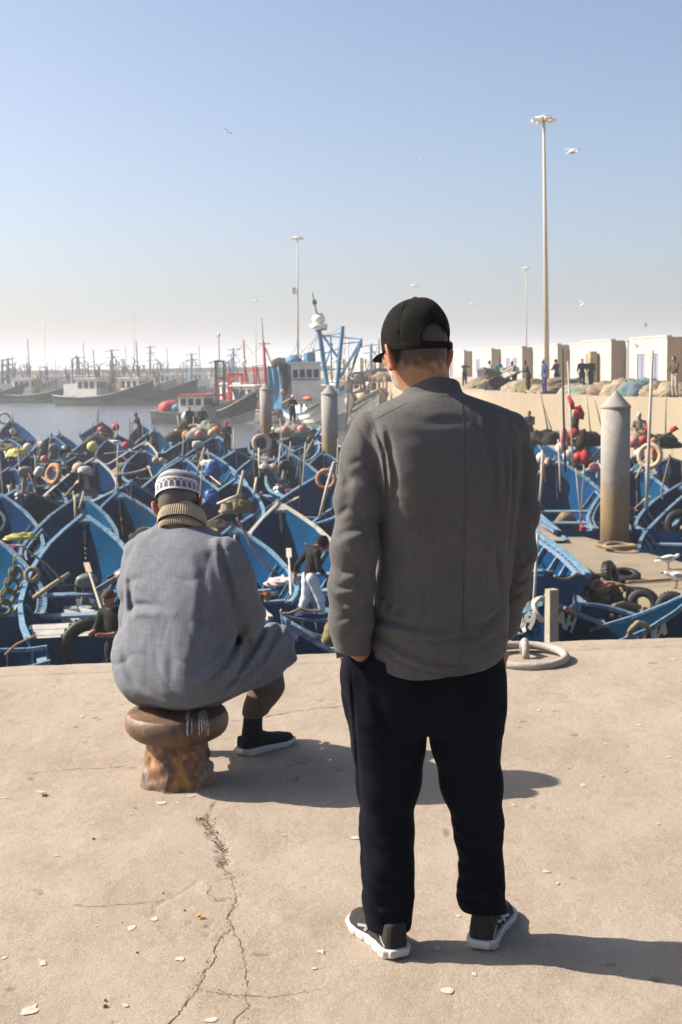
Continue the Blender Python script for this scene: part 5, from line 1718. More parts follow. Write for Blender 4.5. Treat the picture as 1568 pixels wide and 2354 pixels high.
    # benches
    for i, u in enumerate(benches):
        a = hull.pt(u, .72, 1, .05)
        m = MB(); m.box((a.x, 0, a.z), (.24 if i else .34, a.y * 2, .045))
        m.build('bench', BENCH, o)
    if deck:
        m = MB()
        P = [hull.pt(u, .86, s, .05) for u in (.01, .09) for s in (1, -1)]
        V = P + [p - Vector((0, 0, .04)) for p in P]
        m.add(V, [(0, 1, 3, 2), (4, 6, 7, 5), (0, 4, 5, 1), (2, 3, 7, 6)])
        m.build('stern_deck', BENCH, o)
    # floor boards
    for k in range(3):
        m = MB(); m.box((hull.L * .36, (k - 1) * .30, .085), (hull.L * .52, .26, .03)); m.build('floor_board', BENCH, o)
    # stem post
    a, b = hull.pt(1, .55, 1), hull.pt(1, 1, 1)
    m = MB(); m.bar((a.x + .01, 0, a.z), (b.x + .02, 0, b.z + .10), .07, .09, up=(1, 0, 0)); m.build('stem_post', rail, o)
    m = MB(); a = hull.pt(.972, .99, 1); m.add([(a.x, a.y, a.z), (a.x, -a.y, a.z), (hull.pt(1, 1, 1).x, 0, hull.pt(1, 1, 1).z + .0)] + [(a.x, a.y, a.z - .07), (a.x, -a.y, a.z - .07), (hull.pt(1, 1, 1).x - .03, 0, hull.pt(1, 1, 1).z - .07)], [(0, 1, 2)[::-1], (3, 4, 5), (0, 3, 4, 1)])
    m.build('breasthook', rail, o)
    if band:   # painted chevrons on the bow
        for t0, t1 in ((.30, .38), (.46, .54)):
            for side in (1, -1):
                V = []
                for i in range(7):
                    u = .70 + .27 * i / 6
                    for t in (t0, t1):
                        p = hull.pt(u, t + .10 * (1 - i / 6) * 0, side); V.append(p + Vector((.006, side * .012, 0)))
                F = [(2 * i, 2 * i + 2, 2 * i + 3, 2 * i + 1) for i in range(6)]
                m = MB(); m.add(V, F if side < 0 else [f[::-1] for f in F]); m.build('painted_chevron', band, o)
    return o
def text_mesh(s, size, bold=.018):
    cu = bpy.data.curves.new('txt', 'FONT'); cu.body = s; cu.size = size; cu.offset = bold; cu.align_x = 'CENTER'; cu.align_y = 'CENTER'
    cu.resolution_u = 2
    ob = bpy.data.objects.new('txt', cu); COL.objects.link(ob)
    dg = bpy.context.evaluated_depsgraph_get(); dg.update()
    me = bpy.data.meshes.new_from_object(ob.evaluated_get(dg))
    bpy.data.objects.remove(ob)
    return me
def paint_text(o, hull, s, u0, t0, side, size, m_=None):
    """letters painted on the outside of the hull near the bow"""
    me = text_mesh(s, size)
    bm = bmesh.new(); bm.from_mesh(me)
    bmesh.ops.subdivide_edges(bm, edges=[e for e in bm.edges if e.calc_length() > .12], cuts=2)
    bmesh.ops.triangulate(bm, faces=bm.faces)
    for v in bm.verts:
        # reading direction runs towards the stern on the right side, towards the bow on the left side, seen from outside
        du = v.co.x / hull.L * (1 if side < 0 else -1)
        u = min(.985, max(0, u0 + du))
        zt = hull.pt(u, t0, side).z + v.co.y
        k = hull.pt(u, 0, side).z; sh = hull.pt(u, 1, side).z
        p = hull.pt(u, min(.99, max(.02, (zt - k) / (sh - k))), side)
        v.co = p + Vector((.006, side * .012, 0))
    if side > 0: pass
    bm.to_mesh(me); bm.free()
    me.materials.clear(); me.materials.append(m_ or WHITEP)
    ob = bpy.data.objects.new('registration_letters', me); link(ob, o); KIDS.setdefault(o.name, []).append(ob)
    return ob
def blotches(o, hull, seed):
    g = random.Random(seed)
    for side in (1, -1):
        for k in range(3):
            u0 = .66 + k * .075
            V = []
            for du, t in ((0, .56), (.05, .56), (.05, .70), (0, .70)):
                p = hull.pt(u0 + du, t + g.uniform(-.02, .02), side); V.append(p + Vector((.006, side * .014, 0)))
            m = MB(); m.add(V, [(0, 1, 2, 3) if side < 0 else (3, 2, 1, 0)]); m.build('white_patch', WHITEP, o)
HULL = Hull(); LOW = Hull(5.0, .85, SSL)
PROTO = {}
PROTO['A'] = build_boat('fishing_boat', HULL, True, 6, spacers=False)
PROTO['W'] = build_boat('fishing_boat', HULL, True, 6, rail=RAILW, benches=(.2, .42, .6))
PROTO['S'] = build_boat('fishing_boat', HULL, True, 6, spacers=True)
PROTO['T'] = build_boat('fishing_boat', HULL, True, 5)
blotches(PROTO['T'], HULL, 3)
PROTO['D'] = build_boat('fishing_boat', HULL, True, 5, strake=False)
PROTO['Y'] = build_boat('fishing_boat', HULL, True, 5, band=YELL)
PROTO['L'] = build_boat('dinghy', LOW, False, 4, benches=(.25, .6), deck=True)
used = set()
BOATS = []
def boat(kind, bow, stern=None, label=None, s=1.0, beam=1.0, yaw=0.0, group='small blue fishing boats moored side by side', z=0.0):
    """bow = picture point of the bow tip, stern = picture point of the middle of the stern rail (or None: L metres nearer along the view ray)"""
    hull = LOW if kind == 'L' else HULL
    zb, zs = WATER + hull.sh[-1] * s + z, WATER + hull.sh[0] * s + z
    pb = onz(bow[0], bow[1], zb)
    if stern is None:
        v = Vector((pb.x, pb.y, 0)).normalized()
        if kind in 'TDY': v = -v
        v = Matrix.Rotation(R(yaw), 3, 'Z') @ v
        ps = pb - v * hull.L * s
    else:
        ps = onz(stern[0], stern[1], zs)
    d = Vector((pb.x - ps.x, pb.y - ps.y, 0)); ln = d.length
    ang = math.atan2(d.y, d.x)
    if kind not in used: o = PROTO[kind]; used.add(kind)
    else: o = copy_tree(PROTO[kind])
    o.location = (ps.x, ps.y, WATER + z)
    o.rotation_euler = (R(rnd.uniform(-2.5, 2.5)), R(rnd.uniform(-1, 1)), ang)
    o.scale = (ln / hull.L, s * beam, s)
    tag(o, label, 'boat', group)
    BOATS.append([o, kind, ln, s * beam, stern is not None and label.find('white trousers') < 0])
    return o
B = {}
# ---- nearest, under the quay edge
B['near'] = boat('A', (193, 1186), (190, 1462), 'big blue boat with tall pointed bow straight ahead of the seated man\'s left side', 1.02)
B['mid'] = boat('W', (646, 1154), (742, 1412), 'large dark blue boat with worn grey rails behind the man in the black shirt', 1.05)
B['robe'] = boat('A', (540, 1215), (568, 1392), 'pale blue boat whose bright stern shows just right of the seated man\'s sleeve', .95)
B['sunny'] = boat('A', (666, 1438), (690, 1640), 'bright blue boat bow poking up just beyond the seated man\'s knee', .95, z=-.1)
B['rower'] = boat('L', (648, 1412), (806, 1436), 'small bright blue dinghy in which the man in white trousers stands', .95, group='dinghies')
B['leftedge'] = boat('S', (-70, 1200), (-18, 1420), 'blue boat cut by the left edge with pale worn side and rope fenders', 1.0)
B['corner'] = boat('L', (-190, 1482), (112, 1504), 'small dark blue dinghy in the bottom left corner under the quay', 1.0, group='dinghies')
# ---- left raft, front to back
rows = [
    ('A', (36, 1130), 'blue boat with a coiled hose hanging inside its bow, left edge of the second row', 0, 1.0),
    ('S', (196, 1131), 'blue boat directly behind the big one, its bow with two upright poles', -4, 1.0),
    ('A', (347, 1120), 'blue boat whose bow shows left of the seated man\'s skullcap', 6, 1.0),
    ('Y', (266, 1108), 'dark boat with yellow chevrons painted on its bow', 4, .95),
    ('D', (97, 1112), 'dark navy boat turned bow towards us behind the hose boat', -5, .95),
    ('A', (14, 1076), 'blue boat at the left edge behind the navy one, low in its row', 3, .95),
    ('W', (182, 1058), 'blue boat with white rail and a large tan float in its bow', -8, 1.0),
    ('A', (57, 1047), 'blue boat with a yellow oilskin over its bow near the left edge', 6, .95),
    ('T', (242, 1049), 'dark boat bow towards us between the tan float and the grey plates', 8, .95),
    ('A', (327, 1057), 'blue boat slanting left of the skullcap with light worn rail', -10, 1.0),
    ('T', (395, 1054), 'dark boat bow towards us with white plates, just above the skullcap', -4, .95),
    ('S', (470, 1040), 'blue boat with blue tarpaulin bundle in its bow right of the skullcap', 5, 1.0),
    ('A', (525, 1104), 'blue boat heaped with yellow net right of the seated man\'s head', -9, 1.0),
    ('T', (564, 1040), 'dark boat bow towards us, straight below the leftmost piling', 5, .95),
    ('D', (617, 1108), 'dark boat bow towards us just behind the large grey-railed boat', -3, .95),
    ('A', (615, 1047), 'blue boat with outboard motors in its bow between the two left pilings', 5, 1.0),
    ('A', (690, 1079), 'deep blue boat with an orange life ring hung on its bow', -14, 1.05),
    ('A', (17, 1003), 'small blue boat at the far left edge, second from the open water', 0, .95),
    ('A', (28, 970), 'blue boat nearest the open water at the left edge', 4, 1.0),
    ('A', (122, 1005), 'blue boat with clear bow against the water, left third of the raft', -6, .95),
    ('A', (164, 996), 'low blue boat with a forked post at its bow against the water', 5, .9),
    ('T', (193, 1007), 'dark boat with upright post and silver beams right of the forked-post boat', 3, .9),
    ('D', (232, 975), 'dark boat carrying red and white floats at the raft\'s far edge', 6, .95),
    ('A', (257, 1004), 'blue boat with a white gull standing on its bow', 9, 1.0),
    ('T', (324, 1006), 'dark boat bow towards us with pale crossed beams right of the gull', 0, .95),
    ('A', (353, 990), 'blue boat behind the crossed-beam boat near the leaning figure', -4, .95),
    ('W', (378, 1017), 'blue boat with long white right rail in the middle of the raft', -16, 1.0),
    ('D', (428, 1012), 'dark boat piled with yellow and orange floats', 5, .9),
    ('A', (501, 1003), 'blue boat below the man with a red cap', -12, 1.0),
    ('S', (564, 992), 'blue boat with rounded high bow left of the leftmost piling', 16, 1.05),
    ('A', (702, 982), 'blue boat lying slantwise beyond the middle piling with red floats aboard', -55, 1.1),
    ('A', (655, 1013), 'dark-sided blue boat between the two left pilings with chains hanging at its side', -38, 1.0),
    ('A', (300, 1036), 'blue boat behind the yellow-chevron boat with a grey line over it', 3, .9),
    ('A', (118, 1066), 'blue boat half hidden by an outboard motor in the left raft', -3, .9),
    ('A', (325, 975), 'blue boat in which the leaning figure hauls his line', 5, .95),
    ('A', (452, 974), 'blue boat carrying the two dark figures at the raft\'s far edge', -6, 1.0),
    ('W', (684, 974), 'blue boat under the man with a white hood, beyond the pilings', 8, 1.05),
    ('A', (486, 990), 'blue boat beneath the heap of orange floats', 10, .95),
    ('D', (580, 1062), 'dark boat squeezed between the pole stubs below the leftmost piling', -8, .9),
    ('A', (742, 1040), 'blue boat close against the foot of the middle piling', 6, .9),
    ('A', (1262, 988), 'blue boat close under the harbour wall right of the standing man', -20, .9),
    ('A', (1330, 990), 'blue boat close under the harbour wall behind the black flags', 14, .9),
    ('W', (1420, 996), 'white-railed boat close under the harbour wall behind the thick piling', -25, .9),
    ('A', (1515, 1000), 'blue boat close under the harbour wall near the red bag on a stick', 20, .9),
    ('A', (440, 1088), 'blue boat behind the skullcap with light worn stern', 6, .9),
]
for k, bw, lab, yw, s in rows:
    boat(k, bw, None, lab, s, 1.0, yw)
# ---- right of the standing man
B['pil'] = boat('S', (1277, 1064), (1362, 1220), 'blue boat with pale stern rail left of the thick right piling', 1.05, 1.05)
B['pilr'] = boat('S', (1466, 1068), (1452, 1216), 'blue boat directly behind the thick right piling with a tall pole', 1.05, 1.05)
B['pale'] = boat('S', (0, 1200), (0, 1300), 'long light blue boat with notched rail moored at the pontoon by the tyres', 1.5, .95)
B['pale'].location = (3.36, 23.0, WATER + .10); B['pale'].rotation_euler = (0, 0, math.atan2(.996, -.09)); B['pale'].scale = (1.22, 1.36, 1.42)
B['n358'] = boat('D', (1543, 1046), (1522, 1022), 'dark boat with white numbers on its bow at the right edge', 1.0)
paint_text(B['n358'], HULL, '358', .86, .80, -1, .42)
B['edge'] = boat('A', (1566, 1106), (1560, 1222), 'blue boat behind the gulls cut by the right edge', 1.0)
B['edge2'] = boat('A', (1640, 1105), (1556, 1262), 'pale blue boat stern with a tyre, cut by the right edge beside the pontoon', 1.0)
B['red'] = boat('W', (1372, 1062), (1300, 1115), 'small boat with pinkish red rail behind the thick right piling', .85)
for x, y, yw, lab in ((1240, 1003, 10, 'blue boat against the quay wall just right of the standing man'), (1296, 1012, -15, 'blue boat under the red flags near the quay wall'), (1350, 1016, 8, 'blue boat under the black flags left of the thick piling'), (1500, 1010, -10, 'blue boat near the orange life ring right of the thick piling')):
    boat('A', (x, y), None, lab, .95, 1, yw)
B['a49'] = boat('D', (1264, 1398), (1190, 1345), 'dark blue boat bow towards us marked A49 with a square wooden post', .98)
paint_text(B['a49'], HULL, 'A49', .940, .86, -1, .34)
paint_text(B['a49'], HULL, 'AH', .955, .86, 1, .29)
B['lightin'] = boat('L', (1322, 1388), (1510, 1462), 'light blue open boat between the A49 boat and the tyres', 1.15, 1.05, group='dinghies')
B['ah3a'] = boat('D', (1668, 1312), (1430, 1478), 'dark boat marked AH 3A at the right edge with a thick rope over its side', 1.0)
_b = onz(1612, 1376, WATER + 1.58) + Vector((0, .35, 0)); _s = _b + Vector((-6.2, .1, 0))
B['ah3a'].location = (_s.x, _s.y, WATER); B['ah3a'].rotation_euler = (0, 0, math.atan2(-.1, 6.2)); B['ah3a'].scale = (.93, .62, 1.10)
paint_text(B['ah3a'], HULL, 'AH 3A', .86, .89, -1, .25)
# hidden in part by the standing man
for x, y, yw, lab in ((800, 1085, -12, 'blue boat whose bow peeps out left of the standing man\'s sleeve'), (1222, 1105, 10, 'blue boat half hidden behind the standing man\'s right sleeve')):
    boat('A', (x, y), None, lab, .95, 1, yw)
for k in PROTO:
    if k not in used:
        for ch in list(PROTO[k].children): bpy.data.objects.remove(ch)
        bpy.data.objects.remove(PROTO[k])
# pale boards laid across the stern of the nearest boat
for i_ in range(3):
    m = MB(); m.box((.42 + .36 * i_, 0, .50), (.33, 1.55 + .12 * i_, .035)); m.build('deck_board', RAILW, B['near'])
# push overlapping hulls apart a little
def circ(o, ln, bm):
    a = o.rotation_euler.z; d = Vector((math.cos(a), math.sin(a), 0))
    return [(Vector(o.location) + d * ln * f, .86 * bm * r) for f, r in ((.12, 1.0), (.32, 1.1), (.52, 1.0), (.70, .75), (.86, .4))]
_off = [Vector((0, 0, 0)) for _ in BOATS]
for it in range(25):
    CS = [circ(b[0], b[2], b[3]) for b in BOATS]
    for i in range(len(BOATS)):
        for j in range(i + 1, len(BOATS)):
            if (BOATS[i][0].location - BOATS[j][0].location).length > 15: continue
            for p, r in CS[i]:
                for q, r2 in CS[j]:
                    v = Vector((p.x - q.x, p.y - q.y, 0)); dd = r + r2 - v.length
                    if dd > .02:
                        n_ = v.normalized() if v.length > .01 else Vector((1, 0, 0))
                        n_.y *= .6
                        st_ = n_ * min(dd, .5) * .14
                        if not BOATS[i][4] and _off[i].length < 1.5: BOATS[i][0].location += st_; _off[i] += st_
                        if not BOATS[j][4] and _off[j].length < 1.5: BOATS[j][0].location -= st_; _off[j] -= st_
# ================================================================== trawlers across the basin
def tmat(n, c, **k): return mat(n, c, .65, .18, 1.2, .15, 6, **k)
T_GREEN = tmat('trawler_green', (0.043, 0.072, 0.060)); T_GREY = tmat('trawler_grey', (0.230, 0.246, 0.221), col2=(0.102, 0.085, 0.064), cscale=1.4, cthr=.58)
T_WHITE = tmat('trawler_white', (0.679, 0.666, 0.616), col2=(0.370, 0.271, 0.186), cscale=1.5, cthr=.62); T_DARK = tmat('trawler_dark', (0.043, 0.052, 0.049))
T_RED = tmat('trawler_red', (0.357, 0.038, 0.030)); T_BLUE = tmat('trawler_blue', (0.034, 0.145, 0.264)); T_TAN = tmat('trawler_tan', (0.289, 0.246, 0.187))
T_STEEL = tmat('trawler_steel', (0.076, 0.076, 0.072)); T_GLASS = mat('wheelhouse_glass', (0.025, 0.034, 0.043), .15, .1, 2)
T_RUST = tmat('trawler_rust', (.20, .10, .05)); T_NET = mat('dark_net', (.028, .034, .030), .95, .35, 3, .8, 14); T_NETB = mat('blue_net', (.05, .20, .32), .95, .3, 3, .6, 14, col2=(.25, .42, .5), cscale=6, cthr=.6)
T_ORANGE = tmat('net_orange', (.45, .13, .04))
TFS = np.array([.80, .95, 1.0, 1.0, .92, .62, .28, .04]); TSS = np.array([.9, .78, .72, .85, 1.12, 1.6, 1.95, 2.15])
class THull(Hull):
    def pt(s, u, t, side, inset=0.0):
        b = float(spl(u, US, TFS)) * s.B; sh = float(spl(u, US, TSS)) * s.k; kz = -.6
        e = .9 - .62 * (1 - max(0., (u - .5) / .5))
        y = max(0, b * t ** e - inset)
        return Vector((u * s.L - (1 - t) * .9 * u ** 5, side * y, kz + (sh - kz) * t))
def trawler(px, py, head, L_, label, top=T_GREEN, low=T_GREY, k=1.35, house=(.30, 2.6, 2.2, 2.0), hmat=T_WHITE, rmat=T_WHITE, rails=T_WHITE, parts=None, pos=None):
    p = onz(px, py, WATER) if pos is None else Vector(pos)
    o = thing('trawler', label, 'fishing boat', (p.x, p.y, WATER), R(head), 'trawlers moored across the basin')
    h = THull(L_, L_ * .15, TSS); h.k = k
    N, ts = 13, [0, .2, .38, .55, .72, .86, 1.0]
    us = [i / (N - 1) for i in range(N)]; T = len(ts)
    off = Vector((-L_ / 2, 0, 0))
    m = MB()
    for side in (1, -1):
        V = [h.pt(u, t, side) + off for u in us for t in ts]
        F, M_ = [], []
        for i in range(N - 1):
            for j in range(T - 1):
                f = (i * T + j, (i + 1) * T + j, (i + 1) * T + j + 1, i * T + j + 1)
                F.append(f if side < 0 else f[::-1]); M_.append(0 if j >= (4 if i < 6 else 3) else 1)
        n0 = len(m.f); m.add(V, F); m.m[n0:] = M_
    V = [h.pt(0, t, s) + off for t in ts for s in (1, -1)]
    m.add(V, [(2 * i, 2 * i + 1, 2 * i + 3, 2 * i + 2) for i in range(T - 1)])
    m.build('hull', [top, low], o)
    m = MB()
    V = []
    for u in us:
        z = h.pt(u, 1, 1).z - .45
        a = h.pt(u, .93, 1, .06)
        V += [Vector((a.x, a.y, z)) + off, Vector((a.x, -a.y, z)) + off]
    m.add(V, [(2 * i, 2 * i + 1, 2 * i + 3, 2 * i + 2)[::-1] for i in range(N - 1)])
    m.build('deck', T_TAN, o)
    for side in (1, -1):
        m = MB(); P = [h.pt(u, 1, side) + off + Vector((0, 0, .03)) for u in us]
        for a, b in zip(P[:-1], P[1:]): m.bar(a, b, .16, .10)
        m.build('bulwark_rail', rails, o)
    if house:
        u, ln, wd, ht = house
        z0 = h.pt(u, 1, 1).z - .45
        c = Vector((u * L_, 0, z0 + ht / 2)) + off
        m = MB(); m.box(c, (ln, wd, ht)); w_ = m.build('wheelhouse', hmat, o)
        m = MB(); m.box(c + Vector((0, 0, ht / 2 + .06)), (ln + .5, wd + .4, .12)); m.build('roof', rmat, w_)
        zc = c.z + ht * .22
        for sd in (-1, 1):
            for i in range(3):
                m = MB(); m.box((c.x - ln * .3 + i * ln * .3, sd * (wd / 2 + .01), zc), (ln * .2, .03, ht * .3)); m.build('window', T_GLASS, w_)
        for i in range(3):
            m = MB(); m.box((c.x + ln / 2 + .01, -wd * .3 + i * wd * .3, zc), (.03, wd * .22, ht * .3)); m.build('window', T_GLASS, w_)
    return o, h, off
def mast(o, base, top, r, mt, name='mast'):
    m = MB(); m.tube([base, top], [r, r * .7], 7); return m.build(name, mt, o, True)
def frame(o, pts, w_, mt, name='gallows'):
    m = MB()
    for a, b in pts: m.bar(a, b, w_)
    return m.build(name, mt, o)
def rigging(o, pts, mt=None, r=.018):
    m = MB()
    for a, b in pts: m.tube([a, b], r, 4)
    return m.build('rigging', mt or T_STEEL, o)
def lattice(o, x, y, z0, h, mt, w_=.9):
    """short crowded pole work that a trawler carries aft"""
    m = MB(); g = rnd
    for i in range(4):
        a = Vector((x + g.uniform(-w_, w_), y + g.uniform(-.8, .8), z0)); b = a + Vector((g.uniform(-.8, .8), g.uniform(-.3, .3), h * g.uniform(.5, 1)))
        m.bar(a, b, .12)
        m.bar(b, b + Vector((g.uniform(-1.4, 1.4), 0, g.uniform(-.5, .6))), .08)
    return m.build('derrick', mt, o)
def heap_on(o, c, size, mt, name='net_pile', seed=1):
    m = MB(); m.sphere(c, 1.0, 14, 8, size)
    g = random.Random(seed); q = []
    for v in m.v:
        s = 1 + .22 * math.sin(v[0] * 3.1 + seed) * math.cos(v[1] * 2.7) + g.uniform(-.08, .08)
        q.append((c[0] + (v[0] - c[0]) * s, c[1] + (v[1] - c[1]) * s, c[2] + (v[2] - c[2]) * s))
    m.v = q
    return m.build(name, mt, o, True)
left = [(246, 931, -22, 15, 'long green and grey trawler with cream rail, the nearest of the hazy left group', T_GREEN, T_GREY, T_WHITE, .34),
        (352, 930, -28, 15, 'dark grey trawler right of the green one, its bow beside a red float', T_DARK, T_GREY, T_GREEN, .30),
        (100, 925, -20, 16, 'green trawler with a white stern and yellow gear, left of the nearest green one', T_GREEN, T_GREY, T_WHITE, .32),
        (-12, 926, -20, 14, 'grey trawler cut by the left edge of the picture', T_GREEN, T_GREY, T_GREY, .3),
        (310, 917, -15, 15, 'pale trawler mostly hidden behind the nearest green one', T_GREY, T_DARK, T_WHITE, .5),
        (190, 913, -15, 14, 'tan trawler far behind the green ones with its mast up', T_TAN, T_GREEN, T_WHITE, .5),
        (60, 912, -15, 14, 'small hazy trawler behind the white-sterned one', T_GREY, T_DARK, T_TAN, .5),
        (390, 906, -15, 16, 'pale trawler far behind the dark grey one, white house showing', T_WHITE, T_GREEN, T_WHITE, .45),
        (270, 901, -12, 16, 'tan trawler in the last hazy row above the nearest green one', T_TAN, T_GREY, T_WHITE, .6),
        (140, 899, -12, 16, 'grey trawler in the last hazy row above the yellow gear', T_GREY, T_GREEN, T_WHITE, .4),
        (20, 900, -12, 16, 'white trawler in the last hazy row at the left edge', T_WHITE, T_DARK, T_WHITE, .55),
        (455, 898, -12, 16, 'white trawler in the last hazy row behind the twin-post frame', T_WHITE, T_GREEN, T_TAN, .5),
        (545, 900, -12, 16, 'red and white trawler in the last row behind the red gear', T_WHITE, T_RED, T_WHITE, .4)]
for i, (px, py, hd, L_, lab, tp, lw, rl, hu) in enumerate(left):
    o, h, off = trawler(px, py, hd, L_, lab, tp, lw, 1.55, (hu, 3.2, 2.6, 2.9), T_WHITE, T_WHITE, rl)
    m = MB(); m.box((hu * L_ + off.x - 2.6, 0, 2.1), (2.2, 2.4, 1.6)); m.build('deckhouse', [T_WHITE, T_TAN, T_GREY][i % 3], o)
    x = hu * L_ + off.x
    mast(o, (x + .8, 0, 2), (x + .5, 0, 7.6 + (i % 3)), .10, T_STEEL)
    lattice(o, x - 2.5, 0, 1.6, 5.2, T_STEEL, 1.2); lattice(o, x + 3.2, 0, 1.6, 4.4, T_STEEL, 1.0); lattice(o, x + .5, 0, 3.2, 3.0, T_STEEL, .8)
    rigging(o, [((x + .5, 0, 6), (L_ / 2 - .3, 0, 2.6)), ((x + .5, 0, 6), (-L_ / 2 + .3, 0, 1.4)), ((x - 2.5, 0, 4.2), (x + .5, 0, 6))])
    heap_on(o, (x - 3.0, 0, 1.2), (1.6, 1.2, .8), [T_NET, T_RUST, T_ORANGE][i % 3], 'net_pile', i)
    heap_on(o, (x + 3.4, 0, 1.4), (1.2, 1.0, .7), [T_RUST, T_NET, T_TAN][i % 3], 'net_pile', i + 9)
    if i == 2: heap_on(o, (x + 1.6, .2, 2.6), (.5, .5, 1.5), YELL, 'oilskin', 4)
# middle: grey wooden trawler
o, h, off = trawler(470, 972, -18, 9.5, 'grey wooden trawler with dark bow and a tall twin-post frame, nearest across the water', T_TAN, T_GREY, 1.25, (.42, 2.4, 2.2, 1.9), T_WHITE, T_RED, T_GREY)
frame(o, [((1.6, -.9, 1), (1.6, -.9, 5.4)), ((1.6, .9, 1), (1.6, .9, 5.4)), ((1.6, -1.0, 5.4), (1.6, 1.0, 5.4)), ((1.6, -.9, 3.9), (1.6, .9, 3.9))], .16, T_STEEL)
mast(o, (1.6, 0, 5.4), (1.6, 0, 7.6), .05, T_STEEL, 'aerial')
m = MB(); m.sphere((1.6, 0, 7.7), .16, 8, 6); m.build('radar_dome', T_WHITE, o)
heap_on(o, (-3.4, 0, 1.3), (.9, .9, .8), T_RED, 'net_pile', 3); heap_on(o, (-2.4, -.6, 1.3), (.5, .4, .4), T_BLUE, 'tarpaulin', 5)
lattice(o, 3.2, 0, 1.4, 2.2, T_STEEL, .5)
# its dark companion, bow towards us
o, h, off = trawler(528, 972, -52, 9, 'dark wide-bowed trawler against the grey wooden one', T_DARK, T_GREY, 1.3, None, rails=T_GREY)
heap_on(o, (-.5, 0, 1.3), (1.8, 1.0, .7), T_NET, 'net_pile', 6)
# red boats
o, h, off = trawler(592, 962, -35, 9, 'trawler with bright red rails, red gear and white wheelhouse', T_RED, T_DARK, 1.2, (.42, 2.6, 2.3, 2.6), T_WHITE, T_WHITE, T_RED)
frame(o, [((-2.6, -1, .8), (-2.6, -1, 4.2)), ((-2.6, 1, .8), (-2.6, 1, 4.2)), ((-2.6, -1, 4.2), (-2.6, 1, 4.2)), ((-4, -1, .8), (-4, -1, 3.6)), ((-4, 1, .8), (-4, 1, 3.6)), ((-4, -1, 3.6), (-2.6, -1, 4.2)), ((-4, 1, 3.6), (-2.6, 1, 4.2)), ((-4, -1, 2.2), (-2.6, 1, 2.4))], .2, T_RED)
heap_on(o, (-3.3, 0, 1.5), (1.0, .9, .9), T_RED, 'net_pile', 7)
mast(o, (1.2, 0, 1.5), (.9, 0, 7.2), .20, T_RED); mast(o, (.9, 0, 7.2), (.8, 0, 9.4), .05, T_STEEL, 'aerial')
frame(o, [((.4, 0, 7.0), (1.7, 0, 7.0)), ((1.0, 0, 6.8), (2.4, 0, 4.0))], .09, T_STEEL, 'boom')
m = MB(); m.sphere((-1.5, 0, 5.3), .3, 8, 6); m.build('radar_dome', T_WHITE, o)
rigging(o, [((.9, 0, 7), (4.2, 0, 2.4)), ((.9, 0, 7), (-4, 0, 3.6))])
# boat with nets hung up to dry
o, h, off = trawler(648, 968, -60, 10, 'dark trawler draped with a blue net and a dark hanging net', T_TAN, T_GREY, 1.3, None, rails=T_TAN)
def net_sheet(o, a, b, z0, z1, mt, name, seed):
    n, k = 14, 16; V = []
    for i in range(n):
        for j in range(k):
            u, v = i / (n - 1), j / (k - 1)
            V.append((a[0] + (b[0] - a[0]) * u + .16 * math.sin(u * 13 + seed) , a[1] + (b[1] - a[1]) * u + .14 * math.cos(u * 11 + v * 3 + seed) + .2 * v * (1 - v), z0 + (z1 - z0) * v - .25 * math.sin(math.pi * u) * v))
    m = MB(); m.add(V, [(i * k + j, (i + 1) * k + j, (i + 1) * k + j + 1, i * k + j + 1) for i in range(n - 1) for j in range(k - 1)])
    return m.build(name, mt, o, True)
pp = Vector(o.location); inv = Matrix.Rotation(-R(-60), 3, 'Z')
def wl(px, py, Y): return inv @ (at(px, py, Y) - pp)
a, b = wl(616, 840, 104), wl(640, 838, 103)
net_sheet(o, a, b, wl(616, 940, 104).z, a.z, T_NETB, 'hanging_net', 1)
a, b = wl(636, 832, 106), wl(668, 830, 105)
net_sheet(o, a, b, wl(640, 915, 106).z, a.z, T_NET, 'hanging_net', 3)
c = wl(652, 838, 106); heap_on(o, c, (1.0, .9, .55), T_NET, 'net_pile', 8)
c = wl(649, 901, 102.5); heap_on(o, c, (.2, .2, .24), T_ORANGE, 'net_pile', 12)
c = wl(640, 900, 107); mast(o, (c.x, c.y, .6), (c.x, c.y, wl(640, 835, 107).z), .10, T_STEEL, 'post')
c = wl(668, 900, 107); mast(o, (c.x, c.y, .6), (c.x, c.y, wl(668, 832, 107).z), .10, T_STEEL, 'post')
# blue trawler with its gantry
o, h, off = trawler(742, 982, -70, 12, 'white and blue trawler with tall blue masts, gantry arm and radar platform', T_WHITE, T_GREY, 1.4, (.40, 2.8, 2.8, 2.6), T_WHITE, T_WHITE, T_BLUE)
pp = Vector(o.location); inv = Matrix.Rotation(-R(-70), 3, 'Z'); YB = pp.y
def w3(px, py, dY=0): return inv @ (at(px, py, YB + dY) - pp)
fr = lambda l, w_, n='gallows': frame(o, [(w3(*a), w3(*b)) for a, b in l], w_, T_BLUE, n)
fr([((733, 757, 1), (753, 890, 1))], .30, 'mast'); fr([((788, 750, -1), (774, 892, -1))], .25, 'mast')
fr([((760, 770, 0), (764, 880, 0)), ((748, 812, 1), (783, 800, -1)), ((736, 775, 1), (788, 765, -1)), ((700, 815, 0), (745, 800, 1)), ((800, 880, -1), (826, 795, -2)), ((764, 790, 0), (745, 850, 1)), ((720, 800, 1), (724, 836, 1))], .09, 'brace')
fr([((742, 770, 1), (776, 822, 0)), ((776, 822, 0), (790, 752, -1)), ((755, 850, 1), (785, 848, -1)), ((725, 760, 1), (752, 756, 1))], .14, 'brace')
fr([((782, 868, -1), (831, 782, -2)), ((812, 840, -1), (831, 782, -2))], .16, 'boom')
fr([((831, 778, -2), (832, 800, -2)), ((745, 772, 1), (832, 780, -2)), ((788, 790, 0), (830, 786, -2))], .09, 'boom')
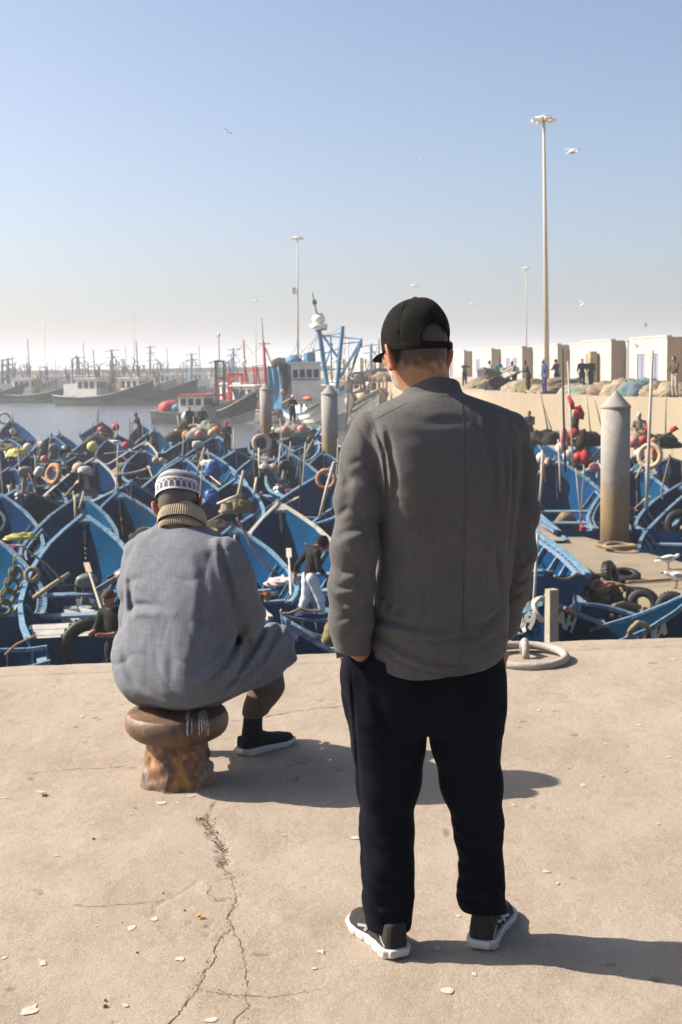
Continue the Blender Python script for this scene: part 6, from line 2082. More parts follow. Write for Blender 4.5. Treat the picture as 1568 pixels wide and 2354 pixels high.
fr([((728, 845, 3), (724, 905, 3)), ((700, 850, -3), (694, 935, -3)), ((709, 850, -3), (704, 935, -3))], .14, 'ladder')
frame(o, [(w3(695 + i * .1 - .6 * i, 855 + i * 9, -3), w3(709 - .6 * i, 855 + i * 9, -3)) for i in range(9)], .08, T_BLUE, 'ladder')
a_, b_ = w3(672, 905, -3), w3(738, 905, -3)
zt = w3(700, 836, -3).z
dv = (b_ - a_); rz_ = math.atan2(dv.y, dv.x); c = (a_ + b_) / 2
m = MB(); m.box((c.x, c.y, (a_.z - .8 + zt) / 2), (dv.length, 2.6, zt - a_.z + .8), (0, 0, rz_)); wh = m.build('bridge', T_WHITE, o)
m = MB(); m.box((c.x, c.y, zt + .07), (dv.length + .4, 3.0, .14), (0, 0, rz_)); m.build('roof', T_WHITE, wh)
nv = Vector((dv.y, -dv.x, 0)).normalized() * 1.31
for k in range(4):
    q = a_ + dv * (.14 + .24 * k) + nv; m = MB(); m.box((q.x, q.y, zt - .75), (dv.length * .17, .05, .62), (0, 0, rz_)); m.build('window', T_GLASS, wh)
    m = MB(); m.bar((q.x - dv.x * .12, q.y - dv.y * .12, zt - 1.2), (q.x + dv.x * .12, q.y + dv.y * .12, zt - 1.2), .09); m.build('rub_rail', T_BLUE, wh)
c = w3(733, 750, 1); m = MB(); m.box(c, (1.1, 1.1, .35)); m.sphere(c + Vector((0, 0, .55)), .55, 12, 8, (1, 1, .8)); m.build('radar_dome', T_WHITE, o, True)
c = w3(733, 728, 1); m = MB(); m.box(c, (.5, .5, .5)); m.build('lamp_box', T_DARK, o)
mast(o, w3(730, 728, 1), w3(718, 672, 1), .07, T_DARK, 'aerial')
frame(o, [(w3(724, 700, 1), w3(722, 690, 1))], .28, T_DARK, 'lamp_box')
rigging(o, [(w3(733, 760, 1), w3(690, 850, -3)), (w3(742, 765, 1), w3(668, 834, -4)), (w3(788, 752, -1), w3(745, 772, 1)), (w3(788, 752, -1), w3(820, 900, -3)), (w3(733, 760, 1), w3(714, 835, -3)), (w3(790, 800, -1), w3(812, 905, -3))])
c = w3(672, 830, -2); heap_on(o, c, (.6, .6, .35), T_BLUE, 'tarpaulin', 4); c = w3(712, 823, -2); m = MB(); m.box(c, (.7, .7, .8)); m.build('funnel', T_BLUE, o)
frame(o, [(w3(668 + 6 * i, 818, -2), w3(669 + 6 * i, 832, -2)) for i in range(5)] + [(w3(668, 818, -2), w3(700, 818, -2))], .07, T_BLUE, 'deck_rail')
c = w3(704, 916, -4.4); heap_on(o, c, (.9, .3, .16), T_ORANGE, 'net_pile', 14)
# cluttered working boat left of the man's collar
o, h, off = trawler(835, 965, -75, 11, 'cluttered grey workboat with a dark trapezoid frame left of the man\'s collar', T_GREY, T_TAN, 1.3, None, rails=T_RUST)
pp = Vector(o.location); inv = Matrix.Rotation(-R(-75), 3, 'Z'); YB = pp.y
frame(o, [(w3(*a), w3(*b)) for a, b in [((812, 858, 0), (832, 857, 0)), ((812, 858, 0), (800, 930, 0)), ((832, 857, 0), (840, 905, 0)), ((806, 880, 0), (837, 880, 0)), ((803, 905, 0), (838, 903, 0))]], .22, T_STEEL)
for i in range(7):
    px = 780 + i * 16; c = w3(px, 905 + (i * 37 % 20), -1)
    heap_on(o, c, (.8, .7, .5), [T_NET, T_GREY, T_RUST, T_TAN][i % 4], 'net_pile', 20 + i)
for i in range(5): lattice(o, w3(785 + 22 * i, 900, 0).x, w3(785 + 22 * i, 900, 0).y, .8, 3.2, [T_STEEL, T_TAN, T_RUST][i % 3], .7)
# two more hulls close up, behind the pilings
trawler(708, 905, -60, 12, 'white hull far behind the blue trawler', T_WHITE, T_DARK, 1.3, (.4, 3, 2.4, 2.2))
# more hulls and tall gear packed between the red boats and the collar
for px, py, hd, L_, lab, tp, lw, hu, hm in ((560, 958, -40, 11, 'red-hulled boat with white house crowded behind the grey wooden trawler', T_RED, T_DARK, .45, T_WHITE), (690, 955, -65, 11, 'blue-hulled boat tucked behind the draped trawler', T_BLUE, T_DARK, .4, T_WHITE), (800, 948, -70, 12, 'white trawler behind the gantry arm', T_WHITE, T_GREEN, .45, T_WHITE), (868, 945, -75, 12, 'rusty trawler hidden in part by the man\'s collar', T_RUST, T_DARK, .5, T_WHITE)):
    o, h, off = trawler(px, py, hd, L_, lab, tp, lw, 1.35, (hu, 2.8, 2.5, 2.6), hm, T_WHITE, T_WHITE)
    x = hu * L_ + off.x
    mast(o, (x + 1, 0, 1.5), (x + .8, 0, 7.5), .12, tp); mast(o, (x - 3, .3, 1.0), (x - 3.4, .3, 5.5), .10, T_STEEL)
    lattice(o, x - 2.2, 0, 1.6, 4.4, T_STEEL, 1.3); lattice(o, x + 2.4, 0, 1.8, 3.4, tp, 1.0); lattice(o, x, 0, 3.0, 2.6, T_STEEL, .9)
    rigging(o, [((x + .8, 0, 7.3), (L_ / 2 - .3, 0, 2.6)), ((x + .8, 0, 7.3), (-L_ / 2 + .3, 0, 1.4)), ((x - 3.4, .3, 5.4), (x + .8, 0, 6.8)), ((x - 3.4, .3, 5.4), (-L_ / 2, 0, 1.4))])
    heap_on(o, (x - 2.8, 0, 1.6), (1.3, 1.0, .8), [T_RED, T_NETB, T_TAN, T_NET][rnd.randrange(4)], 'net_pile', 31); heap_on(o, (x + 2.8, 0, 1.7), (1.0, .9, .7), [T_ORANGE, T_RUST, T_NET][rnd.randrange(3)], 'net_pile', 33)
# masts crowding the far quay
for i, (px, top, bot, Y, mt, lab) in enumerate([(440, 812, 850, 260, T_BLUE, 'slim blue mast pair left of the twin-post frame, far off'), (536, 800, 850, 250, T_BLUE, 'slim blue mast left of the red gear, far off'), (853, 790, 850, 200, T_BLUE, 'short blue mast just left of the cap visor'),
                                                (18, 823, 868, 230, T_STEEL, 'stout dark post at the far left edge, right one'), (5, 826, 868, 230, T_STEEL, 'stout dark post at the far left edge, left one'), (345, 795, 850, 300, T_STEEL, 'grey mast with crossed spars above the dark grey trawler'),
                                                (262, 803, 850, 240, T_STEEL, 'leaning dark mast above the nearest green trawler'), (185, 820, 855, 240, T_STEEL, 'leaning dark mast above the tan trawler')]):
    b_ = at(px, 870, Y); t_ = at(px - (6 if i > 5 else 0), top, Y)
    o = thing('ship_mast', lab, 'mast', (b_.x, Y, -2.5))
    H_ = t_.z + 2.5; dx = t_.x - b_.x
    m = MB(); m.tube([(0, 0, 0), (dx, 0, H_)], [.32, .22], 7); m.build('spar', mt, o, True)
    m = MB()
    for q in (.62, .8, .95): m.bar((dx * q - 1.2, 0, H_ * q), (dx * q + 1.4, 0, H_ * (q + .03)), .12)
    m.bar((dx * .9, 0, H_ * .9), (dx + 2.2, 0, H_ * .5), .12)
    m.build('crosstree', mt, o)
# ================================================================== small figures
def figure(label, loc, yaw, cols, pose='stand', S=1.0, res=.03, hat=None, group=None, lean=0.0, arms='down', hands=False, step=0.0, hair=(.02, .015, .012), bend=0.0):
    """one continuous body, clothes told apart by colour; loc = ground under the feet (or the seat for 'sit'); yaw = direction faced, from +y"""
    shirt, trs, skin, shoe_ = cols[:4]
    H = {}
    bz = lean
    hip = .92 if pose != 'sit' else .12
    ny = .30 * math.sin(lean); nzz = .54 * math.cos(lean)
    neck = (0, ny, hip + nzz); chest = (0, ny * .65, hip + nzz * .62)
    hd = (0, ny + .06 + bend * .10, hip + nzz + .155 - bend * .05)
    sh = [(s * .175, ny * .93, hip + nzz * .90) for s in (-1, 1)]
    comps = []
    comps.append(('shirt', lambda X, Y, Z: smin(chain(X, Y, Z, [(0, 0, hip + .02), chest, (0, ny * .9, hip + nzz * .86)], [.135, .155, .13], .05, (0, 1, 0), .68), chain(X, Y, Z, sh, [.07, .07], .02), .05)))
    for i, s in enumerate((-1, 1)):
        if arms == 'down': el = (s * .245, ny * .6 - .02, hip + nzz * .9 - .29); wr = (s * .255, ny * .6 + .07, hip + nzz * .9 - .55)
        elif arms == 'front': el = (s * .23, ny + .10, hip + nzz * .9 - .24); wr = (s * .10, ny + .33, hip + nzz * .9 - .22)
        elif arms == 'pockets': el = (s * .27, ny * .6 - .06, hip + nzz * .9 - .27); wr = (s * .20, .05, hip + .03)
        elif arms == 'walk': el = (s * .25, s * .10 - .03, hip + nzz * .9 - .28); wr = (s * .26, s * .22 + .05, hip + nzz * .9 - .50)
        elif arms == 'up': el = (s * .30, ny + .12, hip + nzz * .9 - .10); wr = (s * .22, ny + .34, hip + nzz * .9 + .05)
        mid = tuple(el[k] + (wr[k] - el[k]) * .35 for k in range(3))
        comps.append(('shirt', lambda X, Y, Z, a=sh[i], b=el, c=mid: chain(X, Y, Z, [a, b, c], [.062, .052, .046], .02)))
        comps.append(('skin', lambda X, Y, Z, a=mid, b=wr: chain(X, Y, Z, [a, b], [.040, .028], .02)))
        hx = tuple(wr[k] + (wr[k] - el[k]) * .30 for k in range(3))
        H[s] = (wr, el)
        if not hands: comps.append(('skin', lambda X, Y, Z, a=wr, b=hx: chain(X, Y, Z, [a, b], [.036, .028], .02, (1, 0, 0), .6)))
        if pose == 'sit': kn = (s * .13, .42, .16); an = (s * .12, .44, -.30)
        elif pose == 'walk': kn = (s * .10, .10 * s + .06, .50); an = (s * .11, .24 * s - .04, .09)
        else: kn = (s * (.10 + step), .03, .50); an = (s * (.11 + step * 1.4), -.01, .09)
        comps.append(('trousers', lambda X, Y, Z, a=(s * .09, 0, hip), b=kn, c=an, w_=1.0: chain(X, Y, Z, [a, b, c], [.105, .078, .058], .04)))
        comps.append(('shoe', lambda X, Y, Z, a=an: chain(X, Y, Z, [(a[0], a[1] - .04, a[2] - .05), (a[0] * 1.1, a[1] + .16, a[2] - .06)], [.042, .036], .02)))
    comps.append(('skin', lambda X, Y, Z: smin(ell(X, Y, Z, hd, (.075, .092, .112)), smin(seg(X, Y, Z, neck, hd, .056, .05), smin(ell(X, Y, Z, (0, hd[1] + .04, hd[2] - .06), (.05, .055, .05)), smin(ell(X, Y, Z, (0, hd[1] + .10, hd[2] - .01), (.014, .02, .022)), ell(X, Y, Z, (.078, hd[1], hd[2] - .01), (.012, .022, .032)), .008), .02), .02), .02)))
    if hat == 'beanie' or hat == 'cap' or hat == 'helmet':
        comps.append(('hat', lambda X, Y, Z: np.maximum(ell(X, Y, Z, (0, hd[1] - .004, hd[2] + .028), (.088, .104, .108)), hd[2] + .02 - Z)))
        if hat == 'cap': comps.append(('hat', lambda X, Y, Z: np.maximum(ell(X, Y, Z, (0, hd[1] + .10, hd[2] + .035), (.075, .085, .016)), -9)))
    elif hat == 'curls':
        comps.append(('hair', lambda X, Y, Z: np.maximum(ell(X, Y, Z, (0, hd[1] - .035, hd[2] + .045), (.112, .118, .105)) + .012 * sines(X, Y, Z, 9, 12, 90, 160), -9)))
    else:
        comps.append(('hair', lambda X, Y, Z: np.maximum(ell(X, Y, Z, (0, hd[1] - .014, hd[2] + .020), (.082, .097, .104)), (hd[1] + .055 - Y) * -1 + 0 * Z - .0)))
    def f(X, Y, Z):
        d = None
        for nme, fn in comps:
            e = fn(X, Y, Z)
            d = e if d is None else smin(d, e, .02 if nme in ('shirt', 'trousers') else .010)
        return d + (.006 * sines(X, Y, Z, 91, 6, 14, 40) if res < .02 else 0)
    lo = (-.45, -.36 - abs(ny) * .2, -.36 if pose == 'sit' else -.03); hi = (.45, .66 + ny, hip + .95)
    V, Q = sdf_mesh(f, lo, hi, res)
    D = np.stack([fn(V[:, 0], V[:, 1], V[:, 2]) for _, fn in comps], 1)
    D += np.array([(-.004 if n in ('hair', 'hat') else 0) for n, _ in comps])
    pal = {'shirt': shirt, 'trousers': trs, 'skin': skin, 'shoe': shoe_, 'hair': hair, 'hat': cols[4] if len(cols) > 4 else shirt}
    C = np.array([pal[comps[k][0]] for k in D.argmin(1)])
    o = npmesh('person', V * S, Q, CLOTHA)
    set_col(o, C)
    o.location = loc; o.rotation_euler = (0, 0, yaw)
    tag(o, label, 'person', group)
    if hands:
        for s in (-1, 1):
            wr, el = np.array(H[s][0]), np.array(H[s][1])
            Hh = hand_pts(1.0, wr, wr - el + np.array((0, 0, -.1)), (-s * .6, .6, 0), (0, 1, 0))
            V, Q = sdf_mesh(lambda X, Y, Z: smin(hand_sdf(X, Y, Z, Hh), seg(X, Y, Z, wr + (el - wr) * .15, wr, .030, .027), .02), wr - .2, wr + .2, .005)
            hnd = npmesh('hand', V * S, Q, SKIN, o); set_col(hnd, np.repeat(np.array([skin]), len(V), 0))
    return o
CLOTHA = attr_mat('clothing', .85, 0, .15, .2, 60)
DK, BR, SK = (.012, .012, .016), (.10, .07, .05), (.30, .16, .10)
p = at(716, 1447, 22.3)
f0 = onz(714, 1442, -3.14)
figure('curly-haired man in black shirt and white trousers standing in the bright blue dinghy', (f0.x, f0.y, -3.14), R(-62), ((.010, .009, .010), (.50, .51, .55), (.20, .095, .055), (.45, .45, .45)), 'walk', 1.0, .0115, 'curls', None, .30, 'walk', True, .02, (.016, .010, .007), 1.6)
q = onz(268, 1425, -1.72)
figure('man with brown knitted cap and dark jacket low beside the seated man\'s back', (q.x, q.y, -3.0), R(150), ((.014, .016, .014), DK, (.28, .14, .085), DK, (.075, .040, .024)), 'stand', .99, .014, 'beanie', None, .25, 'front', False)
FAR = [  # px, py of the feet, depth, yaw, clothes, pose, hat, label
    (437, 1001, 77, 190, (DK, DK, SK, DK), 'stand', None, 'dark figure standing on the far raft left of the orange floats', 'down'),
    (467, 1001, 77, 170, (DK, DK, SK, DK), 'stand', None, 'dark figure standing straight above the orange floats', 'pockets'),
    (322, 1017, 73, 120, (DK, DK, SK, DK, DK), 'stand', 'beanie', 'dark figure leaning back to haul a line at the water\'s edge', 'front'),
    (524, 1052, 61, 160, ((.02, .025, .025), DK, SK, DK, (.4, .03, .03)), 'stand', 'cap', 'man with a red cap sitting in a boat left of the pilings', 'front'),
    (673, 980, 71, 200, (DK, (.02, .02, .03), SK, DK, (.5, .5, .5)), 'stand', 'helmet', 'man in black with a white hood standing between the two left pilings', 'front'),
    (630, 1068, 59, 180, (DK, DK, SK, DK, (.55, .5, .45)), 'stand', 'cap', 'man with a white cap crouching beside the leftmost piling', 'front'),
]
for px, py, Y, yw, cols, ps, hat, lab, ar in FAR:
    w_ = at(px, py, Y)
    figure(lab, (w_.x, Y, max(WATER + .1, w_.z)), R(yw), cols, ps, 1.0, .03, hat, None, .45 if 'leaning' in lab else .1, ar)
# on the right-hand quay
QP = [(1252, 64, 110, ((.05, .06, .16), (.05, .06, .14), SK, DK, (.5, .5, .5)), 'person in a long blue robe on the quay left of the floodlight mast foot', 'beanie', 'down'),
      (1280, 68, 40, ((.07, .05, .05), DK, SK, DK), 'person in brown on the quay just right of the floodlight mast', None, 'front'),
      (1338, 70, 175, (DK, (.03, .03, .035), SK, DK), 'left one of the two dark-clad people walking together on the quay', None, 'walk'),
      (1358, 70, 185, ((.03, .035, .03), (.03, .03, .04), SK, DK), 'right one of the two dark-clad people walking together on the quay', None, 'walk'),
      (1183, 74, 120, ((.10, .03, .03), DK, SK, DK), 'person in dark red bending on the quay beside the dark net pile', None, 'front'),
      (1128, 78, 100, ((.16, .26, .42), (.20, .28, .38), SK, DK), 'person in pale blue standing at the quay edge near the man\'s shoulder', None, 'down'),
      (1147, 80, 170, ((.02, .16, .20), (.02, .02, .03), SK, DK), 'person with a teal jacket at the quay edge right of the pale blue one', None, 'walk'),
      (1068, 90, 200, ((.10, .08, .06), DK, SK, DK), 'person in brown up on the quay near the man\'s ear, arms raised', None, 'up'),
      (1552, 55, 120, ((.08, .05, .035), (.3, .27, .22), SK, DK), 'person in brown with pale trousers at the right edge of the quay', None, 'front'),
      (1215, 66, 100, ((.05, .05, .05), DK, SK, DK), 'person in grey crouching on the quay right of the dark red one', None, 'front')]
for px, Y, yw, cols, lab, hat, ar in QP:
    w_ = at(px, 880, Y)
    figure(lab, (w_.x, Y, .0), R(yw), cols, 'walk' if 'walking' in lab else 'stand', 1.0, .03, hat, 'people on the right-hand quay', .5 if 'bending' in lab or 'crouching' in lab else .08, ar)
for px, py, Y, cols, lab, hat in ((1470, 1062, 45, ((.12, .11, .09), (.17, .12, .07), SK, DK, (.4, .38, .36)), 'man in patterned work clothes standing in a boat right of the thick piling', 'helmet'), (1168, 1020, 62, (DK, DK, SK, DK), 'man in black bending in a boat by the standing man\'s right shoulder', None),
                              (1218, 1035, 56, (DK, DK, SK, DK), 'thin dark figure in a boat under the quay right of the standing man', None)):
    w_ = at(px, py, Y)
    figure(lab, (w_.x, Y, w_.z), R(150), cols, 'stand', 1.0, .03, hat, None, .3 if 'bending' in lab else .08, 'front')
# ================================================================== gear: rings, floats, motors, nets, poles, ropes, tyres
ORANGE = mat('ring_orange', (0.374, 0.151, 0.061), .7, .15, 6); CREAM = mat('ring_cream', (0.396, 0.302, 0.209), .7, .12, 6); FLW = mat('float_white', (0.432, 0.410, 0.374), .6, .12, 5); FLT = mat('float_tan', (0.324, 0.252, 0.166), .7, .15, 5)
FLY = mat('float_yellow', (0.374, 0.259, 0.065), .6, .12, 5); FLO = mat('float_orange', (0.360, 0.122, 0.036), .6, .12, 5); FLR = mat('float_red', (0.302, 0.025, 0.022), .6, .12, 5); FLP = mat('float_pink', (0.396, 0.158, 0.144), .6, .12, 5)
RUB = mat('tyre_rubber', (.012, .012, .013), .55, .3, 14, .3, 60); ROPE = mat('rope', (0.216, 0.158, 0.094), .95, .25, 20, .5, 90); ROPEG = mat('rope_green', (0.094, 0.101, 0.061), .95, .25, 20, .5, 90); ROPEP = mat('rope_pink', (0.245, 0.122, 0.094), .95, .2, 20)
MOTG = mat('motor_grey', (0.144, 0.144, 0.137), .4, .25, 6, col2=(0.043, 0.043, 0.043), cscale=9, cthr=.56); MOTD = mat('motor_dark', (0.025, 0.027, 0.029), .45, .2, 6); MOTW = mat('motor_white', (0.346, 0.338, 0.324), .45, .15, 6)
ALU = mat('alloy', (.16, .16, .16), .5, .1, 8, metallic=.5)
POLEW = mat('pole_wood', (0.288, 0.230, 0.158), .8, .2, 4); POLEM2 = mat('pole_pale', (0.360, 0.324, 0.274), .7, .15, 3); POLED = mat('pole_dark', (0.043, 0.040, 0.036), .8, .2, 4)
TARP = mat('blue_tarp', (0.009, 0.061, 0.194), .5, .2, 5, .3, 18); NETY = mat('yellow_net', (0.140, 0.114, 0.049), .95, .35, 12, .9, 50); NETT = mat('tan_net', (0.178, 0.138, 0.091), .95, .25, 1.5, .9, 16, col2=(0.131, 0.091, 0.059), cscale=1.3, cthr=.52)
NETG = mat('green_net', (0.176, 0.185, 0.146), .95, .25, 3, .9, 16); NETQ = mat('teal_net', (0.077, 0.119, 0.140), .95, .2, 3, .9, 16); NETL = mat('light_net', (0.231, 0.192, 0.136), .95, .2, 2, .9, 16); NETD = mat('net_dark_pile', (0.023, 0.020, 0.016), .95, .35, 3, .9, 16)
FLAGR = mat('flag_red', (0.360, 0.025, 0.022), .8, .1, 6); FLAGK = mat('flag_black', (0.036, 0.022, 0.020), .9, .2, 6)
YOIL = mat('yellow_oilskin', (.42, .38, .09), .5, .15, 8); CRT = mat('crate_white', (.45, .43, .40), .6, .15, 6); CRTG = mat('crate_green', (.10, .16, .12), .6, .15, 6); PINKS = mat('pink_sheet', (.52, .40, .37), .8, .2, 6, col2=(.40, .12, .12), cscale=7, cthr=.60)
def bp(b, u, y, z):
    """a place in a boat: u along it (0 stern .. 1 bow), y across, z above its waterline, metres"""
    o = B[b] if isinstance(b, str) else b
    L_ = 5.0 if o.name.startswith('dinghy') else 6.8
    M = Matrix.LocRotScale(o.location, o.rotation_euler.to_quaternion(), o.scale)
    return M @ Vector((u * L_, y, z))
def life_ring(p, rot, label, Rr=.30, m1=None, r=.075):
    o = thing('life_ring', label, 'life ring', p)
    m = MB(); m.torus((0, 0, 0), Rr, r, 26, 9, rot); m.build('ring', m1 or ORANGE, o, True)
    M = Euler(rot).to_matrix()
    for k in range(4):
        a = k * math.pi / 2 + .4
        q = MB(); q.torus((0, 0, 0), r + .004, .006, 10, 4)
        c = M @ Vector((Rr * math.cos(a), Rr * math.sin(a), 0))
        Q = MB(); pts = []
        t = Vector((-math.sin(a), math.cos(a), 0)); n_ = Vector((math.cos(a), math.sin(a), 0)); zz_ = Vector((0, 0, 1))
        for s in (-.03, .03):
            for i in range(10):
                g = 2 * math.pi * i / 10; pts.append(M @ (Vector((Rr * math.cos(a), Rr * math.sin(a), 0)) + t * s + (n_ * math.cos(g) + zz_ * math.sin(g)) * (r + .006)))
        Q.add(pts, [(i, (i + 1) % 10, 10 + (i + 1) % 10, 10 + i) for i in range(10)]); Q.build('band', CREAM, o, True)
    return o
def float_ball(p, r, mt, label, group='floats on the boats'):
    m = MB(); m.sphere((0, 0, 0), r, 16, 11, (1, rnd.uniform(.88, 1), rnd.uniform(.86, 1.05))); m.torus((0, 0, r * .98), r * .10, r * .05, 8, 5, (1.57, 0, 0))
    o = m.build('float', mt, None, True); o.location = p
    return tag(o, label, 'buoy', group)
def motor(p, rz, label, col=None, tilt=.0):
    o = thing('outboard_motor', label, 'outboard motor', p, rz); o.rotation_euler = (tilt, 0, rz)
    m = MB()
    pr = [(.0, .17), (.10, .19), (.22, .17), (.30, .08)]
    m.lathe([(.10, .0), (.135, .02), (.145, .12), (.14, .21), (.11, .27), (.02, .285)], 12)
    m.v = [(x * 1.55, y * .9, z) for x, y, z in m.v]
    m.build('cowling', col or MOTG, o, True)
    m = MB(); m.box((0, 0, -.25), (.13, .10, .55), taper=.9); m.box((-.02, 0, -.52), (.34, .22, .02)); m.lathe([(.02, -.18), (.055, -.08), (.055, .10), (.03, .17)], 10, (-.02, 0, -.64), 'x'); m.build('leg', MOTG, o)
    m = MB()
    for k in range(3):
        a = k * 2.094; m.box((-.21, .08 * math.cos(a), -.64 + .08 * math.sin(a)), (.02, .07, .10), (a, .5, 0))
    m.build('propeller', ALU, o)
    m = MB(); m.box((.16, 0, -.05), (.10, .20, .22)); m.bar((.12, 0, .05), (.60, .04, .12), .035); m.build('tiller', MOTD, o)
    return o
def lump(name, p, size, mt, label, cat, seed=1, group=None, n=26, rough=.16, flat=True):
    g = np.random.RandomState(seed)
    th = np.linspace(0, 2 * np.pi, n, endpoint=False); ph = np.linspace(.02, np.pi / 2 if flat else np.pi - .02, n // 2)
    TH, PH = np.meshgrid(th, ph, indexing='ij')
    x, y, z = np.cos(TH) * np.sin(PH), np.sin(TH) * np.sin(PH), np.cos(PH)
    s = 1 + rough * sines(x, y, z, seed, 8, 2, 6) + rough * .5 * sines(x, y, z, seed + 1, 8, 7, 16) + rough * .35 * sines(x, y, z, seed + 2, 10, 18, 45)
    V = np.stack([x * s * size[0], y * s * size[1], z * s * size[2]], -1).reshape(-1, 3)
    m_ = n // 2
    F = [(i * m_ + j, i * m_ + j + 1, ((i + 1) % n) * m_ + j + 1, ((i + 1) % n) * m_ + j) for i in range(n) for j in range(m_ - 1)]
    o = npmesh(name, V, F, mt); o.location = p
    return tag(o, label, cat, group)
def pole(p, q, r, mt, label, cat='pole', name='pole', group=None):
    p, q = Vector(p), Vector(q)
    m = MB(); mid = (q - p) * .5 + Vector((rnd.uniform(-.02, .02), 0, 0)); m.tube([(0, 0, 0), mid, q - p], [r, r * .92, r * .75], 7)
    o = m.build(name, mt, None, True); o.location = p
    return tag(o, label, cat, group)
def rope(pts, r, mt, label, sag=0.0, twist=True):
    P = [Vector(p) for p in pts]; Q = []
    for a, b in zip(P[:-1], P[1:]):
        n = 10
        for i in range(n):
            t = i / n; v = a.lerp(b, t); v.z -= sag * 4 * t * (1 - t); v.x += rnd.uniform(-.3, .3) * r; Q.append(v)
    Q.append(P[-1])
    m = MB(); m.tube([v - P[0] for v in Q], r, 6)
    o = m.build('rope', mt, None, True); o.location = P[0]
    return tag(o, label, 'rope')
def coil(p, Rr, r, mt, label, rot=(0, 0, 0), turns=3):
    m = MB(); M = Euler(rot).to_matrix(); pts = []
    for i in range(turns * 22):
        a = 2 * math.pi * i / 22; k = Rr * (1 + .10 * math.sin(a * .37 + 1)); pts.append(M @ Vector((k * math.cos(a), k * math.sin(a), .5 * r * i / 22 + .02 * math.sin(a * 2.3))))
    m.tube(pts, r, 5); o = m.build('rope_coil', mt, None, True); o.location = p
    return tag(o, label, 'rope')
def tyre(p, rot, label, Rr=.26, r=.115, group='tyre fenders'):
    o = thing('tyre', label, 'tyre', p, 0, group); o.rotation_euler = rot
    n, k = 28, 12; V = []
    for i in range(n):
        a = 2 * math.pi * i / n
        for j in range(k):
            t = 2 * math.pi * j / k
            c, s = math.cos(t), math.sin(t)
            rr = Rr + r * np.sign(c) * abs(c) ** .6; z = r * .95 * np.sign(s) * abs(s) ** .6
            if c < -.75: rr += r * .35
            V.append((rr * math.cos(a), rr * math.sin(a), z))
    m = MB(); m.add(V, [(i * k + j, ((i + 1) % n) * k + j, ((i + 1) % n) * k + (j + 1) % k, i * k + (j + 1) % k) for i in range(n) for j in range(k) if j not in (5, 6)])
    m.build('casing', RUB, o, True)
    m = MB()
    for i in range(28):
        a = 2 * math.pi * i / 28; m.box(((Rr + r + .004) * math.cos(a), (Rr + r + .004) * math.sin(a), 0), (.012, .04, r * 1.2), (0, 0, a))
    m.build('tread', RUB, o)
    return o
def gull(p, yaw, label, fly=None, S=1.0):
    o = thing('gull', label, 'gull', p, yaw)
    W, G = GW, GG
    m = MB(); m.lathe([(.004, -.20), (.03, -.15), (.075, -.04), (.082, .04), (.06, .11), (.038, .15), (.044, .19), (.034, .23), (.008, .25)], 12, (0, 0, 0), 'y')
    if not fly: m.v = [(x, y, z + .22 + .05 * max(0, y + .02) + (.42 * max(0, y - .10))) for x, y, z in m.v]
    m.v = [(x * S, y * S, z * S) for x, y, z in m.v]
    m.build('body', W, o, True)
    hy, hz = (.25, 0) if not fly else (.25, 0)
    if not fly: hz = .22 + .05 * .27 + .42 * .15
    m = MB(); m.bar((0, .24 * S, hz * S), (0, .31 * S, (hz - .012) * S), .018 * S, .022 * S); m.build('beak', GB, o)
    for s in (-1, 1):
        m = MB()
        if fly:
            a, b, c = fly
            R0 = [Vector((s * .05, .10, .02)), Vector((s * .32, .14, .02 + a)), Vector((s * .66, b, .02 + c))]
            R1 = [Vector((s * .05, -.08, .02)), Vector((s * .34, -.02, .02 + a)), Vector((s * .66, b - .03, .02 + c))]
            V = R0 + R1 + [v - Vector((0, 0, .014)) for v in R0 + R1]
            m.add([v * S for v in V], [(0, 1, 4, 3), (1, 2, 5, 4), (6, 9, 10, 7), (7, 10, 11, 8), (0, 6, 7, 1), (1, 7, 8, 2), (3, 4, 10, 9), (4, 5, 11, 10), (2, 8, 11, 5)])
        else:
            V = [(s * .072, .09, .27), (s * .088, .0, .28), (s * .075, -.10, .26), (s * .035, -.27, .235), (s * .05, -.12, .20), (s * .078, .02, .20)]
            V = [Vector(v) * S for v in V]; V += [v + Vector((s * .012, 0, .004)) for v in V]
            m.add(V, [(0, 1, 2, 3, 4, 5), (11, 10, 9, 8, 7, 6)] + [(i, 6 + i, 6 + (i + 1) % 6, (i + 1) % 6) for i in range(6)])
        m.build('wing', G, o)
        if not fly:
            m = MB(); m.bar((s * .03 * S, .0, .16 * S), (s * .03 * S, .01, 0), .012 * S); m.bar((s * .03 * S, .01, .005), (s * .03 * S, .06 * S, .005), .03 * S, .008); m.build('leg', GB, o)
    m = MB(); m.add([Vector(v) * S for v in ((-.03, -.16, .0 if fly else .20), (.03, -.16, .0 if fly else .20), (.045, -.29, .0 if fly else .19), (-.045, -.29, .0 if fly else .19), (-.03, -.16, -.012 if fly else .19), (.03, -.16, -.012 if fly else .19), (.045, -.29, -.008 if fly else .182), (-.045, -.29, -.008 if fly else .182))], [(0, 3, 2, 1), (4, 5, 6, 7), (0, 4, 7, 3), (1, 2, 6, 5), (3, 7, 6, 2)])
    m.build('tail', W, o)
    return o
GW = mat('gull_white', (0.655, 0.646, 0.627), .8, .06, 20); GG = mat('gull_grey', (0.281, 0.290, 0.309), .8, .12, 20); GB = mat('gull_bill', (0.150, 0.094, 0.038), .6, .1, 20)

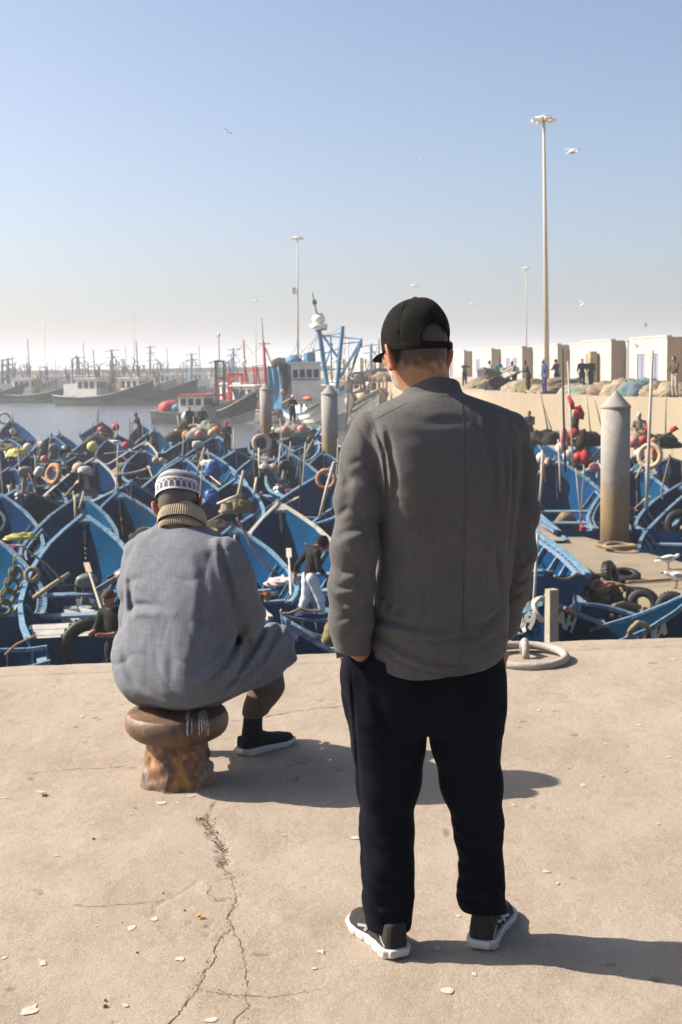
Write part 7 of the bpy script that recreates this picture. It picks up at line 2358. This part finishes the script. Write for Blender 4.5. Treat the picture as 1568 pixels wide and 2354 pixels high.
# ---------------------------------------------------------------- mooring ring on the quay
m0 = onz(1205, 1520)
IRON = mat('weathered_ring', (0.302, 0.266, 0.230), .75, .12, 14, .3, 60, col2=(0.216, 0.173, 0.137), cscale=9, cthr=.6)
o = thing('mooring_ring', 'large pale iron mooring ring lying flat on the quay edge', 'mooring ring', (m0.x, m0.y, 0))
cr_ = onz(1210, 1519)
m = MB(); m.torus((cr_.x - m0.x, cr_.y - m0.y, .028), .205, .0225, 44, 12, (R(3.5), 0, 0)); m.build('ring', IRON, o, True)
sp_ = onz(1205, 1507)
sx_, sy_ = sp_.x - m0.x, sp_.y - m0.y
m = MB(); m.tube([(sx_ - .002, sy_ - .075, -.02), (sx_ - .002, sy_ - .072, .05), (sx_, sy_ - .02, .082), (sx_ + .002, sy_ + .045, .05), (sx_ + .002, sy_ + .05, -.02)], .021, 10); m.build('staple', IRON, o, True)

# ---------------------------------------------------------------- tyres, ropes and gulls about the pontoon
for px, py, z, rot, lab in ((1403, 1325, -2.55, (R(75), 0, R(60)), 'tyre hung upright on the pale blue boat\'s stern corner'), (1378, 1342, -2.70, (R(20), 0, 0), 'tyre lying flat against the pale blue boat\'s stern'), (1392, 1366, -2.9, (R(80), 0, R(-25)), 'tyre under the knot of ropes, left one of the hanging pair'),
                            (1418, 1366, -2.9, (R(85), 0, R(70)), 'tyre under the knot of ropes, right one of the hanging pair'), (1478, 1390, -2.85, (R(80), 0, R(-20)), 'tyre on the pontoon edge left of its neighbour, right of the light blue dinghy'), (1544, 1398, -2.85, (R(78), 0, R(-15)), 'tyre on the pontoon edge nearest the right border'),
                            (1437, 1325, -2.70, (R(15), 0, 0), 'worn grey tyre lying on the pontoon beside the rope')):
    p = onz(px, py, z); tyre(p, rot, lab, .205, .095)
p = onz(208, 1488, -2.85); tyre(p, (R(85), 0, R(10)), 'big tyre hanging in the shadow at the stern of the tall-bowed boat', .36, .13)
p = onz(1563, 1205, -2.5); tyre(p, (R(80), 0, R(-10)), 'tyre hanging on the pale stern at the right edge', .27, .11)
rope([onz(1440, 1338, -2.74), onz(1500, 1335, -2.74), onz(1580, 1328, -2.74)], .03, ROPE, 'dark wet rope stretched across the pontoon joint')
rope([onz(1398, 1357, -2.6), onz(1345, 1336, -2.5), onz(1325, 1318, -2.25), onz(1275, 1324, -2.22)], .025, ROPE, 'pale mooring rope from the tyres up over the pale blue stern', .08)
for i, (a, b) in enumerate(((1380, 1350), (1400, 1346), (1415, 1352), (1392, 1354))):
    coil(onz(a, b, -2.60), .17, .03, [ROPE, ROPEP][i % 2], ['tangle of brown rope over the tyres, left loop', 'tangle of pinkish rope over the tyres, middle loop', 'tangle of brown rope over the tyres, right loop', 'tangle of pinkish rope over the tyres, lowest loop'][i], (R(20), R(10 * i), i), 3)
coil(onz(1425, 1258, -2.70), .36, .035, ROPE, 'brown rope coiled round the foot of the thick right piling', (0, 0, 0), 3)
gull(onz(1536, 1308, PZ), R(-82), 'grey-winged gull standing on the pontoon, upper of two at the right edge', None, 1.0)
gull(onz(1556, 1352, PZ), R(95), 'gull with lowered dark bill on the pontoon, lower of two at the right edge', None, 1.05)
gull(at(266, 1030, 58) , R(80), 'white gull standing in the bow of a blue boat in the raft', None, 1.2)
for px, py, Y, yw, fl, lab, S in ((1317, 348, 42, -78, (.03, -.08, .04), 'large gull gliding right of the floodlight mast head', 1.0), (523, 303, 110, 60, (.10, -.06, .02), 'small gull high above the left of the basin', 1.0), (970, 362, 110, -40, (.08, -.05, .05), 'small gull high above the black cap', 1.0),
                              (1340, 701, 90, -80, (.12, -.04, .16), 'white gull flying low above the white stores', 1.0), (1084, 698, 120, 40, (.09, -.08, .02), 'small dark gull flying right of the black cap', 1.0), (1484, 749, 120, 80, (.10, -.02, .08), 'tiny gull above the stores near the right edge', 1.0)):
    g = gull(at(px, py, Y), R(yw), lab, fl, S * (.85 if px == 1317 else 1)); g.rotation_euler = (R(16), R(14), R(yw))
# square post and lashing on the A49 boat
pb = onz(1272, 1402, -1.62)
m = MB(); m.box((0, 0, -.35), (.13, .13, 1.2)); o = m.build('mooring_post', WOODB); o.location = pb + Vector((0, .12, .0)); o.rotation_euler = (0, 0, R(20)); tag(o, 'square pale wooden post standing at the bow of the A49 boat', 'post')
coil(onz(1245, 1402, -1.72), .15, .022, mat('rope_grey', (.38, .36, .32), .9, .2, 20), 'grey rope lashing beside the wooden post of the A49 boat', (R(70), 0, R(40)), 4)
rope([onz(1300, 1398, -1.75), onz(1350, 1432, -2.3), onz(1420, 1468, -2.6)], .03, ROPEP, 'frayed pinkish rope running from the A49 bow down across the dinghy')
rope([onz(1440, 1472, -2.4), onz(1450, 1446, -2.0), onz(1466, 1432, -1.9), onz(1484, 1436, -1.95), onz(1500, 1458, -2.3), onz(1512, 1480, -2.6)], .036, ROPE, 'thick tan hawser arched over the side of the AH 3A boat')
rope([onz(1404, 1418, -2.5), onz(1412, 1394, -2.5), onz(1435, 1388, -2.5), onz(1470, 1396, -2.7)], .05, ROPEG, 'thick greenish rope hanging over the light blue dinghy rail')
rope([onz(740, 1502, -2.4), onz(752, 1470, -2.2), onz(757, 1440, -2.1)], .07, NETY, 'yellowed hawser hanging by the bright bow left of the man\'s cuff')

# ---------------------------------------------------------------- named gear on the left raft
life_ring(bp(B_ := next(b[0] for b in BOATS if 'orange life ring hung' in b[0]['label']), .93, 0, 1.30), (R(80), 0, R(-10)), 'orange life ring hung on the bow of the deep blue boat', .28, ORANGE, .065)
life_ring(at(602, 1019, 47), (R(70), R(35), 0), 'cream life ring tilted against the foot of the leftmost piling', .30, CREAM, .075)
life_ring(at(1251, 1092, 41), (R(85), 0, R(75)), 'faded orange life ring hanging edge-on at the standing man\'s right elbow', .34, ORANGE, .08)
life_ring(at(1262, 1078, 41.5), (R(85), 0, R(65)), 'second faded life ring hanging behind the edge-on one', .30, CREAM, .075)
life_ring(at(1494, 1048, 40), (R(80), 0, R(-30)), 'orange and cream life ring hung beside the tall pole', .34, CREAM, .08)
life_ring(at(1505, 1035, 41), (R(85), 0, R(70)), 'bright orange life ring edge-on behind the cream one by the tall pole', .34, FLO, .08)
life_ring(at(1297, 1010, 44), (R(85), 0, R(70)), 'pink and white life ring edge-on under the red flags', .34, FLP, .08)
life_ring(at(447, 985, 66), (R(25), 0, 0), 'cream life ring lying on top of the heap of floats', .34, CREAM, .085)
life_ring(at(10, 962, 74), (R(85), 0, R(20)), 'pale life ring on a post at the far left edge', .30, CREAM, .06)
life_ring(at(123, 1090, 38), (R(75), 0, R(-40)), 'orange life ring standing between motors in the left raft', .27, ORANGE, .08)
coil(bp(BOATS[7][0], .80, .1, .85), .30, .022, mat('hose_white', (.5, .52, .52), .6, .1, 5), 'pale hose coiled in the bow of the left boat', (R(80), 0, 0), 2)
for px, py, Y, r, mt, lab in ((183, 1078, 39, .32, FLT, 'large tan float in the bow of the white-railed boat'), (30, 991, 74, .28, FLW, 'white float in the far-left boat nearest the water'), (234, 990, 70, .36, FLR, 'red float high in the dark boat at the raft\'s far edge'), (228, 1003, 69, .40, FLW, 'white float below the red one at the raft\'s far edge'),
                              (243, 1003, 69, .30, FLP, 'pink float right of the white one at the raft\'s far edge'), (213, 1027, 56, .36, YOIL, 'bright yellow float in the middle of the left raft'), (413, 996, 66, .42, FLY, 'yellow float at the left of the float heap'), (429, 1001, 64, .34, FLO, 'orange float beside the yellow one'),
                              (430, 958, 82, .5, FLW, 'white float by the feet of the left dark figure'), (437, 969, 80, .36, FLR, 'red float under the left dark figure'), (478, 985, 64, .34, FLO, 'orange float in the middle of the float heap'), (488, 982, 64, .34, FLO, 'orange float, upper right of the float heap'), (497, 990, 63, .36, FLO, 'orange float at the right end of the float heap'),
                              (487, 996, 62, .28, CREAM, 'cream float low in the float heap'), (458, 998, 62, .30, FLP, 'pink float in front of the float heap'), (656, 990, 64, .34, FLP, 'pink float left of the man with a white hood'), (685, 985, 66, .40, FLW, 'white float right of the man with a white hood'), (694, 988, 65, .38, FLP, 'rosy float beside the white one near the middle piling'),
                              (678, 992, 65, .30, FLR, 'red float low beside the middle piling'), (628, 1079, 38, .24, FLT, 'tan float beside a white motor between the pilings'), (266, 982, 72, .3, FLR, 'small red float in the boat next to the gull boat'), (102, 1056, 44, .20, FLO, 'small orange float on a boat rim at the left'),
                              (290, 1024, 60, .26, FLR, 'red bundle float in the boat under the leaning figure'), (64, 1028, 52, .26, FLW, 'white float beside a grey motor at the left'), (1290, 1030, 44, .28, FLW, 'white float under the red flags'), (1470, 1042, 44, .26, FLW, 'white float right of the thick piling'), (358, 1058, 44, .18, FLT, 'tan float in the boat above the skullcap'), (371, 1060, 44, .18, FLT, 'second tan float in the boat above the skullcap')):
    float_ball(at(px, py, Y), r * .72, mt, lab)
for px, py, Y, sz, mt, lab in ((425, 1014, 65, (.9, .7, .75), NETD, 'dark gear heap under the yellow and orange floats'), (482, 1006, 63.5, (1.0, .8, .8), NETG, 'net heap under the orange floats right of the poles'), (440, 990, 80, (.8, .8, .9), NETD, 'dark heap under the white float of the two dark figures'), (237, 1020, 69, (.9, .7, .7), NETD, 'dark heap under the red and white floats'), (676, 1004, 65.5, (1.1, .8, .75), NETG, 'net heap under the pink floats near the middle piling')):
    lump('net_heap', at(px, py, Y), sz, mt, lab, 'net', 77, None, 24, .2)
# motors lying in the boats
nb = B['near']
motor(bp(nb, .60, -.02, .52), R(200), 'grey outboard motor lying in the middle of the tall-bowed boat', MOTG, R(-40))
motor(bp(nb, .62, -.62, .62), R(100), 'grey round-headed motor by the right side of the tall-bowed boat', MOTG, R(60))
for px, py, Y, rz, c, lab, tl in ((57, 1094, 38, 30, MOTG, 'grey outboard motor tipped up in the left edge boat', .4), (197, 1093, 38, 200, MOTW, 'white and grey motor under the large tan float', .6), (95, 1030, 52, 120, MOTG, 'grey motor standing among the left raft boats', .2), (120, 1036, 50, 60, MOTG, 'greyish motor with pale leg in the left raft', .5), (618, 1083, 37.5, 250, MOTW, 'white motor lying between the two left pilings', .9), (655, 1078, 39, 40, MOTD, 'dark motor right of the white one between the pilings', .3),
                             (85, 1094, 37, 90, MOTW, 'white motor near the orange life ring in the left raft', .5), (455, 1030, 50, 10, MOTW, 'white motor on a pole bracket under the float heap', .1), (350, 1003, 62, 60, MOTG, 'grey motor in a boat under the leaning figure', .3), (150, 1040, 50, 160, MOTD, 'dark motor beside pale crates in the left raft', .4), (1440, 1190, 33, 160, MOTD, 'dark motor at the stern behind the thick piling', .2), (1330, 1030, 45, 60, MOTD, 'dark motor under the black flag', .3), (712, 1018, 55, 60, MOTD, 'dark motor left of the middle piling', .3)):
    motor(at(px, py, Y), R(rz), lab, c, tl)
# heaps
lump('net_heap', at(556, 1176, 31.5), (.36, .34, .44), NETY, 'yellow net heaped upright in the boat right of the seated man\'s head', 'net', 5, rough=.2)
lump('net_heap', at(530, 1178, 31.5), (.28, .28, .30), NETL, 'pale yellow net beside the upright yellow heap', 'net', 6)
lump('tarpaulin', at(490, 1092, 37), (.26, .26, .42), TARP, 'bright blue tarpaulin bundle with white lettering side, right of the skullcap'.replace(' with white lettering side', ''), 'tarpaulin', 7, rough=.12)
lump('bag', at(486, 1142, 34), (.17, .16, .22), TARP, 'small bright blue bag hanging at a boat rail right of the skullcap', 'bag', 8, flat=False)
lump('crate_cover', at(480, 1068, 37.6), (.24, .2, .14), CRT, 'white box lid on top of the blue tarpaulin bundle', 'box', 9)
lump('oilskin', at(44, 1048, 46), (.34, .2, .30), YOIL, 'pale yellow oilskin thrown over a bow at the left', 'oilskin', 10, rough=.25)
lump('oilskin', at(50, 1240, 27.5), (.32, .12, .12), YOIL, 'yellow oilskin lying on a bench at the left edge', 'oilskin', 11, rough=.25)
lump('net_heap', at(12, 1035, 55), (.5, .4, .3), NETY, 'yellowish net heap in the boat at the far left', 'net', 12)
lump('sheet', bp(B['mid'], .42, .30, .50), (.26, .16, .15), PINKS, 'crumpled pink and white sheet on the bench of the grey-railed boat', 'sheet', 13, rough=.32)
for px, Y, sz, mt, lab, sd in ((1152, 75, (1.3, 1.0, 1.15), NETD, 'tall dark pile of nets and planks on the quay near the man\'s shoulder', 20), (1195, 70, (1.3, 1.0, .95), NETL, 'cream net heap at the quay edge, leftmost', 21), (1228, 68, (1.1, 1.0, 1.1), NETY, 'yellowish net heap second along the quay edge', 22), (1252, 66, (1.2, 1.0, .9), NETL, 'light net heap third along the quay edge', 23), (1288, 65, (1.7, 1.2, 1.15), NETT, 'wide tan net heap left of the greenish one', 24),
                               (1345, 62, (1.6, 1.1, .85), NETG, 'greenish net heap in the middle of the quay edge', 25), (1405, 60, (1.5, 1.2, .95), NETT, 'tan net heap just left of the thick piling\'s tip', 26), (1432, 59, (1.2, 1.0, 1.1), NETL, 'pale tan net heap behind the thick piling\'s tip', 27), (1480, 57.5, (1.35, 1.1, 1.25), NETQ, 'blue-grey net heap right of the thick piling\'s tip', 28), (1520, 56.5, (1.2, 1.1, 1.05), NETT, 'tan net heap right of the blue-grey one', 29), (1552, 56, (1.3, 1.1, 1.0), NETL, 'light tan net heap at the right edge', 30),
                               (1108, 80, (1.4, 1.2, 1.0), NETT, 'tan net heap partly behind the standing man', 31), (1320, 63, (1.0, .9, .8), NETL, 'small light net heap right of the wide tan one', 32), (905, 120, (3, 2, 1.6), NETT, 'net heap on the far quay left of the man\'s neck', 33), (868, 130, (3, 2, 1.9), NETD, 'dark gear heap on the far quay left of the man\'s neck', 34)):
    w_ = at(px, 890, Y); lump('net_heap', (w_.x, Y, -.05), (sz[0] * .8, sz[1] * .8, sz[2] * .66), mt, lab, 'net', sd, 'net heaps along the quay', 60, .10)
HEAPS = ['behind the cream net heap', 'beside the tall dark pile', 'left of the floodlight mast foot', 'right of the floodlight mast foot', 'between two tan net heaps', 'near the person in dark red', 'behind the greenish net heap', 'under the buttressed store']
KIND = [('pale fish box', CRT, 'box'), ('tan bundle', NETT, 'bundle'), ('dark gear chest', POLED, 'box'), ('bare plank', WOODB, 'plank'), ('green crate', CRTG, 'crate')]
for i in range(16):   # planks, trestles and boxes thrown on the dark pile and along the quay
    px, Y = 1105 + 15 * i + rnd.uniform(-5, 5), rnd.uniform(70, 78)
    kn, mt_, ct_ = KIND[i % 5]
    w_ = at(px, 880, Y); m = MB(); a = rnd.uniform(-1, 1)
    m.box((0, 0, .25), (rnd.uniform(.5, 1.3), .5, rnd.uniform(.2, .5)) if kn != 'bare plank' else (1.9, .2, .06), (rnd.uniform(-.2, .2), rnd.uniform(-.4, .4), a))
    o = m.build(ct_, mt_); o.location = (w_.x, Y, .75 if px < 1185 else .05)
    tag(o, kn + ' on the quay ' + HEAPS[i % 8] + ('' if i < 8 else ', farther one'), ct_)
# poles and flags
PL = [((1300, 1085), (1293, 800), 40, .04, POLED, 'tall dark pole left of the red flags'), ((1318, 1090), (1305, 830), 41, .035, POLEM2, 'tall pale pole carrying the red flags'), ((1240, 1165), (1247, 1035), 38, .04, POLEM2, 'pale pole with the edge-on life rings'), ((1486, 1172), (1500, 805), 34, .05, POLEM2, 'tall pale pole leaning right of the thick piling'),
      ((1288, 1130), (1283, 1010), 39, .03, POLEM2, 'thin pale pole in the boat left of the thick piling'), ((540, 1172), (560, 1082), 31, .05, POLEW, 'leaning bare wooden pole in the yellow-net boat'), ((453, 1092), (470, 1028), 38, .035, POLEW, 'leaning pole left of the blue tarpaulin'), ((597, 1096), (595, 1030), 38, .035, POLEM2, 'upright pinkish pole between the two left pilings'),
      ((735, 1190), (767, 1064), 29, .04, POLEM2, 'leaning pale metal frame pole beside the standing man\'s sleeve'), ((767, 1064), (800, 1064), 29, .03, POLEM2, 'crossbar at the head of the leaning frame pole'), ((228, 1032), (226, 940), 72, .03, POLED, 'thin dark pole with twigs against the water'), ((300, 1010), (298, 960), 70, .03, POLED, 'thin pole beside the leaning figure'), ((412, 1000), (408, 955), 76, .05, POLEW, 'brown pole at the edge of the float heap'),
      ((174, 1198), (172, 1140), 30, .035, POLEW, 'left one of two upright poles in the second-row boat'), ((182, 1170), (192, 1130), 30.5, .03, POLEW, 'right leaning one of two poles in the second-row boat'), ((98, 1160), (66, 1088), 36, .035, POLED, 'dark pole slanting across the navy boat'), ((545, 1140), (500, 1158), 31, .04, POLEM2, 'pale yard lying across the yellow-net boat'), ((620, 1050), (618, 1020), 50, .04, POLED, 'short dark pole by the cream life ring'),
      ((640, 1090), (645, 1020), 42, .03, POLEM2, 'slim pole right of the white motor'), ((662, 1060), (668, 1015), 48, .03, POLEW, 'slim wooden pole under the white hooded man'), ((1520, 1100), (1515, 1000), 40, .035, POLED, 'dark short pole at the right edge boats'), ((78, 1375), (160, 1318), 24, .05, POLEW, 'wooden boathook lying across the tall-bowed boat'), ((1345, 1040), (1310, 990), 44, .03, POLEM2, 'oar slanting under the red flags'), ((1400, 1010), (1350, 1065), 42, .035, POLED, 'dark oar propped left of the thick piling'),
      ((1462, 1100), (1492, 1040), 40, .04, POLEW, 'knotted spar right of the thick piling'), ((1505, 1015), (1560, 985), 40, .03, POLED, 'stick with a red bag at its end near the right edge'), ((700, 1046), (720, 1010), 52, .03, POLEM2, 'pale rod left of the middle piling'), ((86, 1048), (90, 1005), 58, .03, POLEM2, 'thin rod in the left raft'), ((310, 1075), (282, 1050), 42, .03, POLED, 'short dark spar left of the skullcap'), ((585, 1135), (590, 1098), 33, .04, POLEM2, 'grey stub post right of the yellow net')]
for a, b, Y, r, mt, lab in PL:
    pole(at(a[0], a[1], Y), at(b[0], b[1], Y + .4), r, mt, lab)
def flag(pts, Y, mt, label):
    n = len(pts); P = [at(a, b, Y + .12 * math.sin(i * 2.1)) for i, (a, b) in enumerate(pts)]
    c = sum(P, Vector()) / n
    m = MB(); V = [p - c for p in P] + [Vector((0, -.10, 0))] + [p - c + Vector((0, .03, 0)) for p in P] + [Vector((0, -.06, 0))]
    F = [(n, i, (i + 1) % n) for i in range(n)] + [(2 * n + 1, n + 1 + (i + 1) % n, n + 1 + i) for i in range(n)] + [(i, n + 1 + i, n + 1 + (i + 1) % n, (i + 1) % n) for i in range(n)]
    m.add(V, F); o = m.build('flag', mt, None, True); o.location = c
    return tag(o, label, 'flag', 'marker flags on the poles')
flag([(1303, 912), (1310, 908), (1320, 925), (1322, 940), (1314, 942)], 41, FLAGR, 'small red marker flag topmost on the pale pole')
flag([(1318, 938), (1334, 930), (1344, 950), (1342, 965), (1326, 962), (1322, 948)], 41.2, FLAGR, 'red marker flag second from the top')
flag([(1320, 945), (1332, 960), (1330, 985), (1314, 992), (1310, 978)], 41.4, FLAGK, 'upper black marker flag among the red ones')
flag([(1308, 990), (1330, 978), (1334, 998), (1318, 1008), (1306, 1012)], 41.3, FLAGR, 'red marker flag below the upper black one')
flag([(1330, 990), (1346, 985), (1352, 1020), (1338, 1036), (1324, 1025)], 41.6, FLAGK, 'lower black marker flag, widest of the bunch')
flag([(1334, 1042), (1346, 1028), (1354, 1050), (1356, 1066), (1338, 1068)], 41.5, FLAGR, 'lowest red marker flag over the pink-railed boat')
flag([(1484, 985), (1492, 965), (1496, 970), (1490, 992), (1482, 1000)], 40, FLAGR, 'furled red flag by the tall pole right of the thick piling')
flag([(1540, 985), (1554, 978), (1558, 984), (1545, 996), (1541, 1000)], 40.2, FLAGR, 'red bag on the stick near the right edge')
for px, py, Y, r, mt, lab in ((1330, 1052, 42, .26, FLR, 'red float in the boat under the lowest red flag'), (1366, 1075, 40, .22, FLP, 'pink float in the pink-railed boat'), (1306, 1048, 43, .24, FLW, 'white float beneath the pink ring at the right'), (1458, 1015, 43, .24, FLP, 'pink float right of the thick piling top'), (1480, 1012, 44, .24, FLR, 'red float below the furled red flag'), (1245, 1052, 42, .22, FLW, 'white float close to the man\'s right sleeve')):
    float_ball(at(px, py, Y), r * .8, mt, lab)
for px, py, Y, h_, lab in ((1262, 1000, 46, 1.6, 'bare pole right of the standing man\'s shoulder'), (1275, 1010, 47, 1.2, 'short bare pole under the harbour wall, left group'), (1360, 1015, 46, 1.7, 'leaning bare pole behind the thick piling\'s left edge'), (1388, 1010, 46, 1.4, 'bare pole against the thick piling'), (1452, 1012, 46, 1.5, 'bare pole right beside the thick piling'), (1530, 1010, 46, 1.6, 'bare pole near the right border under the wall')):
    a = at(px, py, Y); pole(a, a + Vector((rnd.uniform(-.5, .5), 0, h_)), .03, rnd.choice([POLEM2, POLED, POLEW]), lab)
for px, py, Y, mt, lab, sd in ((1250, 1018, 45, NETD, 'dark net lump in the boat at the man\'s right shoulder', 61), (1282, 1022, 45, NETG, 'greenish net lump under the tall dark pole', 62), (1345, 1025, 44.5, NETD, 'dark net lump under the lower black flag', 63), (1470, 1028, 45, NETT, 'tan net lump right of the thick piling', 64), (1525, 1030, 45, NETD, 'dark net lump near the right border', 65)):
    lump('net_bundle', at(px, py, Y), (.6, .5, .5), mt, lab, 'net', sd, None, 22, .2)
# mooring lines
for pts, r, mt, lab, sg in (([(545, 1190), (580, 1258), (620, 1310), (632, 1316)], .028, ROPEP, 'knotted pinkish rope slanting to the grey-railed boat', 0), ([(282, 1112), (318, 1165), (352, 1200)], .022, ROPEP, 'reddish line running down behind the seated man\'s collar', 0), ([(46, 1252), (110, 1300), (148, 1340)], .022, ROPE, 'line across the tall-bowed boat\'s left rail', 0),
                        ([(12, 1505), (40, 1480), (82, 1462)], .02, ROPE, 'thin line rising from the bottom left corner dinghy', 0), ([(650, 1410), (690, 1398), (740, 1402)], .02, ROPE, 'slack line from the dinghy to the grey-railed stern', .03), ([(690, 1036), (686, 1070), (680, 1100)], .02, ROPE, 'pale chain line hanging from the slanting boat', 0), ([(240, 1043), (280, 1037), (322, 1038)], .02, mat('rope_grey', (.38, .36, .32)), 'grey line drawn tight over the boats left of the gull', .01),
                        ([(1345, 1075), (1340, 1120), (1334, 1200)], .02, ROPE, 'thin frayed line hanging in the boat left of the thick piling', 0), ([(1540, 1050), (1530, 1090), (1520, 1130), (1524, 1148)], .025, ROPE, 'rope hanging from the bow numbered 358', 0), ([(700, 1250), (735, 1262), (770, 1270)], .02, ROPEP, 'pink line behind the black-shirted man', 0)):
    Y0 = {'knotted': 26, 'reddish': 31, 'line across': 24, 'thin line': 17, 'slack': 21, 'pale chain': 46, 'grey line': 50, 'thin frayed': 34, 'rope hang': 35, 'pink line': 25}
    Y = next(v for k, v in Y0.items() if lab.startswith(k))
    rope([at(a, b, Y) for a, b in pts], r, mt, lab, sg)
rope([onz(1153, 1466, 0.02), onz(1190, 1480, .03)], .004, ROPE, 'thin cord running from the mooring ring to the quay edge')
# rope turns round the pale side of the left edge boat
for i in range(5):
    p = onz(8 + i * 9, 1398 - i * 26, -2.55)
    coil(p, .13, .035, ROPEG, ['lowest', 'second', 'middle', 'fourth', 'topmost'][i] + ' turn of greenish rope round the rail of the left edge boat', (R(85), 0, R(50)), 2)
coil(bp(nb, .50, .95, .92), .12, .035, ROPE, 'frayed yellow rope knot on the left rail of the tall-bowed boat', (R(60), 0, 0), 4)

# ---------------------------------------------------------------- loose gear in every boat
def short(l):
    w_ = l.split(',')[0].split()
    return ' '.join(w_[:10])
g = random.Random(11)
seen = set()
for b in BOATS:
    o = b[0]
    if o.name.startswith('dinghy'): continue
    sh_ = short(o['label'])
    if sh_ in seen: continue
    seen.add(sh_)
    its = g.sample(['crate', 'can', 'net', 'oar', 'coil', 'mast'], 4)
    if o is nb or o is B['mid']: its = ['crate', 'oar'] if o is nb else ['coil', 'oar']
    for it in its:
        u, y = g.uniform(.2, .62), g.uniform(-.5, .5)
        if it == 'crate':
            m = MB(); s = (.5, .34, .22)
            m.box((0, 0, .01), (s[0], s[1], .02))
            for dx, dy, w_, d_ in ((s[0] / 2, 0, .02, s[1]), (-s[0] / 2, 0, .02, s[1]), (0, s[1] / 2 - .011, s[0] - .02, .02), (0, -s[1] / 2 + .011, s[0] - .02, .02)): m.box((dx, dy, .13), (w_, d_, .22))
            q = m.build('fish_crate', g.choice([CRT, CRT, TARP, FLY])); q.location = bp(o, u, y, .12); q.rotation_euler = (0, 0, g.uniform(0, 3)); tag(q, 'fish crate in the ' + sh_, 'crate', 'fish crates in the boats')
        elif it == 'can':
            m = MB(); m.box((0, 0, .16), (.26, .16, .32), taper=.92); m.bar((-.08, 0, .36), (.08, 0, .36), .03); m.lathe([(.03, .32), (.03, .37)], 8, (.08, 0, 0))
            q = m.build('fuel_can', g.choice([FLO, CRT, TARP, FLR])); q.location = bp(o, u, y, .15); q.rotation_euler = (0, 0, g.uniform(0, 3)); tag(q, 'fuel can in the ' + sh_, 'fuel can', 'fuel cans in the boats')
        elif it == 'net':
            lump('net_bundle', bp(o, u, y * .6, .1), (g.uniform(.3, .6), g.uniform(.25, .4), g.uniform(.3, .62)), g.choice([NETT, NETG, NETD, NETD, NETL]), 'bundled net in the ' + sh_, 'net', g.randrange(999), 'bundled nets in the boats', 18, .2)
        elif it == 'oar':
            a, c = bp(o, .16, g.uniform(-.5, .5), .72), bp(o, .62, g.uniform(-.4, .4), .95)
            m = MB(); d = c - a; m.tube([(0, 0, 0), d * .8], .022, 6); m.bar(d * .78, d, .11, .02); q = m.build('oar', g.choice([POLEW, POLEM2, POLEW])); q.location = a; tag(q, 'wooden oar laid in the ' + sh_, 'oar', 'oars in the boats')
        elif it == 'coil':
            coil(bp(o, u, y, .62), g.uniform(.14, .24), .025, g.choice([ROPE, ROPEG, ROPEP, ROPE]), 'coil of rope in the ' + sh_, (g.uniform(-.3, .3), g.uniform(-.3, .3), 0), 4)
        elif it == 'mast':
            a = bp(o, .5, g.uniform(-.3, .3), .1); pole(a, a + Vector((g.uniform(-.25, .25), 0, g.uniform(1.5, 2.4))), .028, g.choice([POLEM2, POLED, POLEW]), 'short upright pole in the ' + sh_, 'pole', 'pole', 'short upright poles in the boats')
# ================================================================== air
hm = bpy.data.materials.new('air'); hm.use_nodes = True
N, L = hm.node_tree.nodes, hm.node_tree.links
N.remove(N['Principled BSDF'])
pv = N.new('ShaderNodeVolumePrincipled')
pv.inputs['Color'].default_value = (.90, .93, 1, 1)
pv.inputs['Density'].default_value = 0.0009
pv.inputs['Anisotropy'].default_value = 0.2
L.new(pv.outputs[0], N['Material Output'].inputs['Volume'])
hz = MB(); hz.box((0, 900, 9.5), (3400, 3400, 31))
tag(hz.build('haze', hm), kind='stuff')
